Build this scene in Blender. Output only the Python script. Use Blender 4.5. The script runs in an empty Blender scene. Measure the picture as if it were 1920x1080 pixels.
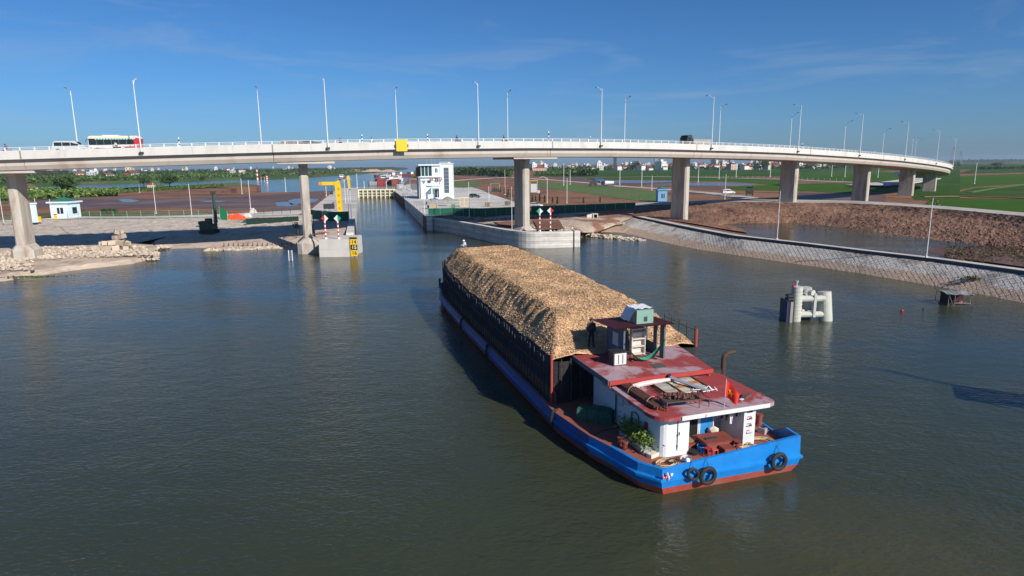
import bpy, math, random
from mathutils import Vector, Matrix, noise
random.seed(7)
R = math.radians
sc = bpy.context.scene
C = sc.collection

# ---------------- camera, sky, sun, exposure ----------------
FPX = 1200.0; PITCH = math.atan(231 / FPX); ROLL = R(0.60); H = 15.0
cam = bpy.data.cameras.new('camera'); camo = bpy.data.objects.new('camera', cam); C.objects.link(camo)
cam.sensor_width = 36; cam.lens = 36 * FPX / 1920; cam.clip_start = .5; cam.clip_end = 30000
camo.matrix_world = Matrix.Translation((0, 0, H)) @ Matrix.Rotation(R(90) - PITCH, 4, 'X') @ Matrix.Rotation(-ROLL, 4, 'Z')
sc.camera = camo
SUN_EL, SUN_AZ = R(31), R(180 - 41)          # azimuth clockwise from +Y
SDIR = Vector((math.cos(SUN_EL) * math.sin(SUN_AZ), math.cos(SUN_EL) * math.cos(SUN_AZ), math.sin(SUN_EL)))
sl = bpy.data.lights.new('sun', 'SUN'); sl.energy = 5.0; sl.angle = R(.55); sl.color = (1, .93, .83)
so = bpy.data.objects.new('sun', sl); C.objects.link(so); so.location = (60, -60, 120)
so.rotation_euler = SDIR.to_track_quat('Z', 'Y').to_euler()
W = bpy.data.worlds.new('World'); sc.world = W; W.use_nodes = True
nt = W.node_tree; nt.nodes.clear()
def N(nt, t, **k):
    n = nt.nodes.new(t)
    for a, b in k.items():
        if a[0] == '_': n.inputs[a[1:].replace('_', ' ')].default_value = b
        else: setattr(n, a, b)
    return n
sky = N(nt, 'ShaderNodeTexSky', sky_type='NISHITA', sun_disc=False, sun_elevation=SUN_EL, sun_rotation=SUN_AZ, altitude=0, air_density=1.0, dust_density=.5, ozone_density=3.0)
tc = N(nt, 'ShaderNodeTexCoord'); sx = N(nt, 'ShaderNodeSeparateXYZ'); nt.links.new(tc.outputs['Generated'], sx.inputs[0])
tr = N(nt, 'ShaderNodeValToRGB'); e0, e1 = tr.color_ramp.elements; e0.position = 0; e0.color = (.56, .90, 1.50, 1); e1.position = .42; e1.color = (.30, .74, 1.15, 1)
e2 = tr.color_ramp.elements.new(.12); e2.color = (.46, .88, 1.42, 1)
nt.links.new(sx.outputs['Z'], tr.inputs[0])
hs = N(nt, 'ShaderNodeMixRGB', blend_type='MULTIPLY'); hs.inputs[0].default_value = 1; nt.links.new(sky.outputs[0], hs.inputs[1]); nt.links.new(tr.outputs[0], hs.inputs[2])
mp = N(nt, 'ShaderNodeMapping'); mp.inputs['Scale'].default_value = (1.6, 1.6, 11); mp.inputs['Rotation'].default_value = (0, .1, .5)
nz = N(nt, 'ShaderNodeTexNoise'); nz.inputs['Scale'].default_value = 1.5; nz.inputs['Detail'].default_value = 7; nz.inputs['Roughness'].default_value = .62; nz.inputs['Distortion'].default_value = .6
rp = N(nt, 'ShaderNodeValToRGB'); rp.color_ramp.elements[0].position = .52; rp.color_ramp.elements[1].position = .85; rp.color_ramp.elements[1].color = (.62, .62, .62, 1)
mx = N(nt, 'ShaderNodeMixRGB'); mx.inputs[2].default_value = (5.2, 6.6, 8.4, 1)
nt.links.new(tc.outputs['Generated'], mp.inputs[0]); nt.links.new(mp.outputs[0], nz.inputs['Vector']); nt.links.new(nz.outputs[0], rp.inputs[0])
nt.links.new(rp.outputs[0], mx.inputs[0]); nt.links.new(hs.outputs[0], mx.inputs[1])
bg = N(nt, 'ShaderNodeBackground'); bg.inputs[1].default_value = .060
wo = N(nt, 'ShaderNodeOutputWorld'); nt.links.new(mx.outputs[0], bg.inputs[0]); nt.links.new(bg.outputs[0], wo.inputs[0])
vs = sc.view_settings; vs.view_transform = 'Standard'; vs.look = 'None'; vs.gamma = 1; vs.exposure = .17; vs.use_curve_mapping = False

# ---------------- surveying: photo pixel -> real place ----------------
def ray(px, py):
    u = px - 960; v = 540 - py; c, s = math.cos(ROLL), math.sin(ROLL)
    u2 = u * c + v * s; v2 = -u * s + v * c
    return u2, FPX * math.cos(PITCH) + v2 * math.sin(PITCH), -FPX * math.sin(PITCH) + v2 * math.cos(PITCH)
def g(px, py, z=0.0):
    x, y, zz = ray(px, py); t = (z - H) / zz
    return Vector((x * t, y * t, z))
def atY(px, py, Y):
    x, y, z = ray(px, py); t = Y / y
    return Vector((x * t, Y, H + z * t))
def proj(X, Y, Z):
    z = Z - H; yy = Y * math.cos(PITCH) - z * math.sin(PITCH); v2 = Y * math.sin(PITCH) + z * math.cos(PITCH)
    u2 = X * FPX / yy; v2 = v2 * FPX / yy; c, s = math.cos(ROLL), math.sin(ROLL)
    return 960 + u2 * c - v2 * s, 540 - (u2 * s + v2 * c)
def lerp(xs, ys, x):
    if x <= xs[0]: return ys[0]
    for i in range(len(xs) - 1):
        if x <= xs[i + 1]: return ys[i] + (ys[i + 1] - ys[i]) * (x - xs[i]) / (xs[i + 1] - xs[i])
    return ys[-1]
def sm(t): t = max(0, min(1, t)); return t * t * (3 - 2 * t)

# ---------------- materials ----------------
MATS = {}
def mat(name, col, rough=.8, var=.15, scale=2.0, bump=0.0, bscale=8.0, metal=0, col2=None, c2s=.5, c2t=(.5, .62), spec=.4, wave=None, randv=0.0, stretch=None):
    if name in MATS: return MATS[name]
    m = bpy.data.materials.new(name); m.use_nodes = True; t = m.node_tree; b = t.nodes['Principled BSDF']
    L = t.links.new
    b.inputs['Roughness'].default_value = rough; b.inputs['Metallic'].default_value = metal; b.inputs['Specular IOR Level'].default_value = spec
    geo = N(t, 'ShaderNodeNewGeometry'); mpn = N(t, 'ShaderNodeMapping')
    if stretch: mpn.inputs['Scale'].default_value = stretch
    L(geo.outputs['Position'], mpn.inputs[0])
    n1 = N(t, 'ShaderNodeTexNoise'); n1.inputs['Scale'].default_value = scale; n1.inputs['Detail'].default_value = 6; n1.inputs['Roughness'].default_value = .65
    L(mpn.outputs[0], n1.inputs['Vector'])
    last = None
    if col2:
        n2 = N(t, 'ShaderNodeTexNoise'); n2.inputs['Scale'].default_value = c2s; n2.inputs['Detail'].default_value = 5; n2.inputs['Roughness'].default_value = .6; n2.inputs['Distortion'].default_value = .4
        L(mpn.outputs[0], n2.inputs['Vector'])
        r2 = N(t, 'ShaderNodeMapRange'); r2.inputs[1].default_value = c2t[0]; r2.inputs[2].default_value = c2t[1]
        L(n2.outputs[0], r2.inputs[0])
        mxn = N(t, 'ShaderNodeMixRGB'); mxn.inputs[1].default_value = (*col, 1); mxn.inputs[2].default_value = (*col2, 1)
        L(r2.outputs[0], mxn.inputs[0]); last = mxn.outputs[0]
    mr = N(t, 'ShaderNodeMapRange'); mr.inputs[1].default_value = .25; mr.inputs[2].default_value = .75; mr.inputs[3].default_value = 1 - var; mr.inputs[4].default_value = 1 + var
    L(n1.outputs[0], mr.inputs[0]); val = mr.outputs[0]
    if randv:
        oi = N(t, 'ShaderNodeObjectInfo'); r3 = N(t, 'ShaderNodeMapRange'); r3.inputs[3].default_value = 1 - randv; r3.inputs[4].default_value = 1 + randv
        L(oi.outputs['Random'], r3.inputs[0]); mm = N(t, 'ShaderNodeMath', operation='MULTIPLY'); L(val, mm.inputs[0]); L(r3.outputs[0], mm.inputs[1]); val = mm.outputs[0]
    if wave:
        w = N(t, 'ShaderNodeTexWave'); w.inputs['Scale'].default_value = wave[0]; w.inputs['Distortion'].default_value = wave[1]; w.inputs['Detail'].default_value = 3; w.bands_direction = wave[3]
        L(mpn.outputs[0], w.inputs['Vector']); r4 = N(t, 'ShaderNodeMapRange'); r4.inputs[3].default_value = 1 - wave[2]; r4.inputs[4].default_value = 1 + wave[2]; L(w.outputs['Fac'], r4.inputs[0])
        mm = N(t, 'ShaderNodeMath', operation='MULTIPLY'); L(val, mm.inputs[0]); L(r4.outputs[0], mm.inputs[1]); val = mm.outputs[0]
    vm = N(t, 'ShaderNodeVectorMath', operation='SCALE')
    if last is None: vm.inputs[0].default_value = col
    else: L(last, vm.inputs[0])
    L(val, vm.inputs['Scale']); L(vm.outputs[0], b.inputs['Base Color'])
    if bump:
        n4 = N(t, 'ShaderNodeTexNoise'); n4.inputs['Scale'].default_value = bscale; n4.inputs['Detail'].default_value = 4
        L(mpn.outputs[0], n4.inputs['Vector']); bp_ = N(t, 'ShaderNodeBump'); bp_.inputs['Strength'].default_value = bump; bp_.inputs['Distance'].default_value = .5 / bscale
        L(n4.outputs[0], bp_.inputs['Height']); L(bp_.outputs[0], b.inputs['Normal'])
    MATS[name] = m
    return m
def plain(name, col, rough=.6, metal=0, var=.06): return mat(name, col, rough, var, 3.0, metal=metal)
def attr_mat(name, col_a, col_b, rough=.85, spec=.2, trans=0):
    """colour picked per piece from a random value stored on the mesh"""
    m = bpy.data.materials.new(name); m.use_nodes = True; t = m.node_tree; b = t.nodes['Principled BSDF']
    a = N(t, 'ShaderNodeAttribute', attribute_name='pick'); r = N(t, 'ShaderNodeMixRGB'); r.inputs[1].default_value = (*col_a, 1); r.inputs[2].default_value = (*col_b, 1)
    t.links.new(a.outputs['Fac'], r.inputs[0]); t.links.new(r.outputs[0], b.inputs['Base Color']); b.inputs['Roughness'].default_value = rough; b.inputs['Specular IOR Level'].default_value = spec
    MATS[name] = m
    return m

CONC = mat('pale_concrete', (.56, .53, .50), .85, .08, .6, .25, 6, col2=(.42, .38, .34), c2s=.22, c2t=(.48, .7), stretch=(1, 1, .35))
PARA = mat('parapet_concrete', (.62, .60, .575), .8, .06, .8, .15, 8, col2=(.49, .46, .43), c2s=.35, c2t=(.5, .75), stretch=(1, 1, .3))
GIRD = mat('girder_concrete', (.52, .46, .41), .85, .08, .5, .2, 5, col2=(.38, .29, .22), c2s=.25, c2t=(.55, .75), stretch=(1, 1, .4))
PIER = mat('pier_concrete', (.48, .44, .39), .85, .1, .7, .25, 5, col2=(.33, .26, .21), c2s=.45, c2t=(.46, .66), stretch=(2, 2, .35))
WALLC = mat('lock_wall_concrete', (.62, .59, .55), .85, .1, .5, .3, 5, col2=(.46, .43, .40), c2s=.4, c2t=(.45, .7), wave=(.28, 2.5, .13, 'Z'))
YARD = mat('yard_concrete', (.60, .58, .55), .85, .08, .3, .1, 3, col2=(.42, .39, .36), c2s=.06, c2t=(.42, .65), spec=.08)
ROAD = mat('road_surface', (.46, .43, .39), .9, .1, .4, .1, 3, col2=(.32, .28, .24), c2s=.08, spec=.08)
ASPH = mat('asphalt', (.09, .09, .095), .9, .15, 1)
SOIL = mat('brown_soil', (.27, .14, .085), .95, .25, .22, .6, 1.2, col2=(.15, .085, .065), c2s=.05, c2t=(.45, .62), spec=.08)
SOILR = mat('rough_red_soil', (.25, .145, .10), .95, .3, 1.6, 1.0, 2.2, col2=(.15, .088, .065), c2s=.12, c2t=(.42, .6), spec=.08)
MUD = mat('wet_mud', (.13, .07, .045), .55, .2, .12, .3, 1, col2=(.19, .12, .09), c2s=.035, c2t=(.45, .6))
GRASSD = mat('rough_grass', (.085, .115, .035), .95, .3, .3, .5, 1.5, col2=(.20, .135, .085), c2s=.05, c2t=(.45, .62), spec=.08)
RICE = mat('rice_green', (.042, .105, .010), .95, .2, .15, .4, 2, col2=(.065, .125, .02), c2s=.02, c2t=(.4, .65), wave=(.12, 1.2, .13, 'DIAGONAL'), spec=.08)
RICED = mat('dark_rice_green', (.03, .078, .010), .95, .2, .2, .4, 2, col2=(.06, .11, .025), c2s=.03, c2t=(.4, .65), wave=(.12, 1.2, .13, 'DIAGONAL'), spec=.08)
PALEG = mat('young_grass', (.10, .17, .06), .95, .25, .5, .4, 2, col2=(.17, .14, .08), c2s=.09, c2t=(.5, .65), spec=.08)
FARG = mat('far_farmland', (.06, .105, .03), .95, .3, .015, col2=(.15, .115, .07), c2s=.006, c2t=(.5, .62), spec=.08)
STONE = mat('revetment_stone', (.54, .47, .40), .9, .25, 1.6, .9, 2.2, col2=(.38, .32, .28), c2s=.45, c2t=(.48, .66), spec=.08)
STONE2 = mat('lower_revetment_stone', (.44, .33, .26), .9, .2, 1.6, .8, 2.5, col2=(.33, .24, .19), c2s=.5, c2t=(.48, .66))
SCREED = mat('sandy_screed', (.52, .42, .34), .9, .15, 1.2, .5, 3, col2=(.40, .31, .25), c2s=.3, spec=.08)
RUBBLE = attr_mat('rubble_stone', (.38, .32, .26), (.62, .52, .42))
STEELW = plain('white_painted_steel', (.72, .73, .74), .5)
GALV = plain('galvanised_steel', (.50, .52, .54), .45, .3)
DARK = plain('dark_steel', (.05, .05, .055), .5)
YEL = plain('yellow_paint', (.80, .52, .02), .5)
YELL = plain('faded_yellow_paint', (.74, .70, .52), .7)
BLACK = plain('black_rubber', (.022, .022, .024), .75, var=.2)
GLASSD = plain('dark_window_glass', (.02, .03, .035), .08)
WHITE = plain('white_paint', (.78, .79, .80), .6)
LBLUE = mat('pale_blue_wall', (.66, .80, .86), .7, .05, 1)
MBLUE = mat('blue_booth_wall', (.17, .36, .60), .7, .05, 1)
REDP = plain('red_paint', (.55, .03, .03), .5)
GREENP = plain('green_paint', (.02, .36, .16), .5)
NET = mat('green_netting', (.012, .10, .065), .85, .2, 3, .3, 3)
NETB = mat('bright_green_netting', (.03, .38, .14), .85, .2, 3)
TARPO = mat('orange_tarpaulin', (.75, .09, .03), .6, .2, 3)
BARK = plain('bark', (.12, .085, .06), .9)
LEAFD = attr_mat('dark_foliage', (.018, .042, .012), (.075, .125, .03))
LEAFM = attr_mat('mid_foliage', (.03, .07, .015), (.13, .19, .045))
LEAFB = attr_mat('banana_foliage', (.05, .11, .02), (.20, .28, .07))

# ---------------- mesh helpers ----------------
class MB:
    def __init__(s): s.v = []; s.f = []; s.m = []; s.pick = None
    def face(s, pts, m=0):
        i = len(s.v); s.v += [tuple(p) for p in pts]; s.f.append(tuple(range(i, i + len(pts)))); s.m.append(m); return s
    def box(s, c, d, rz=0, m=0, tilt=None):
        cx, cy, cz = c; dx, dy, dz = d[0] / 2, d[1] / 2, d[2] / 2; i = len(s.v); co, si = math.cos(rz), math.sin(rz)
        for z in (-dz, dz):
            for x, y in ((-dx, -dy), (dx, -dy), (dx, dy), (-dx, dy)):
                p = Vector((x, y, z))
                if tilt: p = tilt @ p
                s.v.append((cx + p.x * co - p.y * si, cy + p.x * si + p.y * co, cz + p.z))
        for f in ((3, 2, 1, 0), (4, 5, 6, 7), (0, 1, 5, 4), (1, 2, 6, 5), (2, 3, 7, 6), (3, 0, 4, 7)): s.f.append(tuple(i + k for k in f)); s.m.append(m)
        return s
    def bbox(s, x0, x1, y0, y1, z0, z1, m=0): return s.box(((x0 + x1) / 2, (y0 + y1) / 2, (z0 + z1) / 2), (x1 - x0, y1 - y0, z1 - z0), 0, m)
    def prism(s, poly, z0, z1, m=0, side=None, z1f=None):
        a = sum(poly[k][0] * poly[(k + 1) % len(poly)][1] - poly[(k + 1) % len(poly)][0] * poly[k][1] for k in range(len(poly)))
        if a < 0: poly = poly[::-1]
        i = len(s.v); n = len(poly)
        s.v += [(p[0], p[1], z0) for p in poly] + [(p[0], p[1], z1) for p in poly]
        s.f.append(tuple(i + n + k for k in range(n))); s.m.append(m); s.f.append(tuple(i + n - 1 - k for k in range(n))); s.m.append(m)
        for k in range(n): s.f.append((i + k, i + (k + 1) % n, i + n + (k + 1) % n, i + n + k)); s.m.append(m if side is None else side)
        return s
    def extr(s, prof, y0, y1, m=0):
        """profile in x,z extruded along y"""
        a = sum(prof[k][0] * prof[(k + 1) % len(prof)][1] - prof[(k + 1) % len(prof)][0] * prof[k][1] for k in range(len(prof)))
        if a < 0: prof = prof[::-1]
        i = len(s.v); n = len(prof); s.v += [(p[0], y0, p[1]) for p in prof] + [(p[0], y1, p[1]) for p in prof]
        s.f.append(tuple(i + k for k in range(n))); s.m.append(m); s.f.append(tuple(i + 2 * n - 1 - k for k in range(n))); s.m.append(m)
        for k in range(n): s.f.append((i + (k + 1) % n, i + k, i + n + k, i + n + (k + 1) % n)); s.m.append(m)
        return s
    def tube(s, pts, r, n=6, m=0, cap=True):
        pts = [Vector(p) for p in pts]; rr = r if isinstance(r, (list, tuple)) else [r] * len(pts); base = len(s.v); up = None
        for k, p in enumerate(pts):
            t = (pts[min(k + 1, len(pts) - 1)] - pts[max(k - 1, 0)]).normalized()
            if up is None: up = Vector((0, 0, 1)) if abs(t.z) < .9 else Vector((1, 0, 0))
            a = t.cross(up).normalized(); b = a.cross(t).normalized(); up = b
            for q in range(n):
                w = 2 * math.pi * q / n; o = p + (a * math.cos(w) + b * math.sin(w)) * rr[k]; s.v.append(tuple(o))
        for k in range(len(pts) - 1):
            for q in range(n): s.f.append((base + k * n + q, base + k * n + (q + 1) % n, base + (k + 1) * n + (q + 1) % n, base + (k + 1) * n + q)); s.m.append(m)
        if cap:
            s.f.append(tuple(base + n - 1 - q for q in range(n))); s.m.append(m); e = base + (len(pts) - 1) * n; s.f.append(tuple(e + q for q in range(n))); s.m.append(m)
        return s
    def grid(s, rows, m=0):
        i = len(s.v); nr, nc = len(rows), len(rows[0])
        for r in rows: s.v += [tuple(p) for p in r]
        for a in range(nr - 1):
            for b in range(nc - 1): s.f.append((i + a * nc + b, i + a * nc + b + 1, i + (a + 1) * nc + b + 1, i + (a + 1) * nc + b)); s.m.append(m)
        return s
    def torus(s, c, Rm, r, axis='y', n=20, k=8, m=0, sq=1.0, wob=0):
        i = len(s.v)
        for a in range(n):
            w = 2 * math.pi * a / n; rm = Rm * (1 + wob * math.sin(2 * w))
            for b in range(k):
                q = 2 * math.pi * b / k; rad = rm + r * math.cos(q); h = r * sq * math.sin(q)
                p = (rad * math.cos(w), h, rad * math.sin(w)) if axis == 'y' else (rad * math.cos(w), rad * math.sin(w), h) if axis == 'z' else (h, rad * math.cos(w), rad * math.sin(w))
                s.v.append((c[0] + p[0], c[1] + p[1], c[2] + p[2]))
        for a in range(n):
            for b in range(k): s.f.append((i + a * k + b, i + a * k + (b + 1) % k, i + ((a + 1) % n) * k + (b + 1) % k, i + ((a + 1) % n) * k + b)); s.m.append(m)
        return s
    def blob(s, c, r, m=0, jit=.25, sub=1, rng=random):
        """angular stone"""
        pts = [(0, 0, 1), (.89, 0, .45), (.28, .85, .45), (-.72, .53, .45), (-.72, -.53, .45), (.28, -.85, .45), (.72, .53, -.45), (-.28, .85, -.45), (-.89, 0, -.45), (-.28, -.85, -.45), (.72, -.53, -.45), (0, 0, -1)]
        fs = [(0, 1, 2), (0, 2, 3), (0, 3, 4), (0, 4, 5), (0, 5, 1), (1, 6, 2), (2, 7, 3), (3, 8, 4), (4, 9, 5), (5, 10, 1), (6, 7, 2), (7, 8, 3), (8, 9, 4), (9, 10, 5), (10, 6, 1), (11, 7, 6), (11, 8, 7), (11, 9, 8), (11, 10, 9), (11, 6, 10)]
        i = len(s.v); rx, ry, rz = r if isinstance(r, (tuple, list)) else (r, r, r); w = rng.random() * 6.28; co, si = math.cos(w), math.sin(w)
        for x, y, z in pts:
            k = 1 + rng.uniform(-jit, jit); x, y, z = x * k * rx, y * k * ry, z * k * rz; s.v.append((c[0] + x * co - y * si, c[1] + x * si + y * co, c[2] + z))
        for f in fs: s.f.append(tuple(i + q for q in f)); s.m.append(m)
        return s
    def build(s, name, mats, parent=None, loc=None, smooth=False, world=False, auto=None):
        me = bpy.data.meshes.new(name); me.from_pydata(s.v, [], s.f)
        for q in (mats if isinstance(mats, (list, tuple)) else [mats]): me.materials.append(q)
        if any(s.m): me.polygons.foreach_set('material_index', s.m)
        if smooth: me.polygons.foreach_set('use_smooth', [True] * len(s.f))
        if s.pick is not None:
            at = me.attributes.new('pick', 'FLOAT', 'FACE'); at.data.foreach_set('value', s.pick)
        me.update()
        return link(name, me, parent, loc, world)
def link(name, me, parent=None, loc=None, world=False):
    o = bpy.data.objects.new(name, me); C.objects.link(o)
    if loc is not None: o.location = loc
    if parent is not None:
        o.parent = parent
        if world: o.matrix_parent_inverse = base_matrix(parent).inverted()
    return o
def base_matrix(o):
    m = Matrix.Translation(o.location) @ o.rotation_euler.to_matrix().to_4x4()
    return (base_matrix(o.parent) @ m) if o.parent else m
def tag(o, label, cat, group=None, kind=None):
    o['label'] = label; o['category'] = cat
    if group: o['group'] = group
    if kind: o['kind'] = kind
    return o
def thing(name, label, cat, loc=(0, 0, 0), rz=0, group=None, kind=None):
    o = bpy.data.objects.new(name, None); C.objects.link(o); o.empty_display_size = .5; o.location = loc; o.rotation_euler = (0, 0, rz)
    return tag(o, label, cat, group, kind)
def struct(o, label=None):
    o['kind'] = 'structure'
    if label: o['label'] = label
    return o
def stuff(o): o['kind'] = 'stuff'; return o
def dup(root, loc, rz=None, label=None, group=None, scale=None):
    ch = {}
    for o in list(C.objects):
        if o.parent: ch.setdefault(o.parent.name, []).append(o)
    def cp(o, par):
        c = o.copy(); C.objects.link(c)
        if par is not None: c.parent = par
        for k in ch.get(o.name, []): cp(k, c)
        return c
    r = cp(root, None); r.location = loc
    if rz is not None: r.rotation_euler = (0, 0, rz)
    if label: r['label'] = label
    if group: r['group'] = group
    if scale: r.scale = (scale,) * 3 if isinstance(scale, (int, float)) else scale
    return r
KIDS = {}
def fastdup(root, kids, loc, rz=0, label=None, scale=None):
    """copy of a thing whose parts (kids: list of (object, [sub objects])) are known"""
    r = root.copy(); C.objects.link(r); r.location = loc; r.rotation_euler = (0, 0, rz)
    if label: r['label'] = label
    if scale: r.scale = scale if isinstance(scale, (tuple, list)) else (scale,) * 3
    for k, subs in kids:
        c = k.copy(); C.objects.link(c); c.parent = r
        for q in subs: d = q.copy(); C.objects.link(d); d.parent = c
    return r
def resample(pts, n):
    pts = [Vector(p) for p in pts]; L = [0]
    for a, b in zip(pts, pts[1:]): L.append(L[-1] + (b - a).length)
    out = []
    for k in range(n):
        t = L[-1] * k / (n - 1)
        i = 0
        while i < len(L) - 2 and L[i + 1] < t: i += 1
        q = (t - L[i]) / max(1e-6, L[i + 1] - L[i]); out.append(pts[i].lerp(pts[i + 1], q))
    return out
def loft(rows, n, sub=1, amp=0.0, fr=.5, keep=True):
    """rows of (px,py,z) -> surface; sub divisions between rows; noise relief"""
    R_ = [resample([g(*p) for p in r], n) for r in rows]; out = []
    for a in range(len(R_) - 1):
        for k in range(sub):
            t = k / sub; out.append([p.lerp(q, t) for p, q in zip(R_[a], R_[a + 1])])
    out.append(R_[-1])
    if amp:
        last = len(out) - 1
        for i, r in enumerate(out):
            for j, p in enumerate(r):
                if keep and (i == 0 or i == last or j == 0 or j == n - 1): continue
                p.z += amp * (noise.noise(p * fr) + .5 * noise.noise(p * fr * 2.7))
    mb = MB(); mb.grid(out[::-1]); return mb
def sheet(name, px, z, m, skirt=1.5, label=None):
    """land sheet from a photo outline at height z with its bank going down"""
    poly = [g(x, y, z)[:2] for x, y in px]
    mb = MB(); mb.prism(poly, z - skirt, z)
    return struct(mb.build(name, m), label)

# ================= WATER AND LAND =================
def water_mat():
    m = bpy.data.materials.new('river_water'); m.use_nodes = True; t = m.node_tree; b = t.nodes['Principled BSDF']; L = t.links.new
    geo = N(t, 'ShaderNodeNewGeometry')
    def noise_n(scale, det, st, rot=0):
        mp = N(t, 'ShaderNodeMapping'); mp.inputs['Scale'].default_value = st; mp.inputs['Rotation'].default_value = (0, 0, rot); L(geo.outputs['Position'], mp.inputs[0])
        n = N(t, 'ShaderNodeTexNoise'); n.inputs['Scale'].default_value = scale; n.inputs['Detail'].default_value = det; n.inputs['Distortion'].default_value = .5; L(mp.outputs[0], n.inputs['Vector']); return n.outputs[0]
    a = noise_n(2.6, 3, (1, 1.9, 1), .25); c = noise_n(.55, 3, (1, 1.6, 1), .2); d = noise_n(.05, 3, (1, 2.2, 1), .35)
    r = N(t, 'ShaderNodeMapRange'); r.inputs[1].default_value = .38; r.inputs[2].default_value = .62; r.inputs[3].default_value = .45; r.inputs[4].default_value = 1.15; L(d, r.inputs[0])
    ml = N(t, 'ShaderNodeMath', operation='MULTIPLY'); ml.inputs[1].default_value = 1.7; L(c, ml.inputs[0])
    ad = N(t, 'ShaderNodeMath', operation='ADD'); L(a, ad.inputs[0]); L(ml.outputs[0], ad.inputs[1])
    bm = N(t, 'ShaderNodeBump'); bm.inputs['Distance'].default_value = .05; L(r.outputs[0], bm.inputs['Strength']); L(ad.outputs[0], bm.inputs['Height']); L(bm.outputs[0], b.inputs['Normal'])
    mx = N(t, 'ShaderNodeMixRGB'); mx.inputs[1].default_value = (.032, .042, .025, 1); mx.inputs[2].default_value = (.050, .055, .028, 1); L(noise_n(.03, 3, (1, 1, 1)), mx.inputs[0])
    vd = N(t, 'ShaderNodeVectorMath', operation='DISTANCE'); vd.inputs[1].default_value = (14.5, 19.5, 0); L(geo.outputs['Position'], vd.inputs[0])
    nd = N(t, 'ShaderNodeMath', operation='MULTIPLY_ADD'); nd.inputs[1].default_value = 9; L(noise_n(.35, 4, (1, 1, 1)), nd.inputs[0]); L(vd.outputs['Value'], nd.inputs[2])
    md = N(t, 'ShaderNodeMapRange'); md.inputs[1].default_value = 8; md.inputs[2].default_value = 15; md.inputs[3].default_value = .8; md.inputs[4].default_value = 0; L(nd.outputs[0], md.inputs[0])
    m2 = N(t, 'ShaderNodeMixRGB'); m2.inputs[2].default_value = (.070, .066, .032, 1); L(md.outputs[0], m2.inputs[0]); L(mx.outputs[0], m2.inputs[1]); L(m2.outputs[0], b.inputs['Base Color'])
    b.inputs['Roughness'].default_value = .10; b.inputs['IOR'].default_value = 1.333
    return m
WATER = water_mat()
wv = MB(); wv.face([(-6000, -200, 0), (6000, -200, 0), (9000, 9000, 0), (-9000, 9000, 0)])
struct(wv.build('river', WATER), 'green brown canal water with fine wind ripples')
bed = MB(); bed.face([(-6500, -250, -4), (6500, -250, -4), (12000, 12000, -4), (-12000, 12000, -4)])
struct(bed.build('river_bed', MUD))

# far bank across the river, to the horizon
far_left = [(-700, 372), (-300, 362), (0, 347), (80, 344), (150, 341), (250, 338.5), (330, 337), (400, 334), (450, 332.5), (500, 332.5), (570, 330), (600, 328), (650, 325.5), (700, 322), (765, 316.2), (762, 314.2)]
hz = [g(x, y, 2.5)[:2] for x, y in far_left] + [(-1600, 9000), (-9000, 9000), (-8000, 500)]
mb = MB(); mb.prism(hz, -2, 2.5); struct(mb.build('far_bank', FARG), 'green far bank across the river')
# left bank mud land
L1 = [(-500, 425), (-150, 413), (0, 412), (90, 412), (300, 409), (430, 407), (560, 403), (584, 392), (627, 358), (560, 360), (480, 361), (440, 362), (412, 361), (420, 357), (445, 352), (489, 348), (470, 345), (440, 342), (400, 344), (330, 349), (250, 352), (150, 353.5), (60, 356), (0, 358), (-500, 374)]
sheet('left_bank_ground', L1, 3.2, SOIL, 4)
z = 3.23
sheet('mud_flat', [(60, 375), (130, 371), (215, 369), (300, 372), (430, 369), (500, 365), (560, 362.5), (618, 361), (575, 395), (480, 394), (300, 389), (150, 391), (40, 388)], z, MUD, .02)
sheet('grass_verge', [(-200, 408), (60, 401), (160, 399), (300, 398), (400, 397), (400, 404), (300, 405.5), (100, 408.5), (-200, 411)], z, GRASSD, .02)
sheet('grass_verge', [(-300, 385), (0, 380), (60, 376), (140, 371), (215, 366), (216, 356), (330, 350.5), (400, 345.5), (440, 343.5), (486, 347.5), (445, 350), (380, 352), (330, 356), (240, 358), (230, 352), (60, 357), (-300, 370)], z, PALEG, .02)
sheet('bank_path', [(60, 412), (90, 409), (120, 406), (300, 405), (430, 401), (560, 394), (580, 391), (584, 392), (560, 402), (430, 406), (300, 408), (150, 410)], z + .03, YARD, .02)
PUD = mat('wet_puddle', (.13, .12, .125), .22, .2, .3, spec=.5)
def puddle(pts, z): return struct(MB().prism([g(x, y, z)[:2] for x, y in pts], z - .02, z).build('puddle', PUD))
puddle([(540, 376), (552, 373), (575, 372), (600, 374), (590, 379), (560, 382), (545, 384)], z + .04)
puddle([(515, 380), (535, 378), (560, 385), (540, 387), (520, 386)], z + .04)
puddle([(218, 374), (240, 373), (262, 376), (248, 379), (232, 379)], z + .04)
puddle([(372, 377), (400, 376), (430, 377), (410, 378.5), (385, 378.5)], z + .04)
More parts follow.
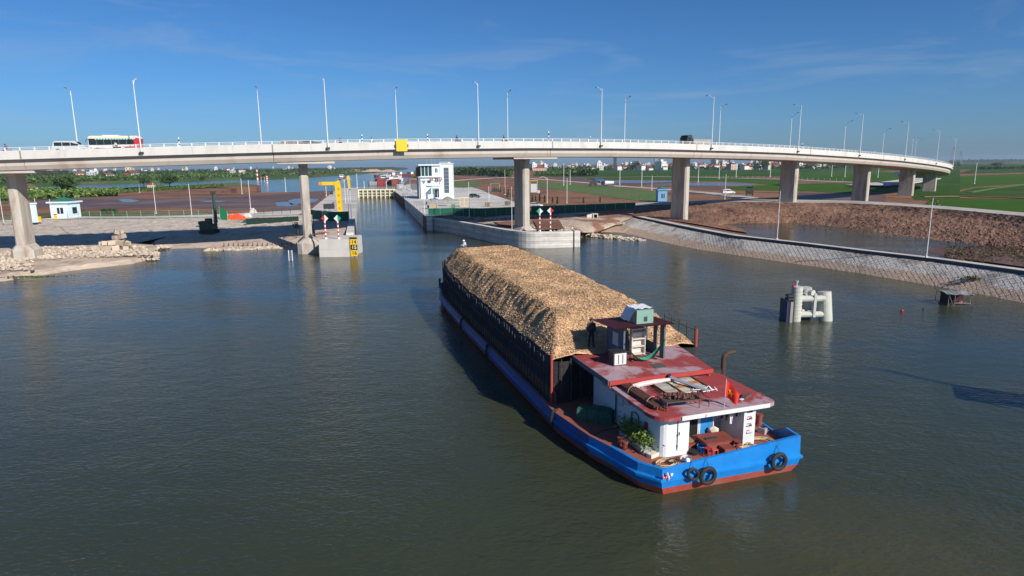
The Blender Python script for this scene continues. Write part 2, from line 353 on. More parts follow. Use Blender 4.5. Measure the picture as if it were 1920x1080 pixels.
# left slopes down to the water
mb = loft([[(-300, 420, 3.2), (0, 412, 3.2), (150, 411, 3.2), (300, 409, 3.2), (430, 407, 3.2), (560, 403, 3.2), (600, 402, 3.2)],
           [(-300, 485, 1.0), (0, 468, 1.0), (120, 462, 1.0), (250, 457, 1.0), (315, 443, 1.45), (420, 437, 1.6), (575, 431, 1.8), (610, 429, 2.0)]], 90, 14, .22, .7)
struct(mb.build('stone_revetment', STONE), 'pale stone pitched slope below the left path')
mb = loft([[(290, 452, 1.1), (315, 443, 1.45), (420, 437, 1.6), (500, 434, 1.7), (575, 431, 1.8), (655, 428, 2.0)],
           [(292, 461, .35), (420, 458, .35), (500, 457, .5), (560, 457, .5), (600, 452, .9), (650, 450, 1.2)],
           [(296, 467, -.05), (420, 465.5, -.05), (500, 466, -.05), (560, 468, -.05), (598, 468, -.05), (660, 468, -.05)]], 60, 6, .1, .8)
struct(mb.build('concrete_ramp', SCREED), 'sandy concrete ramp sloping to the water')
mb = loft([[(-300, 485, 1.0), (0, 468, 1.0), (120, 462, 1.0), (250, 456.5, 1.0), (288, 459, .8)],
           [(-300, 550, 1.0), (0, 500, .85), (120, 485, .85), (240, 472, .85), (290, 466, .7)],
           [(-300, 580, .62), (0, 515, .62), (100, 502, .62), (240, 486, .6), (288, 475, .5)],
           [(-300, 606, -.05), (0, 529, -.05), (60, 520, -.05), (150, 506, -.05), (245, 496, -.05), (298, 484, -.05)]], 70, 6, .14, 1.0)
struct(mb.build('rubble_terrace', SCREED), 'low sandy terrace around the left pier')
# lock approach on the left
sheet('lock_esplanade', [(590, 413), (584, 392), (627, 358), (640, 352), (672, 352), (667, 404), (665, 413)], 3.2, YARD, 5)
struct(loft([[(586, 412.5, 3.2), (625, 412.5, 3.2), (664, 412.5, 3.2)], [(590, 428, 2.5), (625, 427.5, 2.6), (658, 427, 2.7)], [(592, 446, 1.9), (625, 446, 1.9), (650, 446, 1.9)], [(592, 460, 1.2), (625, 460, 1.2), (650, 460, 1.2)]], 30, 5, .06, .8).build('lock_apron', SCREED))

# ---- right land ----
R1 = [(737, 356), (780, 390), (799, 407), (829, 404), (1000, 398), (1190, 392), (1200, 388), (1300, 386), (1375, 384), (1480, 384), (1600, 386), (1765, 392), (1920, 402), (2400, 432), (2900, 380)]
poly = [g(x, y, 3.2)[:2] for x, y in R1] + [(9000, 3000), (9500, 9000), (-1300, 9000)] + [g(x, y, 3.2)[:2] for x, y in [(784, 315.6), (778, 319), (771, 327), (766, 338), (745, 350)]]
mb = MB(); mb.prism(poly, -2, 3.2); struct(mb.build('right_bank_ground', SOIL), 'brown farmland on the right bank')
def patch(name, px, z, m, far=None):
    poly = [g(x, y, z)[:2] for x, y in px] + (far or [])
    return struct(MB().prism(poly, z - .02, z).build(name, m))
patch('concrete_yard', [(737, 356.3), (780, 390), (799, 407), (829, 404), (960, 399), (985, 385), (960, 377), (915, 362), (905, 357), (885, 351), (858, 352), (840, 350), (800, 345), (765, 345)], 3.24, YARD)
patch('dry_pond', [(849, 341), (880, 340), (905, 343), (898, 350), (868, 352), (848, 351)], 3.24, PALEG)
patch('far_fields', [(1010, 327), (1100, 325), (1300, 323), (1500, 322), (1790, 318), (2100, 314), (2100, 307.5), (1500, 308.5), (1000, 313)], 3.23, RICED)
patch('far_fields', [(786, 316.2), (990, 314), (1500, 309), (2300, 304.5)], 3.22, FARG, [Vector((9200, 8900)), Vector((-1200, 8900))])
patch('rice_field', [(1100, 334), (1225, 331), (1380, 332), (1500, 338), (1485, 350), (1380, 341), (1250, 337.5), (1100, 337)], 3.26, RICE)
patch('rice_field', [(1360, 350), (1480, 345), (1560, 343), (1650, 346), (1690, 352), (1665, 362), (1600, 362), (1500, 358), (1380, 357)], 3.26, RICE)
patch('rice_field', [(1000, 325), (1100, 323.5), (1250, 322), (1480, 320), (1480, 331), (1240, 330), (1100, 332), (1000, 331)], 3.26, RICED)
patch('rice_field', [(1500, 322), (1640, 321), (1700, 324), (1690, 343), (1600, 340), (1500, 336)], 3.26, RICE)
patch('rice_field', [(1715, 395), (1755, 376), (1800, 371), (1925, 373), (2300, 380), (2300, 420), (1920, 397), (1800, 391)], 3.28, RICE)
patch('rice_field', [(1790, 362), (1830, 352), (1925, 347), (2300, 350), (2300, 377), (1925, 369), (1795, 366)], 3.28, RICED)
patch('rice_field', [(1800, 356), (1800, 330), (1925, 326), (2400, 330), (2400, 347), (1925, 344), (1830, 350)], 3.27, RICE)
patch('rice_field', [(1795, 326), (1820, 318), (1925, 315), (2400, 316), (2400, 327), (1925, 323)], 3.27, RICED)
patch('rice_field', [(1690, 345), (1700, 322), (1800, 318), (1800, 371), (1755, 376), (1715, 374)], 3.25, RICED)
patch('muddy_ground', [(1480, 372), (1500, 361), (1600, 364), (1660, 365), (1660, 380), (1600, 382)], 3.25, MUD)
patch('muddy_ground', [(1030, 333), (1110, 331), (1200, 333), (1260, 338), (1370, 345), (1340, 352), (1240, 350), (1150, 346), (1060, 338)], 3.25, MUD)
patch('young_grass_field', [(1003, 341), (1060, 343), (1140, 350), (1230, 358.5), (1250, 362), (1244, 378), (1190, 376), (1110, 364), (1050, 356), (1008, 350)], 3.27, PALEG)
patch('shallow_pool', [(1110, 339), (1180, 338), (1262, 339), (1262, 341), (1200, 343), (1140, 342)], 3.27, PUD)
patch('shallow_pool', [(1240, 345), (1330, 342), (1420, 345), (1400, 348), (1300, 348)], 3.27, PUD)
# roads
def road(name, pts, z, w, m=ROAD):
    P = resample([g(x, y, z) for x, y in pts], 30); a, b = [], []
    for i, p in enumerate(P):
        t = (P[min(i + 1, 29)] - P[max(i - 1, 0)]).normalized(); n = Vector((-t.y, t.x, 0)); a.append(p + n * w / 2); b.append(p - n * w / 2)
    mb = MB(); mb.grid([b, a]); mb.grid([[p - Vector((0, 0, .4)) for p in b], b]); mb.grid([a, [p - Vector((0, 0, .4)) for p in a]])
    return struct(mb.build(name, m))
road('farm_road', [(997, 335.5), (1050, 338.5), (1100, 342.5), (1160, 349), (1260, 355.5), (1335, 362), (1385, 368), (1440, 376)], 3.42, 7)
road('farm_road', [(848, 327), (900, 329), (950, 332), (1000, 335), (1060, 339)], 3.40, 6)
road('farm_road', [(835, 340), (880, 336), (930, 333), (960, 332)], 3.38, 5)
road('concrete_field_track', [(1205, 331), (1300, 332), (1400, 334.5), (1480, 336.5), (1560, 340), (1640, 343), (1720, 350)], 3.42, 5, YARD)
road('field_dyke', [(1730, 368), (1800, 367), (1925, 371), (2300, 380)], 3.45, 2.2, SOIL)
road('field_dyke', [(1818, 360), (1860, 353), (1930, 344), (2000, 338)], 3.45, 2.0, PALEG)
road('approach_ramp', [(1620, 347), (1680, 342), (1735, 334)], 4.4, 16, CONC)
# embankment and dyke road
mb = loft([[(1350, 426, .7), (1360, 420, .8), (1480, 418, .8), (1537, 422, .8), (1605, 430, .8), (1685, 442, .8), (1755, 451, .8), (1805, 457, .8), (1920, 472, .9), (2300, 520, .9)],
           [(1340, 400, 2.6), (1375, 392, 3.6), (1480, 391, 3.6), (1595, 393, 3.6), (1685, 399, 3.6), (1780, 406, 3.6), (1920, 419, 3.6), (2300, 455, 3.6)],
           [(1294, 382, 4.3), (1375, 378, 4.6), (1480, 379.5, 4.7), (1595, 381, 4.7), (1685, 385.5, 4.7), (1780, 392.5, 4.7), (1920, 405, 4.7), (2300, 436, 4.7)]], 260, 22, .26, .9)
struct(mb.build('soil_embankment', SOILR), 'rough reddish brown soil embankment beyond the pond')
mb = loft([[(1191, 386, 3.3), (1294, 382, 4.3), (1375, 378, 4.6), (1480, 379.5, 4.7), (1595, 381, 4.7), (1685, 385.5, 4.7), (1780, 392.5, 4.7), (1920, 405, 4.7), (2300, 436, 4.7)],
           [(1191, 380.5, 3.5), (1294, 377, 4.5), (1375, 373.5, 4.75), (1480, 374, 4.85), (1595, 376, 4.85), (1685, 380.5, 4.85), (1780, 387, 4.85), (1920, 398.5, 4.85), (2300, 428, 4.85)]], 80, 1)
struct(mb.build('dyke_road', ROAD), 'pale dyke road along the top of the embankment')
mb = loft([[(1191, 380.5, 3.5), (1294, 377, 4.5), (1375, 373.5, 4.75), (1480, 374, 4.85), (1595, 376, 4.85), (1685, 380.5, 4.85), (1780, 387, 4.85), (1920, 398.5, 4.85), (2300, 428, 4.85)],
           [(1191, 383, 2.0), (1294, 383, 2.0), (1375, 382, 2.0), (1480, 383, 2.0), (1595, 385, 2.0), (1685, 390, 2.0), (1780, 397, 2.0), (1920, 408, 2.0), (2300, 440, 2.0)]], 60, 2)
struct(mb.build('dyke_back_slope', GRASSD))
mb = loft([[(1185, 406, 2.3), (1206, 406, 2.3), (1300, 419, 2.3), (1350, 428, 1.3), (1400, 436, 1.0)],
           [(1185, 398, 2.7), (1230, 398, 2.8), (1300, 407, 2.5), (1345, 422, 1.2), (1358, 421, .8), (1400, 424, .5)],
           [(1185, 388, 3.2), (1230, 385, 3.6), (1294, 382, 4.3), (1340, 390, 3.6), (1362, 398, 2.8), (1400, 410, 1.2), (1440, 416, .6)]], 70, 9, .22, .5)
struct(mb.build('bare_earth_bank', SOILR), 'bare reddish earth around the bridge pier')
pond = [(1345, 425), (1352, 419), (1480, 413), (1620, 424), (1755, 446), (1920, 468), (2300, 515), (2300, 590), (1920, 520), (1740, 496), (1620, 480), (1500, 464), (1400, 446)]
struct(MB().prism([g(x, y, .85)[:2] for x, y in pond], .3, .85).build('pond', WATER), 'still pond behind the revetment walkway')
mb = loft([[(1740, 478, .8), (1840, 489, 1.1), (1920, 500, 1.2), (2300, 560, 1.2)], [(1735, 470, .95), (1830, 474, 1.1), (1920, 484, 1.1), (2300, 540, 1.1)], [(1765, 461, .8), (1850, 464, .9), (1920, 472, .9), (2300, 525, .9)]], 60, 5, .16, .6)
struct(mb.build('mud_flat', MUD))
# right revetment: slope, kerb and walkway
TOE = [(1089, 447, -.1), (1100, 441, -.1), (1121, 436, -.1), (1164, 437, -.1), (1260, 459, -.1), (1300, 467, -.1), (1377, 479, -.1), (1500, 497, -.1), (1600, 512, -.1), (1712, 531, -.1), (1815, 549, -.1), (1920, 570, -.1), (2200, 635, -.1), (2500, 706, -.1)]
TOP = [(1090, 402, 2.6), (1130, 399, 2.7), (1165, 399, 2.6), (1190, 409, 2.35), (1245, 421, 2.3), (1313, 435, 2.3), (1377, 447, 2.3), (1500, 461, 2.3), (1620, 476, 2.3), (1755, 492, 2.3), (1920, 515, 2.3), (2200, 560, 2.3), (2500, 609, 2.3)]
def toe_top(n):
    # matched columns: same fraction measured on each line from the east side
    return resample([g(*p) for p in TOE], n), resample([g(*p) for p in TOP], n)
A_, B_ = toe_top(140)
_T = resample([g(*p) for p in TOE], 900); _A = []; _last = 0
for _i, _b in enumerate(B_):
    _k = min(range(_last, 900), key=lambda q: (_T[q] - _b).length_squared); _last = _k; _A.append(A_[_i].lerp(_T[_k], sm(_i / 30)))
A_ = _A
rows = []
for k in range(13):
    t = k / 12; row = []
    for a, b in zip(A_, B_):
        p = a.lerp(b, t)
        if 0 < k < 12: p = p + Vector((0, 0, .05 * noise.noise(p * .9)))
        row.append(p)
    rows.append(row)
struct(MB().grid(rows).build('revetment_bed', [mat('revetment_bed_mortar', (.15, .12, .10), .95, .25, 1.5, .6, 4, col2=(.10, .085, .075), c2s=.4, c2t=(.45, .62))]), 'stone and concrete slope of the right bank')
wk = [(1190, 408, 2.3), (1245, 420, 2.3), (1313, 434, 2.3), (1377, 446, 2.3), (1500, 460, 2.3), (1620, 475, 2.3), (1755, 491, 2.3), (1920, 514, 2.3), (2200, 559, 2.3), (2500, 608, 2.3)]
P = resample([g(*p) for p in wk], 60)
def offs(P, w, dz=0):
    o = []
    for i, p in enumerate(P):
        t = (P[min(i + 1, len(P) - 1)] - P[max(i - 1, 0)]).normalized(); o.append(p + Vector((-t.y, t.x, 0)) * w + Vector((0, 0, dz)))
    return o
sgn = 1 if offs(P, 1)[30].y > P[30].y else -1
mb = MB(); rws = [offs(P, 0, -.3), offs(P, 0, .35), offs(P, sgn * .35, .35), offs(P, sgn * .35, .28), offs(P, sgn * 2.1, .28), offs(P, sgn * 2.12, .1), offs(P, sgn * 3.2, -1.5)]
mb.grid(rws[:6]); struct(MB().grid([offs(P, sgn * 1.9, .22), offs(P, sgn * 5, -.12), offs(P, sgn * 9, -.75), offs(P, sgn * 14, -1.9)]).build('soil_strip', SOILR)); struct(mb.build('walkway', CONC), 'pale walkway with shade-darkened kerb above the stone slope')
# kerb blocks as pieces along the near edge of the walkway
KERB = mat('kerb_stone_shaded', (.085, .095, .11), .9, .15, 2, randv=.15)  # grey lowered so the water face of the kerb reads as shaded
KP = resample([g(*p) for p in wk], 141); kp = thing('kerb', 'low grey kerb wall of blocks beside the walkway, coloured dark for shade', 'kerb', KP[0])
for i in range(140):
    a, b = KP[i], KP[i + 1]; m_ = (a + b) / 2; L_ = (b - a).length - .03; rz = math.atan2((b - a).y, (b - a).x)
    o = MB().box((0, 0, 0), (L_, .3, .66)).build('kerb_block', KERB, kp, m_ + Vector((0, 0, .08)) - KP[0] + Vector((math.sin(rz), -math.cos(rz), 0)) * .16 * (1 if sgn > 0 else -1)); o.rotation_euler = (0, 0, rz)

# stones between the diamond joints of the right slope
def slope_pt(s, t):
    s = max(0, min(.9999, s)) * 139; i = int(s); f = s - i
    a = A_[i].lerp(A_[i + 1], f); b = B_[i].lerp(B_[i + 1], f); return a.lerp(b, t)
SL = sum((b - a).length for a, b in zip(B_, B_[1:])); cells = []
DG = .80
PAVA = [mat('pitched_stone_pale', (.60, .55, .50), .9, .3, 1.2, .6, 4, randv=.22, col2=(.34, .30, .27), c2s=.3), mat('pitched_stone_tan', (.45, .33, .25), .9, .25, 1.2, .6, 4, randv=.2)]
for i in range(int(SL / DG * 2)):
    for j in range(-1, 40):
        u = (i + (j % 2) * .5) * DG; mid = slope_pt(u / SL, 0); wlen = (slope_pt(u / SL, 1) - mid).length
        w = j * DG / 2 * .85
        if u > SL or w < -.1 or w > wlen + .1: continue
        h = DG / 2 * .93; pts = []
        for du, dw in ((-h, 0), (0, -h * .85), (h, 0), (0, h * .85)):
            ww = max(.02, min(wlen - .05, w + dw)); uu = u + du + random.uniform(-.03, .03)
            pts.append(slope_pt(uu / SL, ww / wlen))
        if (pts[1] - pts[3]).length < .2: continue
        nn = (pts[1] - pts[0]).cross(pts[2] - pts[0]); nn = nn.normalized() * (1 if nn.z > 0 else -1); c = sum(pts, Vector()) / 4
        cells.append((c.length, c, [p - c for p in pts], nn, 1 if w < wlen * .42 else 0))
cells.sort(key=lambda q: q[0])
rv = thing('stone_pitching', 'diamond pattern of pale pitched stones on the right bank slope', 'stone pitching', B_[0]); rest = [MB(), MB()]
for k, (d_, c, pts, nn, mi) in enumerate(cells):
    up = nn * random.uniform(.03, .05); tgt = MB() if k < 290 else rest[mi]; o0 = Vector() if k < 290 else c - B_[0]
    top = [p * .93 + up + o0 for p in pts]; bot = [p * .98 + o0 + nn * .008 for p in pts]
    if (top[1] - top[0]).cross(top[2] - top[0]).dot(nn) < 0: top, bot = top[::-1], bot[::-1]
    ctr = up * 1.05 + o0
    for q in range(4): tgt.face([top[q], top[(q + 1) % 4], ctr]); tgt.face([bot[q], bot[(q + 1) % 4], top[(q + 1) % 4], top[q]])
    if k < 290: tgt.build('stone', PAVA[mi], rv, c - B_[0])
for mi in (0, 1):
    if rest[mi].f: stuff(rest[mi].build('stone_row', PAVA[mi], rv))

def rubble(name, label, n, spot, size, m=RUBBLE, cat='rocks'):
    mb = MB(); pk = []
    for k in range(n):
        p = spot(k); r = random.uniform(*size); mb.blob(p, (r, r * random.uniform(.6, 1), r * random.uniform(.4, .8)), 0, .3); pk += [random.random()] * 20
    mb.pick = pk; o = mb.build(name, m); tag(o, label, cat, kind='stuff'); return o
def between(a, b, w, z0, z1):
    def f(k):
        t = random.random(); p = a.lerp(b, t); q = random.gauss(0, .33); n = Vector((-(b - a).y, (b - a).x, 0)).normalized()
        return p + n * q * w + Vector((0, 0, z0 + (z1 - z0) * max(0, 1 - abs(q) * 1.5) * random.random()))
    return f
rubble('riprap', 'long low bar of pale broken rock in front of the left concrete ramp', 420, between(g(385, 470), g(562, 464), 1.6, -.15, .35), (.2, .5))
def terr(k):
    t = random.random(); a = g(70 + 220 * t, 486 - 8 * t, 1); b = g(70 + 200 * t, 462, 1); return a.lerp(b, random.random()) + Vector((0, 0, .02))
rubble('loose_stones', 'loose pale stones scattered over the terrace by the left pier', 900, terr, (.1, .36))
def terr2(k):
    a = g(random.uniform(265, 298), random.uniform(462, 487), .25); return a
rubble('loose_stones', 'broken rocks tumbling into the water at the tip of the left terrace', 130, terr2, (.2, .5))
def r1(k): return g(random.uniform(1, 62), random.uniform(468, 505), 1.0)
rubble('loose_stones', 'dark wet stones in the gap between terrace and ramp', 90, lambda k: g(random.uniform(284, 318), random.uniform(453, 465), .4), (.2, .5))
rubble('loose_stones', 'stones piled left of the leftmost pier footing', 260, r1, (.12, .4))
rubble('riprap', 'broken rocks in the water beside the curved wall end', 190, between(g(1090, 437, .5), g(1205, 452), 2.2, -.2, .4), (.2, .55))
rubble('riprap', 'pale rock heap behind the red and white marker poles', 150, lambda k: g(random.uniform(1000, 1075), random.uniform(423, 433), 2.2), (.15, .42))
rubble('loose_stones', 'stones along the upper edge of the shallow inlet', 150, between(g(1092, 428, .5), g(1170, 419, 1.4), 1.0, 0, .2), (.12, .35))
rubble('clods', 'clods of reddish soil strewn over the embankment', 1100, lambda k: (lambda t, q: g(1360 + 560 * t, 416 + 50 * t - (31 + 3 * t) * q, .9 + 3.4 * q))(random.random(), random.random()), (.06, .2), attr_mat('soil_clods', (.18, .10, .075), (.3, .17, .12)))
# the heap of big blocks: every block a part
bh = thing('block_heap', 'heap of big pale stone blocks on the terrace beside the left pier', 'stone heap', g(213, 470, .9))
bh.scale = (1.25, 1.25, 1.3); sv = mat('block_stone', (.48, .40, .32), .9, .2, 2, .4, 4, randv=.2)
for bx, by, bz, s_ in [(-2.6, .2, .3, .8), (-1.6, -.4, .3, .9), (-.5, -.6, .35, 1.0), (.6, -.3, .35, 1.0), (1.7, -.1, .3, .9), (2.5, .5, .3, .8), (-1.1, .7, .3, .9), (.2, .8, .3, .9), (1.3, .9, .3, .9), (-1.1, .1, 1.0, .8), (0, 0, 1.1, .9), (1.0, .2, 1.1, .9), (1.9, .4, .95, .7), (.4, .3, 1.8, .8), (1.1, .4, 1.85, .8), (.6, .3, 2.5, .7), (1.15, .4, 2.5, .6), (-3.2, .6, .2, .6), (3.1, .1, .25, .6), (-2.0, .8, .9, .6)]:
    o = MB().box((0, 0, 0), (s_ * 1.15, s_ * .85, s_ * .72)).build('stone_block', sv, bh, (bx, by, bz)); o.rotation_euler = (random.uniform(-.3, .3), random.uniform(-.3, .3), random.uniform(0, 3)); o.scale = (random.uniform(.7, 1.25), random.uniform(.7, 1.2), random.uniform(.7, 1.15))

# ================= THE VIADUCT =================
S0 = -130; HD = []; cx, cy = -31.19, 109.26
def head(s):
    u = s / 100; 
    if s < 190: return .3086 + .2844 * u - .0148 * u * u - .0085 * u ** 3
    u = 1.9; h = .3086 + .2844 * u - .0148 * u * u - .0085 * u ** 3
    return h + (s - 190) * .0028 + max(0, s - 240) * .0022
PATH = {0: (cx, cy)}
x, y = cx, cy
for s in range(0, 460): x += math.cos(head(s + .5)); y += math.sin(head(s + .5)); PATH[s + 1] = (x, y)
x, y = cx, cy
for s in range(0, -135, -1): x -= math.cos(head(s - .5)); y -= math.sin(head(s - .5)); PATH[s - 1] = (x, y)
def ztop(s): return lerp([-130, -80, -47, -29, -9, 13, 38, 55, 69, 94, 110, 144, 177, 233, 300, 440], [16.2, 17.2, 17.78, 18.2, 18.65, 19.1, 19.3, 19.27, 19.12, 18.68, 18.35, 17.28, 16.1, 13.7, 10.6, 5.2], s)
def BR(s, n=0, dz=0):
    """point on the viaduct: s along the near edge, n metres across, dz below/above the parapet top"""
    i = math.floor(s); f = s - i; a, b = PATH[i], PATH[min(i + 1, 460)]; h = head(s)
    return Vector((a[0] + (b[0] - a[0]) * f - math.sin(h) * n, a[1] + (b[1] - a[1]) * f + math.cos(h) * n, ztop(s) + dz))
def s_at(px, n=0, dz=0, s0=-100, s1=255):
    best = min(((abs(proj(*BR(s0 + k * .25, n, dz))[0] - px), s0 + k * .25) for k in range(int((s1 - s0) * 4))), key=lambda q: q[0]); return best[1]
via = thing('viaduct', 'long curving concrete road viaduct crossing the whole scene on tall piers', 'bridge', BR(-49, 6.5, -17))
def sweep(s0, s1, prof, step=2.5):
    k = max(1, round((s1 - s0) / step)); rows = []
    for i in range(k + 1):
        s = s0 + (s1 - s0) * i / k; rows.append([BR(s, n, dz) for n, dz in prof])
    mb = MB(); i0 = 0; n = len(prof); mb.v = [tuple(p) for r in rows for p in r]
    for i in range(k):
        for j in range(n): mb.f.append((i * n + j, i * n + (j + 1) % n, (i + 1) * n + (j + 1) % n, (i + 1) * n + j)); mb.m.append(0)
    mb.f.append(tuple(n - 1 - j for j in range(n))); mb.m.append(0); mb.f.append(tuple(k * n + j for j in range(n))); mb.m.append(0)
    return mb
BWID = 13.0
joints = [-88, -44, -8, 42, 78, 119, 160, 201, 242, 283, 324]
PS = [-48.5, -3.5, 38.5, 80, 121, 162.5, 203.5, 244.5, 285.5]
for a, b in zip(joints, joints[1:]):
    sweep(a + .04, b - .04, [(.75, -1.32), (.75, -2.2), (1.1, -2.85), (BWID - 1.1, -2.85), (BWID - .75, -2.2), (BWID - .75, -1.32)]).build('girder', GIRD, via, world=True)
sweep(-130, 330, [(.02, -1.0), (.02, -1.28), (.5, -1.318), (BWID - .5, -1.318), (BWID - .02, -1.28), (BWID - .02, -1.0)], 4).build('deck_slab', CONC, via, world=True)
sweep(-130, 330, [(.45, -.997), (.45, -.5), (BWID - .45, -.5), (BWID - .45, -.997)][::-1], 4).build('road_surface', ASPH, via, world=True)
s = -128.0
while s < 328:
    sweep(s + .012, s + 5.988, [(0, 0), (0, -1.27), (.018, -1.27), (.40, -.9), (.26, 0)], 3).build('parapet_panel', PARA, via, world=True); s += 6
s = -128.0
while s < 328:
    sweep(s + .012, s + 11.988, [(BWID - .26, 0), (BWID - .40, -.9), (BWID - .018, -1.27), (BWID, -1.27), (BWID, 0)], 4).build('parapet_panel', PARA, via, world=True); s += 12
# railing: posts as parts, rails as long tubes
pm = MB().box((0, 0, .24), (.16, .13, .48)).build('railing_post', STEELW, via); pme = pm.data
bpy.data.objects.remove(pm); posts = []
s = -98.0
while s < 262: posts.append((s, .13)); s += 2.0
s = -96.0
while s < 250: posts.append((s, BWID - .13)); s += 2.9
posts.sort(key=lambda q: BR(*q).length)
far = MB()
for k, (s, n) in enumerate(posts):
    p = BR(s, n); 
    if k < 295:
        o = link('railing_post', pme, via, p - via.location); o.rotation_euler = (0, 0, head(s))
    else: far.box(p + Vector((0, 0, .24)), (.16, .13, .48), head(s))
if far.f: stuff(far.build('railing_post_row', STEELW, via, world=True))
for n in (.13, BWID - .13):
    for dz, r in ((.47, .045), (.24, .03)):
        MB().tube([BR(-128 + 4 * k, n, dz) for k in range(100)], r, 5).build('handrail', STEELW, via, world=True)
for s in joints:
    sweep(s - .12, s + .12, [(-.012, .004), (-.012, -1.28), (.01, -1.28), (.01, .004)], .24).build('expansion_joint', mat('joint_strip', (.32, .26, .22), .9), via, world=True)
# piers
GZ = [.6, .0, 1.6, 2.2, 2.2, 3.0, 3.0, 3.0, 3.0]
for k, s in enumerate(PS):
    c = BR(s, BWID / 2); h = head(s); zt = ztop(s) - 2.86; z0 = GZ[k] - 1.5; L = Vector((c.x, c.y, 0))
    W2, T2 = (2.3, .74)
    if k == 0: W2 = 1.7
    ch = .3
    pl = [(-T2 + ch, -W2), (T2 - ch, -W2), (T2, -W2 + ch), (T2, W2 - ch), (T2 - ch, W2), (-T2 + ch, W2), (-T2, W2 - ch), (-T2, -W2 + ch)]
    m = MB(); zs = [z0, z0 + 5.5, z0 + 11, zt - .9] if k < 3 else [z0, z0 + 5.2, z0 + 10.4, zt - .0]
    zs = [q for q in zs if q <= zt]
    # lifts of the casting with recessed joints
    for a, b in zip(zs, zs[1:]):
        m.prism(pl, a, b - .03); m.prism([(q[0] * .985, q[1] * .985) for q in pl], b - .03, b)
    if k < 3:
        # flared head carrying the hammer table
        zz = zt - .9; n_ = 8
        top = [(q[0] * 1.05, q[1] * 1.2) for q in pl]
        i = len(m.v); m.v += [(q[0], q[1], zz) for q in pl] + [(q[0], q[1], zt - .36) for q in top]
        for q in range(8): m.f.append((i + q, i + (q + 1) % 8, i + 8 + (q + 1) % 8, i + 8 + q)); m.m.append(0)
    o = m.build('pier', PIER, via, L - via.location); o.rotation_euler = (0, 0, h)
    if k < 3:
        tb = MB().box((.6, 0, zt - .2), (9.2 if k else 9.6, BWID - 2.6, .36)); t_ = tb.build('pier_table', GIRD, via, L - via.location); t_.rotation_euler = (0, 0, h)
        fz = 3.1 if k == 0 else 2.7 if k == 1 else 3.0; a_, b_ = (1.7, 2.0) if k == 0 else (1.85, 3.1)
        oc = lambda f: [(-a_ * f + .7, -b_ * f), (a_ * f - .7, -b_ * f), (a_ * f, -b_ * f + .7), (a_ * f, b_ * f - .7), (a_ * f - .7, b_ * f), (-a_ * f + .7, b_ * f), (-a_ * f, b_ * f - .7), (-a_ * f, -b_ * f + .7)]
        f_ = MB().prism(oc(1), -2, fz - .9); i = len(f_.v); f_.v += [(q[0], q[1], fz - .9) for q in oc(1)] + [(q[0] * 1.05, q[1] * 1.03, fz) for q in pl]
        for q in range(8): f_.f.append((i + q, i + (q + 1) % 8, i + 8 + (q + 1) % 8, i + 8 + q)); f_.m.append(0)
        e_ = f_.build('pier_base', PIER, o)
    if k in (0, 2, 3):
        x_ = T2 + .12 if k else -T2 - .12
        for dy in ((-.9,) if k != 2 else (-1.4, -.9)):
            q = MB().tube([(x_, dy, z0 + 2), (x_, dy, zt - 1.2), (x_, dy - .8, zt + .3)], .1, 6).build('drain_pipe', STEELW if k == 2 else GALV, o)

# street lamps on both parapets
def lamp_proto():
    t = thing('street_lamp', 'street lamp', 'street lamp', (0, 0, 0), 0, 'street lamps on the viaduct')
    p = MB().tube([(0, 0, -1.0), (0, 0, .5), (0, 0, 10.1)], [.11, .10, .055], 6).build('pole', STEELW, t)
    a = MB().tube([(0, 0, 9.1), (.25, 0, 9.75), (.8, 0, 10.2), (1.5, 0, 10.42)], [.05, .045, .04, .035], 5).build('arm', STEELW, t)
    h = MB().extr([(1.35, 10.36), (1.45, 10.5), (1.9, 10.6), (2.15, 10.55), (2.1, 10.45)], -.14, .14).build('lamp_head', GALV, t)
    b = MB().box((-.02, 0, -.75), (.42, .6, .28)).build('bracket', DARK, t)
    return t, [(p, []), (a, []), (h, []), (b, [])]
lt, lk = lamp_proto(); first = True
ordn = ['first', 'second', 'third', 'fourth', 'fifth', 'sixth', 'seventh', 'eighth', 'ninth', 'tenth', 'eleventh', 'twelfth', 'thirteenth']
def put_lamp(s, n, label):
    global first
    p = BR(s, n, -.05); rz = head(s) + (R(90) if n < 5 else R(-90))
    if first: lt.location = p; lt.rotation_euler = (0, 0, rz); lt['label'] = label; first = False
    else: fastdup(lt, lk, p, rz, label)
for k, px in enumerate([264, 615, 896, 1126, 1334, 1495, 1611, 1696, 1755, 1786]):
    put_lamp(s_at(px), -.2, 'tall white street lamp on the near parapet, %s from the left' % ordn[k])
for k, px in enumerate([147, 492, 745, 951.5, 1170, 1348, 1480, 1581, 1653, 1707, 1746]):
    put_lamp(s_at(px, BWID + .2, -.3), BWID + .2, 'white street lamp on the far parapet, %s from the left' % ordn[k])
# striped marker posts standing on the far parapet
def striped(name, label, cat, loc, h, r, cols, n, group=None, dia=None, rz=0):
    t = thing(name, label, cat, loc, rz, group)
    for k in range(n):
        MB().tube([(0, 0, h * k / n), (0, 0, h * (k + 1) / n)], r, 8).build('band', cols[k % len(cols)], t)
    return t
for k, px in enumerate([336, 680, 802, 1030, 1107, 1504, 1640, 1730]):
    s = s_at(px, BWID - .5, .4); p = BR(s, BWID - .35, 0)
    striped('marker_post', 'short black and white banded marker post above the railing, %s from the left' % ordn[k], 'marker post', p, [2.0, 1.9, 1.9, 2.6, 1.7, 2.6, 2.6, 2.4][k], .11, [plain('matt_black', (.03, .03, .03)), WHITE], 6, 'banded marker posts on the viaduct')
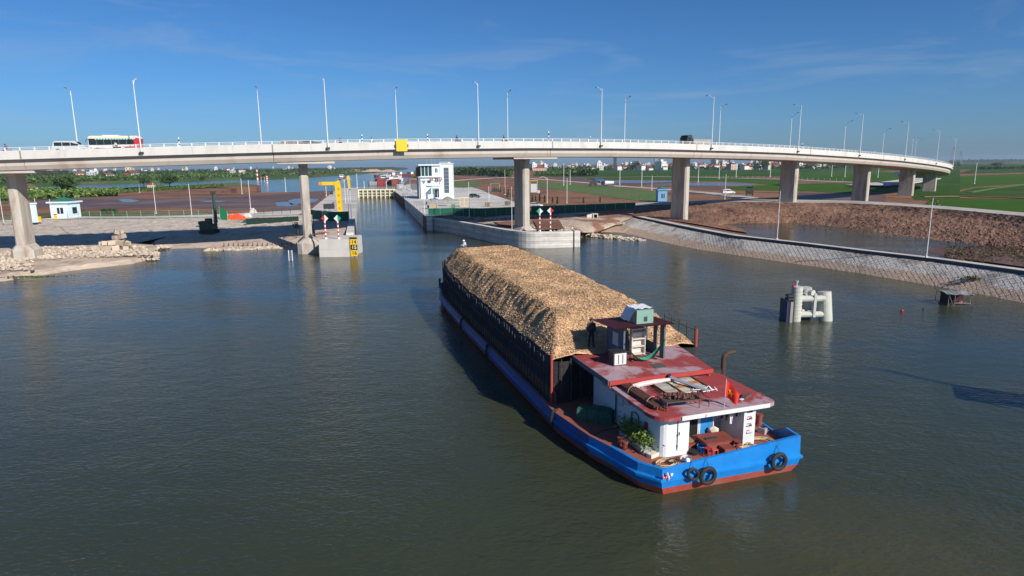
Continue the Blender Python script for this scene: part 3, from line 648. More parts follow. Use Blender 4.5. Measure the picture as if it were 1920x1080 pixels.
# yellow navigation board
s = s_at(752.5); yb = thing('navigation_board', 'square yellow board fixed to the outside of the bridge parapet', 'sign', BR(s, -.3, -1.6), head(s))
MB().bbox(-.95, .95, -.06, .06, 0, 1.95).build('board', YEL, yb)
for x_ in (-1.05, 1.05): MB().bbox(x_ - .1, x_ + .1, -.02, .22, .75, 1.15).build('bracket', DARK, yb)

# ================= VEHICLES =================
def wheel(t, x, y, r, w=.22):
    o = MB().tube([(x, y - w / 2, r), (x, y + w / 2, r)], r, 16).build('wheel', BLACK, t)
    MB().tube([(x, y - w / 2 - .01, r), (x, y + w / 2 + .01, r)], r * .55, 10).build('rim', GALV, o)
def car(name, label, cat, loc, rz, col, L=4.6, Wd=1.8, Hh=1.7, van=False, group=None):
    t = thing(name, label, cat, loc, rz, group); pm_ = col
    low = [(-L / 2, .35), (-L / 2 - .02, .75), (-L / 2 + .08, 1.0), (L / 2 - 1.15, 1.02), (L / 2 - .25, .85), (L / 2, .65), (L / 2 - .02, .35)]
    if van: up = [(-L / 2 + .08, .98), (-L / 2 + .3, Hh - .08), (-L / 2 + .55, Hh), (L / 2 - 2.0, Hh), (L / 2 - 1.2, 1.01)]
    else: up = [(-L / 2 + .5, .98), (-L / 2 + 1.2, Hh - .1), (-L / 2 + 1.6, Hh - .02), (L / 2 - 2.1, Hh - .05), (L / 2 - 1.2, 1.0)]
    b = MB().extr(low, -Wd / 2, Wd / 2); b.build('body', pm_, t)
    c = MB().extr(up, -Wd / 2 + .1, Wd / 2 - .1).build('cabin', pm_, t)
    x0, x1 = up[0][0] + .25, up[-1][0] - .32
    for sg in (-1, 1):
        y_ = sg * (Wd / 2 - .095); n = 3
        for k in range(n):
            a, e = x0 + (x1 - x0) * k / n + .05, x0 + (x1 - x0) * (k + 1) / n - .03
            ze = Hh - .2; z1 = lambda xx: min(ze, 1.08 + (xx - up[0][0]) * 2.5, 1.02 + (up[-1][0] - xx) * .85)
            pr_ = [(a, 1.06), (e, 1.06), (e, max(1.12, z1(e))), (a, max(1.12, z1(a)))]
            MB().extr(pr_, y_ - .012, y_ + .012).build('window', GLASSD, t)
    MB().face([(up[-1][0] - .05, -Wd / 2 + .2, 1.05), (up[-1][0] - .05, Wd / 2 - .2, 1.05), (up[-2][0] + .1, Wd / 2 - .25, Hh - .08), (up[-2][0] + .1, -Wd / 2 + .25, Hh - .08)]).build('windscreen', GLASSD, t)
    for sg in (-1, 1):
        MB().box((L / 2 - .06, sg * (Wd / 2 - .25), .68), (.16, .34, .16)).build('headlight', WHITE, t)
        MB().box((-L / 2, sg * (Wd / 2 - .15), .8), (.06, .2, .3)).build('taillight', REDP, t)
        for x_ in (-L / 2 + .85, L / 2 - .8): wheel(t, x_, sg * (Wd / 2 - .1), .33)
    return t
RS = -.49
def on_road(px, n, s0=-110): s = s_at(px, n, -.5, s0); return BR(s, n, RS), head(s)
p, h = on_road(140, 2.6); car('white_people_carrier', 'silver white people carrier at the left end of the bridge', 'car', p, h, plain('silver_white_paint', (.62, .64, .66), .3, .1), 5.3, 1.85, 1.8, True)
def bus(loc, rz):
    t = thing('coach', 'red and white coach driving on the bridge beside the silver car', 'bus', loc, rz); L = 8.6; Wd = 2.4
    cr = plain('coach_red', (.55, .035, .05), .35); cw = plain('coach_white', (.75, .76, .76), .4)
    MB().extr([(-L / 2, .35), (-L / 2 - .02, 1.2), (L / 2, 1.2), (L / 2 + .02, .35)], -Wd / 2, Wd / 2).build('lower_body', cr, t)
    MB().extr([(-L / 2, 1.19), (-L / 2 + .05, 2.6), (-L / 2 + .25, 3.0), (L / 2 - .3, 3.0), (L / 2 + .05, 2.6), (L / 2, 1.19)], -Wd / 2 + .01, Wd / 2 - .01).build('upper_body', cw, t)
    MB().extr([(L / 2 - .9, 1.3), (L / 2 - .9, 2.9), (L / 2 + .05, 2.6), (L / 2 + .03, 1.3)], -Wd / 2 - .012, Wd / 2 + .012).build('rear_panel', cr, t)
    for sg in (-1, 1):
        y_ = sg * Wd / 2
        MB().extr([(-L / 2 + .0, .9), (-L / 2, 1.42), (L / 2 - 3.4, 1.42), (L / 2 - 2.4, .9)], y_ - .012, y_ + .012).build('white_flash', cw, t)
        MB().extr([(-L / 2 + .02, 2.48), (-L / 2 + .1, 2.9), (L / 2 - .5, 2.9), (L / 2 - .5, 2.48)], y_ - .014, y_ + .014).build('white_band', plain('coach_cream', (.7, .68, .45)), t)
        for k in range(6): MB().bbox(-L / 2 + .12 + k * 1.28, -L / 2 + .12 + k * 1.28 + 1.25, y_ - .02, y_ + .02, 1.42, 2.55).build('window', GLASSD, t)
        for k in range(14): MB().bbox(-L / 2 + 1.2 + k * .48, -L / 2 + 1.52 + k * .48, y_ - .026, y_ + .026, 2.38, 2.6).build('curtain', plain('curtain_blue', (.35, .55, .62)), t)
        for x_ in (-L / 2 + 1.5, L / 2 - 2.2): wheel(t, x_, sg * (Wd / 2 - .12), .48, .3)
    t.scale = (.87, .87, .9)
    MB().bbox(-L / 2 - .04, -L / 2 + .0, -Wd / 2 + .1, Wd / 2 - .1, 1.4, 2.5).build('windscreen', GLASSD, t)
    MB().bbox(-L / 2 + 2.3, -L / 2 + 5.0, -.7, .7, 3.0, 3.2).build('roof_unit', cw, t)
    MB().bbox(-L / 2 + .3, L / 2 - .3, -.9, .9, 2.99, 3.05).build('roof', plain('coach_roof', (.6, .55, .35)), t)
    for sg in (-1, 1): MB().tube([(-L / 2, sg * Wd / 2, 2.5), (-L / 2 - .3, sg * (Wd / 2 + .2), 2.2), (-L / 2 - .3, sg * (Wd / 2 + .2), 1.9)], .06, 5).build('mirror', DARK, t)
    return t
p, h = on_road(221, 7.5); bus(p + Vector((0, 0, -.05)), h)
def truck(label, loc, rz, cabc, bedc, L=6.6, name='dump_truck', tank=False):
    t = thing(name, label, 'truck', loc, rz); Wd = 2.3
    MB().extr([(-L / 2, .6), (-L / 2, .95), (L / 2, .95), (L / 2, .6)], -.5, .5).build('chassis', DARK, t)
    c = MB().extr([(-L / 2, .55), (-L / 2 - .03, 1.5), (-L / 2 + .2, 2.55), (-L / 2 + .5, 2.65), (-L / 2 + 1.7, 2.65), (-L / 2 + 1.75, .55)], -Wd / 2, Wd / 2).build('cab', cabc, t)
    for sg in (-1, 1): MB().extr([(-L / 2 + .25, 1.55), (-L / 2 + .42, 2.4), (-L / 2 + 1.3, 2.4), (-L / 2 + 1.3, 1.55)], sg * Wd / 2 - .015, sg * Wd / 2 + .015).build('window', GLASSD, t)
    MB().face([(-L / 2 - .0, -1, 1.62), (-L / 2 + .19, -1, 2.45), (-L / 2 + .19, 1, 2.45), (-L / 2 - .0, 1, 1.62)]).build('windscreen', GLASSD, t)
    MB().extr([(-L / 2 + .3, 2.65), (-L / 2 + .1, 2.85), (-L / 2 + 1.6, 3.0), (-L / 2 + 1.7, 2.65)], -1, 1).build('sun_visor', DARK, t)
    if tank: MB().tube([(-L / 2 + 2.1, 0, 1.9), (L / 2, 0, 2.0)], [1.1, .8], 14).build('drum', bedc, t)
    else:
        b = MB()
        for y_ in (-Wd / 2, Wd / 2): b.bbox(-L / 2 + 2.0, L / 2, y_ - .05, y_ + .05, 1.0, 2.0)
        b.bbox(-L / 2 + 2.0, L / 2, -Wd / 2, Wd / 2, .98, 1.08); b.bbox(-L / 2 + 2.0, -L / 2 + 2.1, -Wd / 2, Wd / 2, 1.08, 2.2); b.bbox(L / 2 - .1, L / 2, -Wd / 2, Wd / 2, 1.08, 2.0)
        o = b.build('dump_body', bedc, t)
        for k in range(5):
            for sg in (-1, 1): MB().bbox(-L / 2 + 2.2 + k * 1.0, -L / 2 + 2.32 + k * 1.0, sg * Wd / 2 - .09, sg * Wd / 2 + .09, 1.0, 2.0).build('rib', bedc, o)
    for x_ in (-L / 2 + .9, L / 2 - 2.0, L / 2 - .9):
        for sg in (-1, 1): wheel(t, x_, sg * (Wd / 2 - .2), .5, .3)
    return t
p, h = on_road(1304, 8.5); truck('dark cabbed dump truck with an empty grey body crossing the bridge', p, h, plain('dark_green_cab', (.045, .055, .045)), mat('dusty_grey_steel', (.36, .33, .31), .8, .15, 2), 8.0)

# people: one skinned body per person
SKIN = plain('skin', (.42, .24, .16), .6)
BODY = {}
def make_person(label, loc, rz, pose='stand', shirt=(.3, .3, .35), legs=(.05, .05, .07), hat=None, scale=1.0, group=None, hair=True):
    """body grown over a jointed skeleton with metaball-free lofted limbs, one continuous voxel-fused mesh"""
    key = pose
    if key not in BODY:
        if pose == 'stand':
            J = dict(pel=(0, 0, .95), che=(0, 0, 1.36), neck=(0, .01, 1.50), head=(0, .03, 1.62), sl=(-.18, 0, 1.40), el=(-.25, .02, 1.12), hl=(-.22, .14, .90), sr=(.18, 0, 1.40), er=(.25, .02, 1.12), hr=(.22, .14, .90), tl=(-.09, 0, .92), kl=(-.11, .03, .5), al=(-.12, 0, .08), fl=(-.13, .15, .04), tr=(.09, 0, .92), kr=(.12, .03, .5), ar=(.14, -.02, .08), fr=(.15, .12, .04))
        elif pose == 'ride':
            J = dict(pel=(0, 0, .85), che=(0, .1, 1.24), neck=(0, .13, 1.38), head=(0, .17, 1.50), sl=(-.18, .1, 1.27), el=(-.28, .28, 1.06), hl=(-.26, .5, 1.02), sr=(.18, .1, 1.27), er=(.28, .28, 1.06), hr=(.26, .5, 1.02), tl=(-.1, 0, .83), kl=(-.18, .4, .73), al=(-.16, .3, .32), fl=(-.16, .46, .28), tr=(.1, 0, .83), kr=(.18, .4, .73), ar=(.16, .3, .32), fr=(.16, .46, .28))
        else:
            J = dict(pel=(0, 0, .15), che=(0, .1, .55), neck=(0, .14, .68), head=(0, .18, .80), sl=(-.18, .1, .58), el=(-.26, .24, .36), hl=(-.14, .42, .42), sr=(.18, .1, .58), er=(.26, .24, .36), hr=(.14, .42, .42), tl=(-.1, .02, .14), kl=(-.16, .42, .46), al=(-.15, .45, .08), fl=(-.15, .6, .04), tr=(.1, .02, .14), kr=(.16, .42, .46), ar=(.15, .45, .08), fr=(.15, .6, .04))
        chains = [(['pel', 'che', 'neck', 'head'], [.15, .17, .06, .105]), (['che', 'sl', 'el', 'hl'], [.1, .075, .05, .04]), (['che', 'sr', 'er', 'hr'], [.1, .075, .05, .04]), (['pel', 'tl', 'kl', 'al', 'fl'], [.12, .1, .065, .045, .045]), (['pel', 'tr', 'kr', 'ar', 'fr'], [.12, .1, .065, .045, .045])]
        mball = bpy.data.metaballs.new('m'); mball.resolution = .045; mball.threshold = .35; mo = bpy.data.objects.new('m', mball); C.objects.link(mo)
        for ks, rs in chains:
            for i in range(len(ks) - 1):
                a, b = Vector(J[ks[i]]), Vector(J[ks[i + 1]]); n = max(2, int((b - a).length / .05))
                for q in range(n + 1):
                    t_ = q / n; e = mball.elements.new(); e.co = a.lerp(b, t_); e.radius = (rs[i] + (rs[i + 1] - rs[i]) * t_) * 1.45
        for sg, hk, ek in ((-1, 'hl', 'el'), (1, 'hr', 'er')):
            d_ = (Vector(J[hk]) - Vector(J[ek])).normalized(); sd = d_.cross(Vector((0, 0, 1))).normalized()
            for q in range(4):
                for w in (.05, .085, .11 - .01 * abs(q - 1.5)):
                    e = mball.elements.new(); e.co = Vector(J[hk]) + d_ * w + sd * (q - 1.5) * .024; e.radius = .02
            for w in (.03, .055): e = mball.elements.new(); e.co = Vector(J[hk]) + d_ * w + sd * .05 * -sg + Vector((0, 0, .01)); e.radius = .021
        e = mball.elements.new(); e.co = Vector(J['head']) + Vector((0, .1, 0)); e.radius = .035
        bpy.context.view_layer.update(); dg = bpy.context.evaluated_depsgraph_get(); me = bpy.data.meshes.new_from_object(mo.evaluated_get(dg)); bpy.data.objects.remove(mo)
        me.polygons.foreach_set('use_smooth', [True] * len(me.polygons)); BODY[key] = (me, J)
    me, J = BODY[key]; me = me.copy(); me.materials.clear(); me.name = 'body'
    sh = plain('shirt_%d_%d_%d' % tuple(int(c * 100) for c in shirt), shirt, .9); lg = plain('trousers_%d_%d_%d' % tuple(int(c * 100) for c in legs), legs, .9)
    for m_ in (SKIN, sh, lg): me.materials.append(m_)
    nz_ = J['neck'][2]; hands = [Vector(J['hl']), Vector(J['hr'])]; pz = Vector(J['pel'])
    idx = []
    for f in me.polygons:
        c = f.center
        if c.z > nz_ + .02 or min((c - q).length for q in hands) < .09: idx.append(0)
        elif (c - pz).length < .17 and c.z < pz.z + .05: idx.append(2)
        elif min((c - Vector(J[k])).length for k in ('kl', 'kr', 'al', 'ar', 'tl', 'tr', 'fl', 'fr')) < min((c - Vector(J[k])).length for k in ('che', 'el', 'er', 'sl', 'sr', 'hl', 'hr')) : idx.append(2)
        else: idx.append(1)
    me.polygons.foreach_set('material_index', idx)
    t = thing('person', label, 'person', loc, rz, group); link('body', me, t); t.scale = (scale,) * 3
    hd = Vector(J['head'])
    hm = MB(); hm.grid([[hd + Vector((math.cos(a) * .118 * math.cos(b), math.sin(a) * .118 * math.cos(b) - .012, math.sin(b) * .125 + .03)) for a in [k * math.pi / 5 for k in range(11)]] for b in (0, .5, 1.0, 1.5)])
    hm.build('hair' if not hat else 'hat', hat if hat else plain('black_hair', (.02, .018, .016), .6), t, smooth=True)
    if hat: MB().tube([hd + Vector((0, 0, .035)), hd + Vector((0, 0, .05))], [.19, .15], 12).build('hat_brim', hat, t)
    for sg in (-1, 1): MB().box(hd + Vector((sg * .04, .108, .01)), (.03, .012, .015)).build('eye', DARK, t)
    return t
def motorbike(label, loc, rz, col, rider=None, hat=None, plabel=''):
    t = thing('motorbike', label, 'motorbike', loc, rz)
    for y_ in (-.62, .62):
        o = MB().torus((0, y_, .3), .25, .05, 'x', 14, 6).build('wheel', BLACK, t)
    MB().extr([(-.12, .3), (-.14, .7), (.14, .7), (.12, .3)], -.6, .15).build('body', col, t)
    MB().bbox(-.13, .13, -.6, .1, .7, .8).build('seat', BLACK, t)
    MB().bbox(-.2, .2, .3, .36, .3, .9).build('leg_shield', col, t)
    MB().tube([(0, .62, .3), (0, .48, 1.0), (0, .46, 1.02)], .04, 5).build('fork', GALV, t)
    MB().tube([(-.33, .4, 1.02), (0, .48, 1.0), (.33, .4, 1.02)], .02, 5).build('handlebar', DARK, t)
    MB().bbox(-.08, .08, .5, .6, .85, .98).build('headlight', WHITE, t)
    if rider: make_person(plabel, Vector(loc), rz, 'ride', rider, (.04, .04, .06), hat)
    return t
bikes = [(15, 3.0, 'leftmost motorbike on the bridge, cut by the photo edge', (.5, .5, .5), (.10, .12, .15), 'rider in dark clothes on the leftmost motorbike', 1),
         (219, 3.2, 'motorbike passing in front of the red coach', (.3, .03, .03), (.5, .5, .5), 'rider in a pale shirt in front of the red coach', 1),
         (641, 9.5, 'motorbike coming along the bridge between two lamps, seen head on', (.1, .1, .1), (.55, .06, .04), 'rider in a red jacket on the bridge near the second pier', 0),
         (700, 9.0, 'low pale motorbike on the bridge left of the yellow board', (.4, .4, .4), (.5, .5, .45), 'rider in a white shirt left of the yellow board', 1),
         (858, 3.0, 'dark motorbike on the bridge left of the third near lamp', (.06, .06, .07), (.05, .05, .06), 'rider in black left of the third near lamp', 1),
         (945, 3.4, 'dark motorbike on the bridge beside the fourth far lamp', (.08, .05, .05), (.12, .06, .05), 'rider in dark red beside the fourth far lamp', 1)]
helm = plain('helmet_dark', (.08, .02, .02), .3)
for px, n, lb, bc, sh, pl_, side in bikes:
    p, h = on_road(px, n); motorbike(lb, p + Vector((0, 0, .02)), h + (R(90) if side else R(120)), plain('bike_%d' % int(bc[0] * 100 + px), bc, .4), sh, helm, pl_)
s = s_at(551, 8); 
p, h = on_road(552, 8.5); car('parked_van', 'low grey van half hidden by the bridge railing left of the second near lamp', 'van', p + Vector((0, 0, -.2)), h, plain('dusty_grey_paint', (.34, .31, .29)), 5.2, 1.9, 1.55, True)
p, h = on_road(583, 8.5); car('small_car', 'dark low car behind the railing left of the second near lamp', 'car', p, h, plain('dark_car_paint', (.06, .05, .05), .3), 4.2, 1.7, 1.35)

# ================= THE LOADED BARGE =================
BO = Vector((10.355, 28.055, 0)); BRZ = math.atan2(.3015, .9535)
def BP(v, u, z): return BO + Vector((v * math.cos(BRZ) - u * math.sin(BRZ), v * math.sin(BRZ) + u * math.cos(BRZ), z))
barge = thing('river_barge', 'long blue river barge heaped with wood chips, red roofed cabin at its stern', 'barge', BO, BRZ)
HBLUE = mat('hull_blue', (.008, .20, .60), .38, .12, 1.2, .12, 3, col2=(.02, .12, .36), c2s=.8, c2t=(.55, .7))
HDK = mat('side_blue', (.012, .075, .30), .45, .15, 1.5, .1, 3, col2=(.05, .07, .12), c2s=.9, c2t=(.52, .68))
HRED = mat('hull_red', (.46, .085, .06), .6, .2, 1.5, .15, 4, col2=(.35, .12, .10), c2s=.9)
DECK = mat('red_deck', (.30, .095, .07), .75, .15, 1.6, .15, 5, col2=(.22, .10, .08), c2s=.6)
ROOFR = mat('worn_red_roof', (.33, .055, .055), .65, .14, 1.8, .1, 6, col2=(.42, .29, .32), c2s=.33, c2t=(.49, .56))
CABW = mat('cabin_white', (.70, .73, .77), .5, .06, 1.2, .05, 4, col2=(.58, .58, .58), c2s=.8, c2t=(.58, .72))
TARP = mat('dark_tarp', (.016, .027, .055), .8, .35, 2.2, .5, 3, stretch=(3, 3, .4))
RUST = mat('rusty_steel', (.16, .07, .045), .8, .3, 3, .2, 8)
GREYD = mat('side_deck_grey', (.07, .075, .085), .8, .2, 2)
def hwid(u): return lerp([0, 1, 3, 4.5, 8, 31, 43, 47, 50, 52], [3.8, 4.2, 4.5, 4.85, 5.15, 5.6, 5.55, 4.9, 3.2, .4], u)
def cen(u): return lerp([0, 1, 3, 8, 31, 52], [0, -.3, -.45, -.75, -.1, .45], u)
US = [0, .5, 1, 2, 3, 4.5, 6, 8, 12, 16, 20, 24, 28, 32, 36, 40, 43, 45, 47, 48.5, 50, 51.2, 52]
outl = [(cen(u) - hwid(u), u) for u in US] + [(cen(u) + hwid(u), u) for u in US[::-1]]
def bul(v, u):
    if u <= 2.6 and v > 2.0: return .55 * sm((v - 3.0) / .7) * sm((1.8 - u) / .6)
    if u > 44: return .5 * sm((u - 44) / 3)
    return 0
def ring(off, z, useb=0):
    o = []
    for k, (v, u) in enumerate(outl):
        a = Vector(outl[k - 1]); b = Vector(outl[(k + 1) % len(outl)]); t = (b - a).normalized(); n = Vector((-t.y, t.x))
        if abs(v) > 3.7 and u == 0: n = Vector((math.copysign(.8, v), -.8))
        elif u == 0: n = Vector((0, -1))
        o.append(Vector((v + n.x * off, u + n.y * off, z + (bul(v, u) if useb else 0))))
    return o
chk = ring(1, 0)[8]; SG = 1 if chk.x < outl[8][0] else -1
lv = [(-1.2, -1.2, 2), (-.30, -.05, 2), (-.03, .42, 2), (-.02, .46, 0), (.04, .72, 0), (.15, .78, 0), (.15, .90, 0), (.03, .97, 0), (0, 1.36, 1), (-.16, 1.38, 1), (-.18, 1.28, 1)]
hull = MB(); rgs = []
for off, z, bflag in lv: rgs.append([p for p in ring(off * SG if off else 0, z, 1 if z > 1.3 else 0)])
n = len(outl)
for r in rgs: hull.v += [tuple(p) for p in r]
for a in range(len(rgs) - 1):
    for k in range(n):
        k2 = (k + 1) % n; u_ = (outl[k][1] + outl[k2][1]) / 2
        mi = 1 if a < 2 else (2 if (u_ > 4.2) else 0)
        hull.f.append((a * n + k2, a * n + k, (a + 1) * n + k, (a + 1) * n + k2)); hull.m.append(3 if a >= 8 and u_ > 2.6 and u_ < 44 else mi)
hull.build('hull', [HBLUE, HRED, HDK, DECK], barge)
dk = MB(); dk.prism([(v * .985, u + (.1 if u == 0 else -.1 if u > 51 else 0)) for v, u in outl], 1.05, 1.30); dk.build('deck', DECK, barge)
for sg in (-1, 1):
    m = MB(); pr_ = [(u, hwid(u)) for u in (10, 16, 24, 31, 38, 43, 46)]
    m.grid([[(cen(u) + sg * (w - .06), u, 1.305) for u, w in pr_], [(cen(u) + sg * (w - .6), u, 1.305) for u, w in pr_]][::sg]); m.build('side_deck', GREYD, barge)
# stern corner: dark blue panel of the bulwark, rope rollers
for (v, u) in ((-4.85, 8.1), (-4.7, 8.3)): pass
for u in (8.0, 22.2, 31.2):
    w = hwid(u) - cen(u); MB().tube([(-w + .1, u, 1.5), (-w - .12, u, 1.4), (-w - .2, u, 1.0), (-w - .16, u, .5)], .09, 6).build('rope_band', BLACK, barge)
# cargo side walls: tarpaulin with stakes
def tw(u): return lerp([9.5, 30, 40, 44, 47.5], [4.72, 5.15, 5.0, 4.75, 4.2], u)
def ttop(u): return 4.05 + .18 * noise.noise(Vector((u * .35, 3, 0))) + lerp([9.5, 13, 40, 47.5], [-.05, .0, .2, .45], u)
for sg in (-1, 1):
    rows = []
    for k in range(11):
        t = k / 10; r = []
        for i in range(190):
            u = 9.7 + (47.4 - 9.7) * i / 189; fold = .05 * math.sin(u * 9) * math.sin(u * 2.3) + .07 * noise.noise(Vector((u * .9, t * 2, 5)))
            r.append((cen(u) + sg * (tw(u) + fold + .12 * math.sin(math.pi * t)), u, 2.05 + (ttop(u) - 2.05) * t))
        rows.append(r)
    MB().grid(rows[::sg]).build('tarpaulin', TARP, barge, smooth=True)
    MB().grid([[(cen(u) + sg * (tw(u) - .05), u, 1.3) for u in range(9, 48)], [(cen(u) + sg * (tw(u) - .02), u, 2.1) for u in range(9, 48)]][::sg]).build('coaming', RUST, barge)
    MB().tube([(cen(u) + sg * (tw(u) + .2), u, 3.1) for u in range(10, 48, 2)], .03, 5).build('lashing_rail', DARK, barge)
fr = []
for k in range(14):
    v = -3.6 + 7.2 * k / 13; fr.append((v, 47.5 + .05 * math.sin(k * 3)))
MB().grid([[(v, u, 1.3) for v, u in fr][::-1], [(v, u, 4.5) for v, u in fr][::-1]]).build('tarpaulin', TARP, barge)
STK = plain('weathered_stake', (.055, .045, .045), .85, var=.3); st_me = None
for sg in (-1, 1):
    u = 9.8
    while u < 47.3:
        hh = ttop(u) + random.uniform(-.2, .02) - 1.3
        if st_me is None:
            o = MB().tube([(0, 0, 0), (0, 0, 1)], .04, 5).build('stake', STK, barge); st_me = o.data
        else: o = link('stake', st_me, barge)
        o.location = (cen(u) + sg * (tw(u) + .2), u, 1.3); o.scale = (1, 1, hh); o.rotation_euler = (random.uniform(-.03, .03), sg * random.uniform(-.03, .03), 0); u += .62
RP = plain('red_post', (.42, .07, .05), .6)
for sg in (-1, 1): MB().tube([(cen(9.5) + sg * 4.8, 9.5, 1.3), (cen(9.5) + sg * 4.8, 9.5, 4.25 if sg < 0 else 4.9)], .07, 6).build('corner_post', RP, barge)
# dark aft bulkhead with net under the chips
bk = MB(); bk.grid([[(-5.4 + 9.5 * k / 30, 9.6 - .25 * math.sin(k * .7), z) for k in range(31)] for z in (1.3, 2.2, 3.1, 3.8)]); bk.build('net_bulkhead', mat('brown_net', (.03, .028, .03), .9, .4, 4, .6, 6), barge)
for v in (-5.0, -4.4, -3.8, -3.2): MB().tube([(v, 9.2, 1.3), (v, 9.25, 4.0)], .03, 5).build('stake', STK, barge)
for q in (0, .9, 1.8, 2.7, 3.6): MB().tube([(4.25, 9.9 + q, 1.3), (4.25, 9.9 + q, 5.0)], .04, 5).build('stake', STK, barge)
MB().tube([(4.25, 9.6, 4.8), (4.25, 11.0, 4.7), (4.3, 13.5, 4.8)], .02, 4).build('guard_rope', DARK, barge)
# --- chip heap ---
def chip_h(v, u, fine=True):
    w = tw(u); v = v - cen(u); a = w - abs(v)
    n1 = noise.noise(Vector((v * .35, u * .3, 0))); n2 = noise.noise(Vector((v * 1.1, u * 1.6, 4)))
    edge = ttop(u) - .02
    side = edge - .12 + a * 1.0 + (.35 * abs(noise.noise(Vector((v * .25, u * 1.1, 9)))) + .22 * n2) * min(1, a * .8)
    aft = 4.0 + max(0, u - 9.5) * .46 + .15 * n2; fwd = 4.5 + (47.4 - u) * .75
    top = 5.98 + .12 * n1 - lerp([10, 22, 30], [.25, .05, 0], u)
    k = 15.0; s = sum(math.exp(-k * q) for q in (side, aft, fwd, top)); h = -math.log(s) / k
    if fine: h += .03 * noise.noise(Vector((v * 3.5, u * 3.5, 1))) + .02 * noise.noise(Vector((v * 9, u * 9, 2)))
    return h
rows = []; NU, NV = 360, 110
for i in range(NU + 1):
    u = 9.55 + (47.45 - 9.55) * i / NU; w = tw(u) - .01; rows.append([(v_, u, chip_h(v_, u)) for v_ in [(cen(u) - w + 2 * w * j / NV) for j in range(NV + 1)]])
heap = MB(); heap.grid(rows)
CH = attr_mat('wood_chips', (.50, .32, .18), (.82, .58, .36), .85, .15)
_t = CH.node_tree; _b = _t.nodes['Principled BSDF']; _src = _b.inputs['Base Color'].links[0].from_socket
_g = N(_t, 'ShaderNodeNewGeometry'); _n = N(_t, 'ShaderNodeTexNoise'); _n.inputs['Scale'].default_value = .55; _n.inputs['Detail'].default_value = 5; _t.links.new(_g.outputs['Position'], _n.inputs['Vector'])
_m = N(_t, 'ShaderNodeMapRange'); _m.inputs[1].default_value = .35; _m.inputs[2].default_value = .65; _m.inputs[3].default_value = .72; _m.inputs[4].default_value = 1.12; _t.links.new(_n.outputs[0], _m.inputs[0])
_v = N(_t, 'ShaderNodeVectorMath', operation='SCALE'); _t.links.new(_src, _v.inputs[0]); _t.links.new(_m.outputs[0], _v.inputs['Scale']); _t.links.new(_v.outputs[0], _b.inputs['Base Color'])
base_n = len(heap.f); pk = []
rng = random.Random(5)
for f in heap.f:
    pk.append(.15 + .55 * rng.random())
for k in range(150000):
    u = rng.uniform(9.6, 47.3); w = tw(u) - .05; v = cen(u) + rng.uniform(-w, w); h = chip_h(v, u, False) + rng.uniform(0, .07)
    a = rng.random() * 6.28; L_ = rng.uniform(.022, .055); t_ = Vector((math.cos(a), math.sin(a), rng.uniform(-.45, .45))) * L_; b_ = Vector((-math.sin(a), math.cos(a), rng.uniform(-.8, .8))) * L_ * rng.uniform(.3, .7); c = Vector((v, u, h))
    heap.face([c - t_ - b_, c + t_ - b_, c + t_ + b_, c - t_ + b_]); pk.append(rng.random())
heap.pick = pk; hp = heap.build('wood_chip_heap', CH, None, BO); hp.rotation_euler = (0, 0, BRZ)
tag(hp, 'long tan heap of wood chips filling the hold of the blue barge', 'wood chips', kind='stuff')

# --- cabin ---
def rounded(pts, corner, r, n=5):
    """replace the corner vertex index by an arc"""
    a, b, c = (Vector(pts[corner - 1]), Vector(pts[corner]), Vector(pts[(corner + 1) % len(pts)])); d1 = (a - b).normalized(); d2 = (c - b).normalized(); o = b + (d1 + d2) * r; out = []
    p1 = b + d1 * r; p2 = b + d2 * r
    for k in range(n + 1):
        t = k / n; q = p1.lerp(p2, t); q = o + (q - o).normalized() * r; out.append((q.x, q.y))
    return pts[:corner] + out + pts[corner + 1:]
Z0, Z1 = 1.3, 3.36
# main block with rounded port quarter; recess behind
port = rounded([(-3.25, 8.6), (-3.25, 1.15), (-1.72, 1.15), (-1.72, 8.6)], 1, .42)
MB().prism(port, Z0, Z1).build('cabin_wall', CABW, barge)
MB().bbox(-1.715, .45, 2.3, 8.6, Z0, Z1 - .003).build('cabin_wall', CABW, barge)
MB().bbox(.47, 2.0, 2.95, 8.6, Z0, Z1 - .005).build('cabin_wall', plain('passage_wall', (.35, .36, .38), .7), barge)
MB().prism([(1.32, 1.1), (1.98, 1.1), (1.98, 1.28), (1.45, 2.94), (1.36, 2.94)], Z0, Z1 - .002).build('cabin_pillar', CABW, barge)
def recess(x0, x1, z0, z1, y, m, fr=True, nm='door', depth=.03):
    o = MB().bbox(x0, x1, y - depth, y + .002, z0, z1).build(nm, m, barge)
    if fr:
        f = MB(); w = .05
        for q in ((x0 - w, x0, z0 - w, z1 + w), (x1, x1 + w, z0 - w, z1 + w), (x0, x1, z1, z1 + w), (x0, x1, z0 - w, z0)): f.bbox(q[0], q[1], y - depth - .02, y, q[2], q[3])
        f.build('door_frame', CABW, o)
    return o
dk_ = plain('dark_interior', (.008, .008, .01), .9)
recess(-1.2, -.5, 1.62, 3.2, 2.298, dk_)
recess(-.36, .38, 1.62, 3.2, 2.298, mat('blue_curtain', (.02, .22, .55), .8, .2, 3, .3, 4))
MB().bbox(-3.0 + .62, -3.0 + .64, 1.128, 1.148, 1.6, 3.3).build('door_seam', DARK, barge)
cd = MB().bbox(-2.34, -1.78, 1.12, 1.148, 1.55, 3.28).build('locker_door', CABW, barge)
MB().bbox(-2.30, -2.26, 1.09, 1.12, 2.35, 2.5).build('handle', DARK, cd)
for z in (1.75, 2.3, 3.1): MB().bbox(-2.39, -2.34, 1.10, 1.14, z, z + .1).build('hinge', DARK, cd)
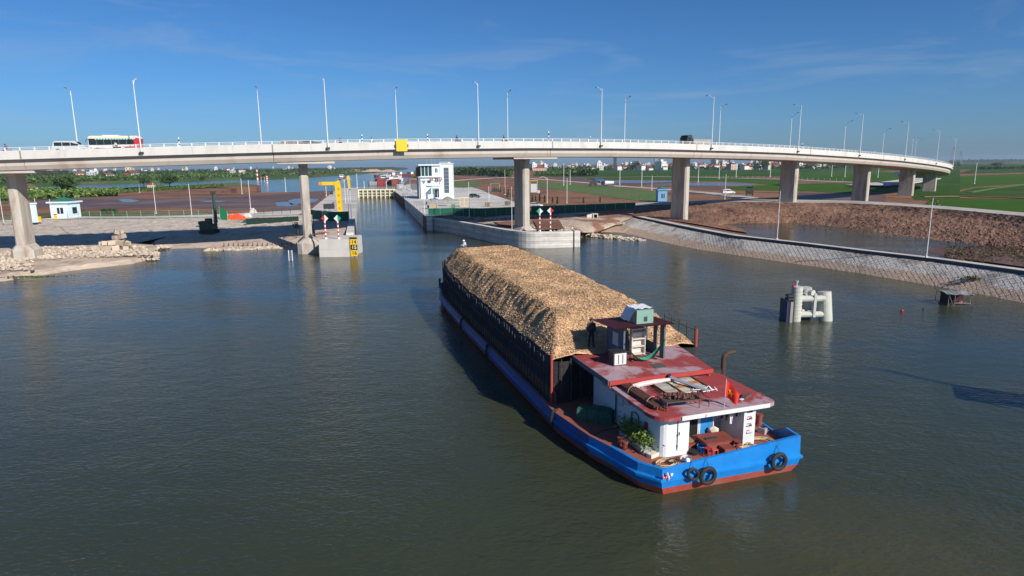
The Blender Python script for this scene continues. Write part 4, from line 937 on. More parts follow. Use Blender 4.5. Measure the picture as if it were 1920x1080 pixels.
# port side: sliding door, windows, pipes
sd = MB().prism([(-3.31, 5.7), (-3.25, 5.7), (-3.25, 6.9), (-3.31, 6.9)], 1.5, 3.1).build('side_door', CABW, barge)
MB().bbox(-3.34, -3.312, 5.62, 5.68, 1.5, 3.1).build('door_seam', DARK, sd)
for y_, a, b in ((4.9, 1.9, 3.2), (4.2, 2.5, 3.2)):
    MB().tube([(-3.29, y_, b), (-3.29, y_, (a + b) / 2), (-3.29, y_ + .5, (a + b) / 2 - .1)], .03, 5).build('pipe', GALV, barge)
MB().tube([(-3.3, 3.9, 1.5), (-3.3, 3.9, 2.6), (-3.3, 3.5, 2.7), (-3.3, 3.2, 2.6), (-3.3, 3.2, 1.5)], .03, 5).build('pipe', DARK, barge)
MB().bbox(-3.31, -3.25, 2.35, 2.6, 2.0, 2.6).build('notice_plate', plain('crimson_plate', (.40, .03, .06)), barge)
MB().bbox(-3.29, -3.25, 7.2, 7.8, 2.6, 2.85).build('notice_plate', WHITE, barge)
# pictograms on the white pillar: four little red marks each above a dark vehicle shape
for k in range(4):
    z = 3.02 - k * .36; o = MB()
    o.bbox(1.50, 1.58, 1.092, 1.098, z + .07, z + .12); o.bbox(1.60, 1.66, 1.092, 1.098, z + .08, z + .13)
    if k < 3: o.bbox(1.68, 1.75, 1.092, 1.098, z + .07, z + .12)
    o.build('red_mark', REDP, barge)
    q = MB(); q.extr([(1.46, z - .06), (1.50, z + .03), (1.56, z - .03), (1.80, z - .03), (1.80, z - .06)], 1.091, 1.098); q.extr([(1.58, z - .02), (1.62, z + .05), (1.78, z + .05), (1.80, z - .02)], 1.090, 1.098) if k != 3 else None
    q.build('dark_mark', DARK, barge)
# lower roof
lr = rounded([(-3.85, 6.3), (-3.85, .5), (2.8, .6), (2.8, 6.3)], 1, .95, 8)
i2 = lr.index((2.8, .6)); lr = rounded(lr, i2, .35)
MB().prism(lr, 3.37, 3.55).build('cabin_roof', ROOFR, barge)
MB().box((-.12, .525, 3.455), (4.9, .05, .20), math.atan2(.1, 6.65)).build('roof_edge', mat('chipped_white_trim', (.72, .70, .68), .6, .08, 2, col2=(.45, .2, .12), c2s=1.2, c2t=(.62, .68)), barge)

# upper roof
ur = [(-4.1, 4.95), (2.15, 4.95), (2.9, 9.75), (-4.05, 9.75)]
MB().prism(ur, 3.80, 3.97).build('upper_roof', ROOFR, barge)
MB().bbox(-4.08, 2.15, 4.90, 4.948, 3.74, 3.975).build('roof_fascia', plain('roof_fascia_red', (.40, .05, .045), .5), barge)
MB().bbox(-3.2, 2.0, 5.2, 9.5, 3.552, 3.80).build('roof_riser', plain('riser_red', (.3, .05, .045), .6), barge)
MB().box((-4.12, 7.35, 3.86), (.05, 4.8, .28)).build('roof_edge', plain('slate_trim', (.12, .14, .18), .6), barge)
for sg, x_ in ((-1, -4.0), (1, 2.0)): MB().bbox(x_ - .03, x_ + .03, 5.0, 5.06, 3.55, 3.8).build('roof_post', RP, barge)
MB().bbox(-.75, -.05, 6.0, 6.75, 3.975, 3.995).build('hatch', mat('hatch_grey', (.10, .09, .08), .8, .2, 4), barge)
# panel seams on the roofs
for v in (-2.4, -.9, .7):
    MB().bbox(v - .008, v + .008, 5.0, 9.7, 3.972, 3.978).build('roof_seam', RP, barge)
for u in (1.9, 3.4): MB().bbox(-3.7, 2.9, u - .008, u + .008, 3.552, 3.558).build('roof_seam', RP, barge)
# steering shelter on the upper roof
BLUW = plain('shelter_blue', (.07, .13, .24), .6); FRM = plain('shelter_frame', (.10, .13, .16), .6)
for v, u in ((-1.95, 7.5), (.62, 7.5), (-1.95, 9.5), (.62, 9.5), (.0, 9.5)):
    MB().bbox(v - .05, v + .05, u - .05, u + .05, 3.97, 6.05 - (.1 if u > 9 else 0)).build('shelter_post', FRM, barge)
w_ = MB(); w_.bbox(-2.0, -1.95, 7.5, 9.5, 3.97, 4.75); w_.bbox(-2.0, -1.95, 7.5, 8.1, 4.75, 6.0); w_.bbox(-2.0, -1.95, 8.9, 9.5, 4.75, 6.0); w_.bbox(-2.0, -1.95, 8.1, 8.9, 5.6, 6.0); w_.build('shelter_wall', BLUW, barge)
w_ = MB(); w_.bbox(.6, .65, 8.3, 9.5, 3.97, 4.6); w_.bbox(.6, .65, 8.3, 8.7, 4.6, 6.0); w_.bbox(.6, .65, 7.5, 7.95, 3.97, 6.0); w_.build('shelter_wall', FRM, barge)
w_ = MB().bbox(-1.9, -.7, 9.47, 9.53, 3.97, 4.9).build('shelter_wall', BLUW, barge)
MB().bbox(-1.98, -1.94, 8.15, 8.85, 4.2, 5.5).build('shelter_window', plain('pale_pane', (.55, .6, .66), .3), barge)
cr = MB(); rr = []
for k in range(67):
    v = -2.7 + 3.7 * k / 66; zz = .025 * (1 if k % 2 else -1); rr.append((v, zz))
cr.grid([[(v, 7.05, 6.12 + z) for v, z in rr], [(v, 10.0, 5.98 + z) for v, z in rr]]); cr.grid([[(v, 10.0, 5.95 + z) for v, z in rr], [(v, 7.05, 6.09 + z) for v, z in rr]])
cr.build('corrugated_roof', mat('corrugated_dark_red', (.17, .045, .045), .6, .15, 2), barge)
# wheel stand / cupboard inside
m = MB(); m.bbox(-.85, -.80, 8.6, 8.9, 3.97, 5.5); m.bbox(.0, .05, 8.6, 8.9, 3.97, 5.5)
for z in (3.99, 4.45, 4.9, 5.3, 5.5): m.bbox(-.85, .05, 8.6, 8.9, z, z + .06)
m.bbox(-.85, .05, 8.86, 8.9, 3.97, 5.5); sh_ = m.build('shelf_unit', plain('cream_wood', (.62, .56, .52)), None, BO); sh_.rotation_euler = (0, 0, BRZ); tag(sh_, 'cream open shelf unit standing inside the steering shelter', 'shelf')
# water tank with draped white sheet on the shelter roof
wt = thing('water_tank', 'pale green tank box with a little hole on the shelter roof', 'tank', BP(-.55, 8.1, 6.1), BRZ)
MB().bbox(-.55, .5, -.45, .5, 0, .78).build('tank_body', plain('mint_green', (.20, .36, .31), .6), wt); MB().bbox(-.1, .12, -.462, -.452, .12, .4).build('hole', DARK, wt)
rows = []
for i in range(9):
    r = []
    for j in range(13):
        v = -1.05 + 1.85 * j / 12; u = -.35 + 1.1 * i / 8; e_ = max(0, abs(v + .02) - .62); r.append((v if e_ == 0 else v * .93, u, .86 - e_ * 1.7 + .03 * math.sin(j * 2 + i)))
    rows.append(r)
cl = MB().grid(rows).build('sheet', plain('white_sheet', (.75, .76, .82), .8), None, BP(-.55, 8.1, 6.1)); cl.rotation_euler = (0, 0, BRZ); tag(cl, 'white sheet draped over the green tank on the shelter roof', 'sheet')
# hammock
rows = []
for i in range(15):
    t = i / 14; v = -1.95 + 2.57 * t; sag = -1.05 * (1 - (2 * t - 1) ** 2); w = .05 + .2 * math.sin(math.pi * t); rows.append([(v, 7.42 - w, 5.15 + sag), (v, 7.42, 5.15 + sag - w * .5), (v, 7.42 + w, 5.15 + sag)])
hm = MB().grid(rows).build('hammock', plain('hammock_green', (.05, .30, .20), .8), None, BO); hm.rotation_euler = (0, 0, BRZ); tag(hm, 'green hammock slung between the shelter posts on the barge', 'hammock')
# small cabinet left of the shelter
cb = thing('cabinet', 'small black and white cabinet at the left foot of the shelter', 'cabinet', BP(-2.35, 7.4, 3.98), BRZ)
MB().bbox(-.42, .42, -.3, .3, .0, .75).build('box', DARK, cb); MB().bbox(-.36, .36, -.31, -.302, .05, .7).build('door', plain('grey_white', (.6, .6, .6)), cb); MB().bbox(-.5, .48, -.38, .36, .75, .8).build('top', BLACK, cb)
for v in (-.12, .14): MB().bbox(v - .02, v + .02, -.325, -.312, .1, .62).build('bar', DARK, cb)
# junk on deck inside shelter
rd = MB(); 
for k in range(14): rd.box((random.uniform(-1.4, .2), random.uniform(7.5, 8.3), 4.02), (random.uniform(.2, .6), .08, .08), random.random() * 3)
tag(rd.build('scrap_timber', RUST, None, BO), 'rusty odds and ends on the roof under the green hammock', 'scrap'); C.objects['scrap_timber'].rotation_euler = (0, 0, BRZ)

def onb(name, label, cat, v, u, z, rz=0, group=None): return thing(name, label, cat, BP(v, u, z), BRZ + rz, group)
# bundle of rusty pipes
t = onb('pipe_bundle', 'bundle of rusty poles tied together on the port side of the cabin roof', 'poles', -3.0, 1.4, 3.58, R(3))
for k in range(16): MB().tube([(-.35 + .07 * (k % 8) + random.uniform(-.02, .02), random.uniform(-.1, .25), .06 + .09 * (k // 8)), (-.2 + .07 * (k % 8), random.uniform(3.9, 4.5), .06 + .09 * (k // 8) + random.uniform(0, .05))], .035, 6).build('pole', RUST, t)
for y_ in (.9, 2.6): MB().torus((-.02, y_, .02), .36, .015, 'y', 14, 4, 0).build('tie', plain('rope_tan', (.5, .4, .28)), t)
t = onb('loose_pipes', 'three short rusty bars lying between the poles and the board stack', 'bars', -1.9, 2.6, 3.58, R(12))
for k in range(3): MB().tube([(k * .12, 0, .04), (k * .15 + .1, 1.8 - k * .3, .05)], .03, 6).build('bar', RUST, t)
# boards/panels
t = onb('board_stack', 'weathered panels with pale and rusty boards flat on the cabin roof', 'panels', -1.8, 3.0, 3.57, R(-2))
PC = [plain('board_pale', (.48, .46, .40), .8, var=.2), plain('board_rust', (.42, .20, .08), .8, var=.3), plain('board_grey', (.36, .34, .30), .8, var=.2), plain('board_cream', (.58, .50, .38), .8, var=.2)]
for i in range(3):
    for j in range(7):
        if i == 1 and j > 4: continue
        MB().bbox(i * .85, i * .85 + .78, j * .36, j * .36 + .32, .03, .07 + .02 * ((i + j) % 2)).build('board', random.choice(PC), t)
for i in range(4): MB().bbox(i * .85 - .05, i * .85 - .0, -.05, 2.6, .05, .14).build('frame_bar', RUST, t)
t = onb('beam', 'pale grey steel channel lying slanted across the boards on the cabin roof', 'beam', -.65, 4.75, 3.75, 0)
MB().tube([(0, 0, .12), (.85, -2.2, .0)], .09, 4).build('channel', plain('lavender_grey_paint', (.42, .42, .52)), t); MB().tube([(-.03, .08, .16), (.05, .0, .14)], .13, 6).build('end_cap', BLACK, t)
t = onb('scrap_bars', 'white painted metal frame lying at the end of the slanted beam', 'frame', .35, 2.6, 3.68, R(5))
t.scale = (.62, .62, .6)
for a, b in (((-.7, 0, .1), (.75, .05, .1)), ((-.2, -.2, .1), (-.2, .35, .15)), ((.1, -.15, .12), (.1, .3, .4)), ((.55, -.25, .08), (.55, .1, .3)), ((-.2, .35, .15), (.1, .3, .4)), ((.1, .3, .4), (.35, .1, .1)), ((-1.1, .7, .1), (-.4, .45, .1)), ((-1.1, .7, .1), (-.9, .95, .1)), ((-.4, .45, .1), (-.2, .7, .1))): MB().tube([a, b], .035, 5).build('bar', WHITE, t)
t = onb('rolled_sheet', 'long roll of pinkish white sheeting at the foot of the upper roof', 'sheet roll', -2.6, 4.55, 3.66)
MB().tube([(-.4, -.1, .03), (.2, -.02, .1), (1.0, .05, .12), (1.9, .12, .1)], [.16, .14, .13, .1], 8).build('roll', plain('pinkish_sheet', (.66, .55, .56), .8), t)
rag = MB(); rng = random.Random(3)
for k in range(40): rag.blob((rng.gauss(0, .22), rng.gauss(0, .1), .1), .06, 0, .4)
tag(rag.build('rag_pile', plain('green_grey_rag', (.10, .12, .09), .9), None, BP(-.9, 4.75, 3.58)), 'small heap of dark rags at the head of the boards', 'rags')
rag = MB()
for k in range(30): rag.blob((rng.gauss(0, .15), rng.gauss(0, .1), .1), .05, 0, .4)
tag(rag.build('rag_pile', plain('white_rag', (.6, .58, .56), .9), None, BP(-2.75, 4.6, 3.58)), 'small heap of white rags beside the roll of sheeting', 'rags')
# low frame table with red bundle
t = onb('bench_frame', 'rusty low metal bench frame near the stern edge of the cabin roof', 'bench', -2.0, 1.55, 3.55, R(-3))
for v, u in ((-.9, -.35), (.8, -.35), (-.9, .4), (.8, .4), (1.35, -.3), (1.35, .5)): MB().tube([(v, u, 0), (v, u, .42)], .025, 5).build('leg', RUST, t)
for a, b in (((-.9, -.35, .42), (.8, -.35, .42)), ((-.9, .4, .42), (.8, .4, .42)), ((.8, -.35, .42), (1.35, -.3, .42)), ((1.35, -.3, .42), (1.35, .5, .42)), ((.8, .4, .42), (1.35, .5, .42)), ((-.9, -.35, .42), (-.9, .4, .42)), ((-.9, -.35, .05), (-1.6, .3, .35))): MB().tube([a, b], .02, 5).build('rail', RUST, t)
MB().bbox(-.88, .78, -.33, .38, .40, .425).build('seat_mesh', plain('dark_mesh', (.06, .05, .05), .9), t)
rag = MB()
for k in range(110): rag.blob((rng.gauss(0, .42), rng.gauss(0, .14), .05 + .12 * rng.random()), .09, 0, .45)
tag(rag.build('net_bundle', plain('dusty_red_net', (.13, .055, .05), .95, var=.3), None, BP(-1.9, 1.6, 3.98)), 'dusty red netting bundled on the bench frame', 'netting')
# flag: red with a yellow star
t = onb('flag', 'red flag with a yellow star on a short staff above the stern', 'flag', -.05, .85, 3.55, R(-20))
MB().tube([(0, 0, 0), (.03, 0, 1.42)], .02, 6).build('staff', GALV, t)
def fl(a, b):  # a along hoist from top 0..1, b along fly 0..1 : drooping corner
    droop = b * .75; return Vector((.04 + b * .62 * (1 - .25 * a), .16 * math.sin(b * 5) * (0.4 + a), 1.38 - a * .85 * (1 - .1 * b) - droop * (.95 - .35 * a)))
rows = [[fl(i / 10, j / 12) for j in range(13)] for i in range(11)]
MB().grid(rows).build('cloth', plain('flag_red', (.68, .03, .015), .7, var=.04), t, smooth=True)
stp = []
for k in range(10):
    r_ = .27 if k % 2 == 0 else .11; w = math.pi / 2 + k * math.pi / 5; stp.append((.5 - r_ * math.sin(w), .46 + r_ * .8 * math.cos(w)))
for sg in (-1, 1):
    m = MB(); c0 = fl(.5, .46) + Vector((0, sg * .012, 0))
    P5 = [fl(a, b) + Vector((0, sg * .012, 0)) for a, b in stp]
    for k in range(10): m.face([c0, P5[k], P5[(k + 1) % 10]])
    m.build('star', plain('star_yellow', (.85, .62, .03), .7), t)
# exhaust
t = onb('exhaust_pipe', 'rusty brown bent exhaust pipe rising at the starboard edge of the roof', 'exhaust', 3.2, 5.5, 3.2)
MB().tube([(0, 0, 0), (0, 0, 1.0), (.03, .0, 1.22), (.2, 0, 1.36), (.75, .02, 1.4)], [.13, .13, .13, .12, .10], 10).build('pipe', plain('sooty_rust', (.075, .04, .03), .8), t)
MB().tube([(-1.15, .2, .38), (-.2, .0, .32)], .24, 10).build('silencer', BLACK, t); MB().tube([(-.9, .2, .3), (-.9, .25, .7)], .05, 6).build('strap', DARK, t)
# small things on roof corner
t = onb('tin_box', 'dented brown tin lying on the starboard side of the cabin roof', 'tin', 1.75, 1.6, 3.56, .4); MB().extr([(-.3, 0), (-.15, .12), (.25, .14), (.35, .02)], -.12, .12).build('tin', plain('brown_tin', (.12, .08, .07)), t); MB().bbox(-.55, -.3, -.08, .06, 0, .02).build('lid', WHITE, t)
# laundry
for k, (v, c, l_) in enumerate([(.35, (.45, .55, .65), .7), (.55, (.02, .02, .025), .75), (.75, (.02, .02, .02), .85), (.95, (.7, .7, .72), 1.0), (1.18, (.05, .05, .06), .6), (1.28, (.55, .6, .65), .55)]):
    w = .16; q = MB(); q.grid([[(-w / 2 + w * j / 4, .03 * math.sin(j * 2 + i), -l_ * i / 6) for j in range(5)] for i in range(7)])
    o = q.build('hanging_garment', plain('cloth_%d' % k, c, .9), None, BP(v, 1.9 - .1 * k, 3.28)); o.rotation_euler = (0, 0, BRZ)
    tag(o, ['pale blue cloth hanging by the blue curtain', 'black shirt hanging next to the blue curtain', 'long black garment hanging in the passage', 'long white cloth hanging in the passage', 'dark garment hanging close to the white pillar', 'pale cloth hanging against the white pillar'][k], 'laundry', 'laundry under the cabin roof')
# deck furniture
RB = mat('rust_red_box', (.24, .06, .045), .65, .2, 3)
t = onb('stern_locker', 'large rusty red steel locker table on the stern deck', 'locker', -.25, 1.2, 1.3, R(-4))
MB().bbox(-.6, .8, -.45, .6, .1, .5).build('body', RB, t); MB().bbox(-.7, .9, -.5, .65, .5, .56).build('lid', RB, t)
for v, u in ((-.55, -.4), (.75, -.4), (-.55, .55), (.75, .55)): MB().bbox(v - .05, v + .05, u - .05, u + .05, 0, .1).build('leg', RB, t)
MB().bbox(-.5, .1, -.1, .1, .56, .6).build('latch', DARK, t)
t = onb('steel_box', 'smaller open rusty steel box left of the locker', 'box', -1.15, 1.75, 1.3, R(10)); MB().bbox(-.45, .45, -.3, .35, 0, .32).build('body', RB, t); MB().bbox(-.45, .45, -.1, .38, .32, .37).build('lid', mat('rust_brown', (.3, .17, .1), .8, .25, 3), t)
t = onb('cushion', 'cream seat cushion on the back of the locker', 'cushion', .25, 2.0, 1.75); MB().blob((0, 0, .14), (.3, .16, .22), 0, .08).build('pad', plain('cream_cloth', (.66, .55, .47), .9), t)
t = onb('capstan', 'red capstan post on the stern deck by the locker', 'capstan', .55, .5, 1.3); MB().tube([(0, 0, 0), (0, 0, .12), (0, 0, .5), (0, 0, .6)], [.2, .13, .13, .19], 12).build('drum', RB, t); MB().tube([(-.24, 0, .4), (.24, 0, .4)], .04, 6).build('bar', RB, t)
t = onb('winch_box', 'low red winch housing beside the stern capstan', 'winch', -.05, .4, 1.3); MB().bbox(-.3, .3, -.2, .35, 0, .42).build('housing', RB, t); MB().tube([(-.32, .0, .3), (.32, 0, .3)], .1, 8).build('axle', DARK, t)
t = onb('bucket', 'bright blue plastic bucket on the stern deck', 'bucket', -1.05, 1.05, 1.3); MB().tube([(0, 0, 0), (0, 0, .36)], [.17, .22], 14, cap=False).build('body', plain('bucket_blue', (.02, .2, .6), .4), t); MB().torus((0, 0, .36), .22, .02, 'z', 16, 5).build('rim', plain('bucket_blue'), t) if False else MB().torus((0, 0, .36), .22, .02, 'z', 16, 5).build('rim', MATS['bucket_blue'], t); MB().tube([(0, 0, .28), (0, 0, .285)], .2, 12).build('water', WATER, t)
PK = plain('coral_plastic', (.60, .10, .09), .4)
for k, (v, u, lb) in enumerate([(-.78, .45, 'coral red plastic stool in front of the blue bucket'), (-1.0, .62, 'darker red plastic stool behind the coral stool')]):
    t = onb('plastic_stool', lb, 'stool', v, u, 1.3, .2 * k); mm_ = PK if k == 0 else plain('dark_red_plastic', (.40, .04, .05), .4)
    for sx in (-1, 1):
        for sy in (-1, 1): MB().tube([(sx * .15, sy * .15, 0), (sx * .11, sy * .11, .38)], .025, 5).build('leg', mm_, t)
    MB().bbox(-.14, .14, -.14, .14, .38, .42).build('seat', mm_, t)
t = onb('basin', 'shiny metal basin upside down on the port stern deck edge', 'basin', -2.25, .5, 1.42); MB().tube([(0, 0, .0), (0, 0, .12), (0, 0, .16)], [.28, .2, .08], 16).build('bowl', plain('shiny_metal', (.8, .75, .75), .2, .9), t)
t = onb('dark_basin', 'dark round basin against the cabin corner', 'basin', -1.5, 1.05, 1.3); MB().tube([(0, 0, 0), (0, 0, .18)], [.2, .26], 14).build('bowl', BLACK, t)
t = onb('bollard_pair', 'pair of red mooring bollards on the starboard deck edge', 'bollards', 3.75, 2.95, 1.3)
for u in (0, .55):
    q = MB().tube([(0, u, 0), (0, u, .5)], .15, 10).build('bollard', RB, t); MB().tube([(0, u, .5), (0, u, .6)], .19, 10).build('cap', RB, q)
MB().bbox(-.22, .22, -.25, .8, 0, .04).build('base_plate', RB, t)
t = onb('bollard_pair', 'pair of red mooring bollards on the port deck edge', 'bollards', -4.35, 2.55, 1.3)
for u in (0, .55):
    q = MB().tube([(0, u, 0), (0, u, .36)], .12, 10).build('bollard', RB, t); MB().tube([(0, u, .36), (0, u, .44)], .16, 10).build('cap', RB, q)
ROPE = plain('tan_rope', (.52, .40, .24), .9, var=.2)
def coil(name, label, v, u, z, rr, loops, m=ROPE, wild=.25, seed=1):
    rg = random.Random(seed); pts = []
    for k in range(loops * 12):
        a = k * math.pi / 6; r_ = rr * (1 + wild * math.sin(k * .37 + seed) + .08 * rg.random()); pts.append((r_ * math.cos(a) * 1.5, r_ * math.sin(a), .04 + .02 * (k // 12) + .02 * rg.random()))
    o = MB().tube(pts, .025, 5).build(name, m, None, BP(v, u, z)); o.rotation_euler = (0, 0, BRZ); tag(o, label, 'rope')
coil('mooring_rope', 'loose coil of tan rope on the starboard stern deck', 2.2, .95, 1.3, .42, 5, seed=2)
coil('mooring_rope', 'tan rope lying beside the red capstan', 1.2, .55, 1.3, .25, 3, seed=4)
coil('mooring_rope', 'tan rope coil at the port stern corner of the deck', -3.3, .45, 1.3, .3, 4, seed=6)
coil('mooring_rope', 'dark rope coil by the port stern corner', -2.95, .55, 1.34, .16, 3, BLACK, seed=8)
t = onb('jerrycan', 'grey can by the cut away stern bulwark', 'can', 3.2, 2.0, 1.3, .4); MB().bbox(-.13, .13, -.2, .2, 0, .3).build('can', GALV, t); MB().bbox(-.03, .03, -.1, .1, .3, .36).build('handle', DARK, t)
# plant in trough
t = onb('planter', 'leafy green shrub in a grey trough beside the port cabin wall', 'plant', -3.62, 3.0, 1.3)
MB().bbox(-.22, .22, -1.35, 1.2, 0, .28).build('trough', plain('trough_grey', (.32, .33, .34)), t)
lf = MB(); pk = []; rg = random.Random(11)
for k in range(2300):
    c = Vector((rg.gauss(0, .2), rg.gauss(-.1, .62), .62 + rg.gauss(0, .25))); 
    if c.z < .22: continue
    d_ = Vector((rg.gauss(0, 1), rg.gauss(0, 1), rg.uniform(-.2, 1))).normalized(); s_ = d_.cross(Vector((rg.random(), rg.random(), rg.random()))).normalized(); L_ = rg.uniform(.06, .12)
    lf.face([c - d_ * L_, c + s_ * L_ * .35, c + d_ * L_, c - s_ * L_ * .35]); pk.append(rg.random())
lf.pick = pk; stuff(lf.build('leaves', attr_mat('pot_plant_leaves', (.05, .12, .02), (.30, .38, .10)), t))
for k in range(7): MB().tube([(0, -1.1 + .35 * k, .2), (rg.gauss(0, .08), -1.1 + .35 * k, .7)], .015, 4).build('stem', BARK, t)
t = onb('foam_box', 'small cream foam box at the foot of the shrub', 'box', -3.45, 1.45, 1.3, .3); MB().bbox(-.28, .28, -.16, .16, 0, .16).build('tray', plain('cream_foam', (.72, .66, .5)), t); MB().bbox(-.3, .3, -.18, .18, .16, .19).build('lid', plain('cream_foam_lid', (.75, .7, .56)), t)
# green covered tank on the side deck
t = onb('covered_tank', 'dark green netted box standing on the port side deck', 'covered box', -4.15, 6.35, 1.3, R(47))
m = MB(); rows = []
sec = [(-.42, 0), (-.46, .5), (-.40, .72), (0, .78), (.40, .72), (.46, .5), (.42, 0)]
for i in range(13): 
    y_ = -.95 + 1.9 * i / 12; k_ = 1 - .12 * abs(2 * i / 12 - 1) ** 3; rows.append([(x_ * k_ + .02 * math.sin(i * 3), y_, z_ * k_) for x_, z_ in sec])
m.grid(rows); i = len(m.v); m.face(rows[0]); m.face(rows[-1][::-1])
m.build('cover', mat('dark_green_net', (.035, .11, .075), .9, .35, 5, .6, 7), t)
for y_ in (-.3, .35): MB().tube([(x_ * 1.02, y_, z_ * 1.02) for x_, z_ in sec], .02, 4).build('strap', BLACK, t)
MB().tube([(.3, -1.1, .62), (.3, -.95, .62)], .17, 12).build('drum_end', plain('grey_green', (.12, .15, .14)), t)
# hose line across the side deck
MB().tube([(-5.2, 3.4 + 1.1, 1.33), (-4.4, 4.9, 1.33), (-3.4, 5.0, 1.33)], .02, 4).build('deck_hose', BLACK, barge)
# tyres
def tyre(label, v, u, z, r, rz=0, wob=0):
    t = thing('tyre_fender', label, 'tyre', BP(v, u, z), BRZ + rz, 'tyre fenders on the barge stern')
    MB().torus((0, 0, 0), r, r * .3, 'y', 24, 10, 0, .85, wob).build('tyre', BLACK, t)
    MB().tube([(0, .02, r * .75), (.03, .08, r * 1.45), (.05, .3, r * 1.55 + .12)], .015, 4).build('rope', DARK, t)
tyre('middle sized worn tyre hanging on the stern right of the small one', -1.6, -.32, .85, .36)
tyre('small squashed tyre hanging nearest the port stern corner', -2.35, -.26, 1.02, .26, 0, -.15)
tyre('large black tyre hanging near the starboard stern corner', 2.35, -.30, .92, .37)
t = onb('plastic_rag', 'red and white plastic scrap hanging over the port stern corner', 'rag', -3.6, -.1, 1.05); m = MB()
for k in range(9): m.blob((random.gauss(0, .12), -.05, random.gauss(0, .1)), (.08, .04, .08), k % 2, .3)
m.build('scrap', [WHITE, plain('pink_plastic', (.7, .15, .2))], t)
# anchor-ish bow gear
MB().bbox(-1.2, 1.2, 48.5, 49.5, 1.3, 1.9).build('bow_winch', RB, barge)
MB().tube([(-4.6, 47, 1.3), (-4.6, 47, 2.4)], .12, 8).build('bow_post', DARK, barge)
MB().tube([(-2.6, 47.6, 4), (-2.6, 47.6, 6.3)], .02, 4).build('stake', STK, barge)
# crew
make_person('man in a checked dark shirt standing on the chips left of the shelter', BP(-2.75, 10.1, chip_h(-2.75, 10.1) - .02), BRZ + R(170), 'stand', (.035, .045, .06), (.02, .02, .025))
make_person('person with a white hat sitting on the far end of the chip heap', BP(-1.9, 45.4, chip_h(-1.9, 45.4) - .02), BRZ + R(60), 'sit', (.45, .48, .52), (.1, .1, .12), WHITE)

# ================= LOCK, BANKS AND THEIR THINGS =================
def wall_from(px, z, th, z0=-2.5, side=1):
    P = [g(x, y, z) for x, y in px]; Q = []
    for i, p in enumerate(P):
        t = (P[min(i + 1, len(P) - 1)] - P[max(i - 1, 0)]).normalized(); Q.append(p + Vector((-t.y, t.x, 0)) * th * side)
    return P, Q
def wall_mesh(P, Q, z0, z1, batter=0):
    mb = MB(); lo = [Vector((p.x, p.y, z0)) for p in P]; a = [Vector((p.x, p.y, z1)) for p in P]; b = [Vector((q.x, q.y, z1)) for q in Q]; c = [Vector((q.x, q.y, z0)) for q in Q]
    mb.grid([lo, a, b, c]); mb.face([lo[0], a[0], b[0], c[0]]); mb.face([lo[-1], a[-1], b[-1], c[-1]]); return mb
def offs_(P, w):
    o = []
    for i, p in enumerate(P):
        t = (P[min(i + 1, len(P) - 1)] - P[max(i - 1, 0)]).normalized(); o.append(p + Vector((-t.y, t.x, 0)) * w)
    return o
CW_ = [(1074.5, 433.7), (1040, 434.6), (1012, 435.2), (995, 435.2), (980, 434.6), (966, 433.3), (950, 431.3), (930, 428), (912, 424.8), (897, 421.8), (862, 416), (829, 410.5), (800, 407.5)]
P_, Q_ = wall_from(CW_, 2.95, 1.1, side=-1); P_ = resample(P_, 60); P_ = P_[:1] + [(P_[i - 1] + P_[i] + P_[i + 1]) / 3 for i in range(1, 59)] + P_[59:]; Q_ = offs_(P_, -1.1)
cwl = thing('curved_wall', 'long curved board marked concrete guide wall right of the lock channel', 'wall', P_[20] - Vector((0, 0, 2.95)))
for a, b in ((0, 20), (20, 40), (40, 59)): wall_mesh(P_[a:b + 1], Q_[a:b + 1], -2.5, 2.95).build('wall_section', WALLC, cwl, world=True)
P2, Q2 = wall_from([(1088, 433.4), (1077.5, 433.6)], 2.95, 1.4, side=-1); wall_mesh(P2, Q2, -2.5, 2.97).build('end_block', WALLC, cwl, world=True)
for k in range(1, 7):
    zz = k * .42; MB().tube([p + Vector((0, -.0, zz - 2.95)) for p in [q.lerp(r, -.012) for q, r in zip(P_, Q_)]], .02, 4).build('board_joint', plain('joint_grey', (.3, .29, .28), .9), cwl, world=True)
_e = [g(800, 407.4, 3.2), g(738, 356, 3.2)]; P_ = [_e[0].lerp(_e[1], q / 4) for q in range(5)]; _t = (_e[1] - _e[0]).normalized(); Q_ = [p + Vector((_t.y, -_t.x, 0)) * 1.3 for p in P_]; rw = thing('lock_wall', 'right chamber wall of the ship lock below the white control building', 'wall', (P_[1].x, P_[1].y, 0))
for a in range(4): wall_mesh(P_[a:a + 2], Q_[a:a + 2], -2.5, 3.26).build('wall_section', WALLC, rw, world=True)
P_, Q_ = wall_from([(662.5, 436), (664.5, 420), (667, 405), (669.5, 380), (672, 352)], 3.0, 1.3, side=1); lw = thing('lock_wall', 'left chamber wall of the ship lock running back from the numbered board', 'wall', (P_[1].x, P_[1].y, 0))
for a in range(4): wall_mesh(P_[a:a + 2], Q_[a:a + 2], -2.5, 3.0).build('wall_section', WALLC, lw, world=True)
a, b = g(597, 449, 3.0), g(662.5, 448, 3.0); blk = thing('lock_head_block', 'square concrete wall head facing the water left of the lock channel', 'wall', ((a.x + b.x) / 2, a.y, 0))
MB().bbox(a.x, b.x, a.y, a.y + 6.5, -2.5, 1.3).build('lower_lift', CONC, blk, world=True); MB().bbox(a.x + .02, b.x - .02, a.y + .02, a.y + 6.5, 1.33, 3.0).build('upper_lift', CONC, blk, world=True); MB().bbox(a.x + .05, b.x - .05, a.y + .05, a.y + 6.4, 1.25, 1.35).build('joint', PIER, blk, world=True)
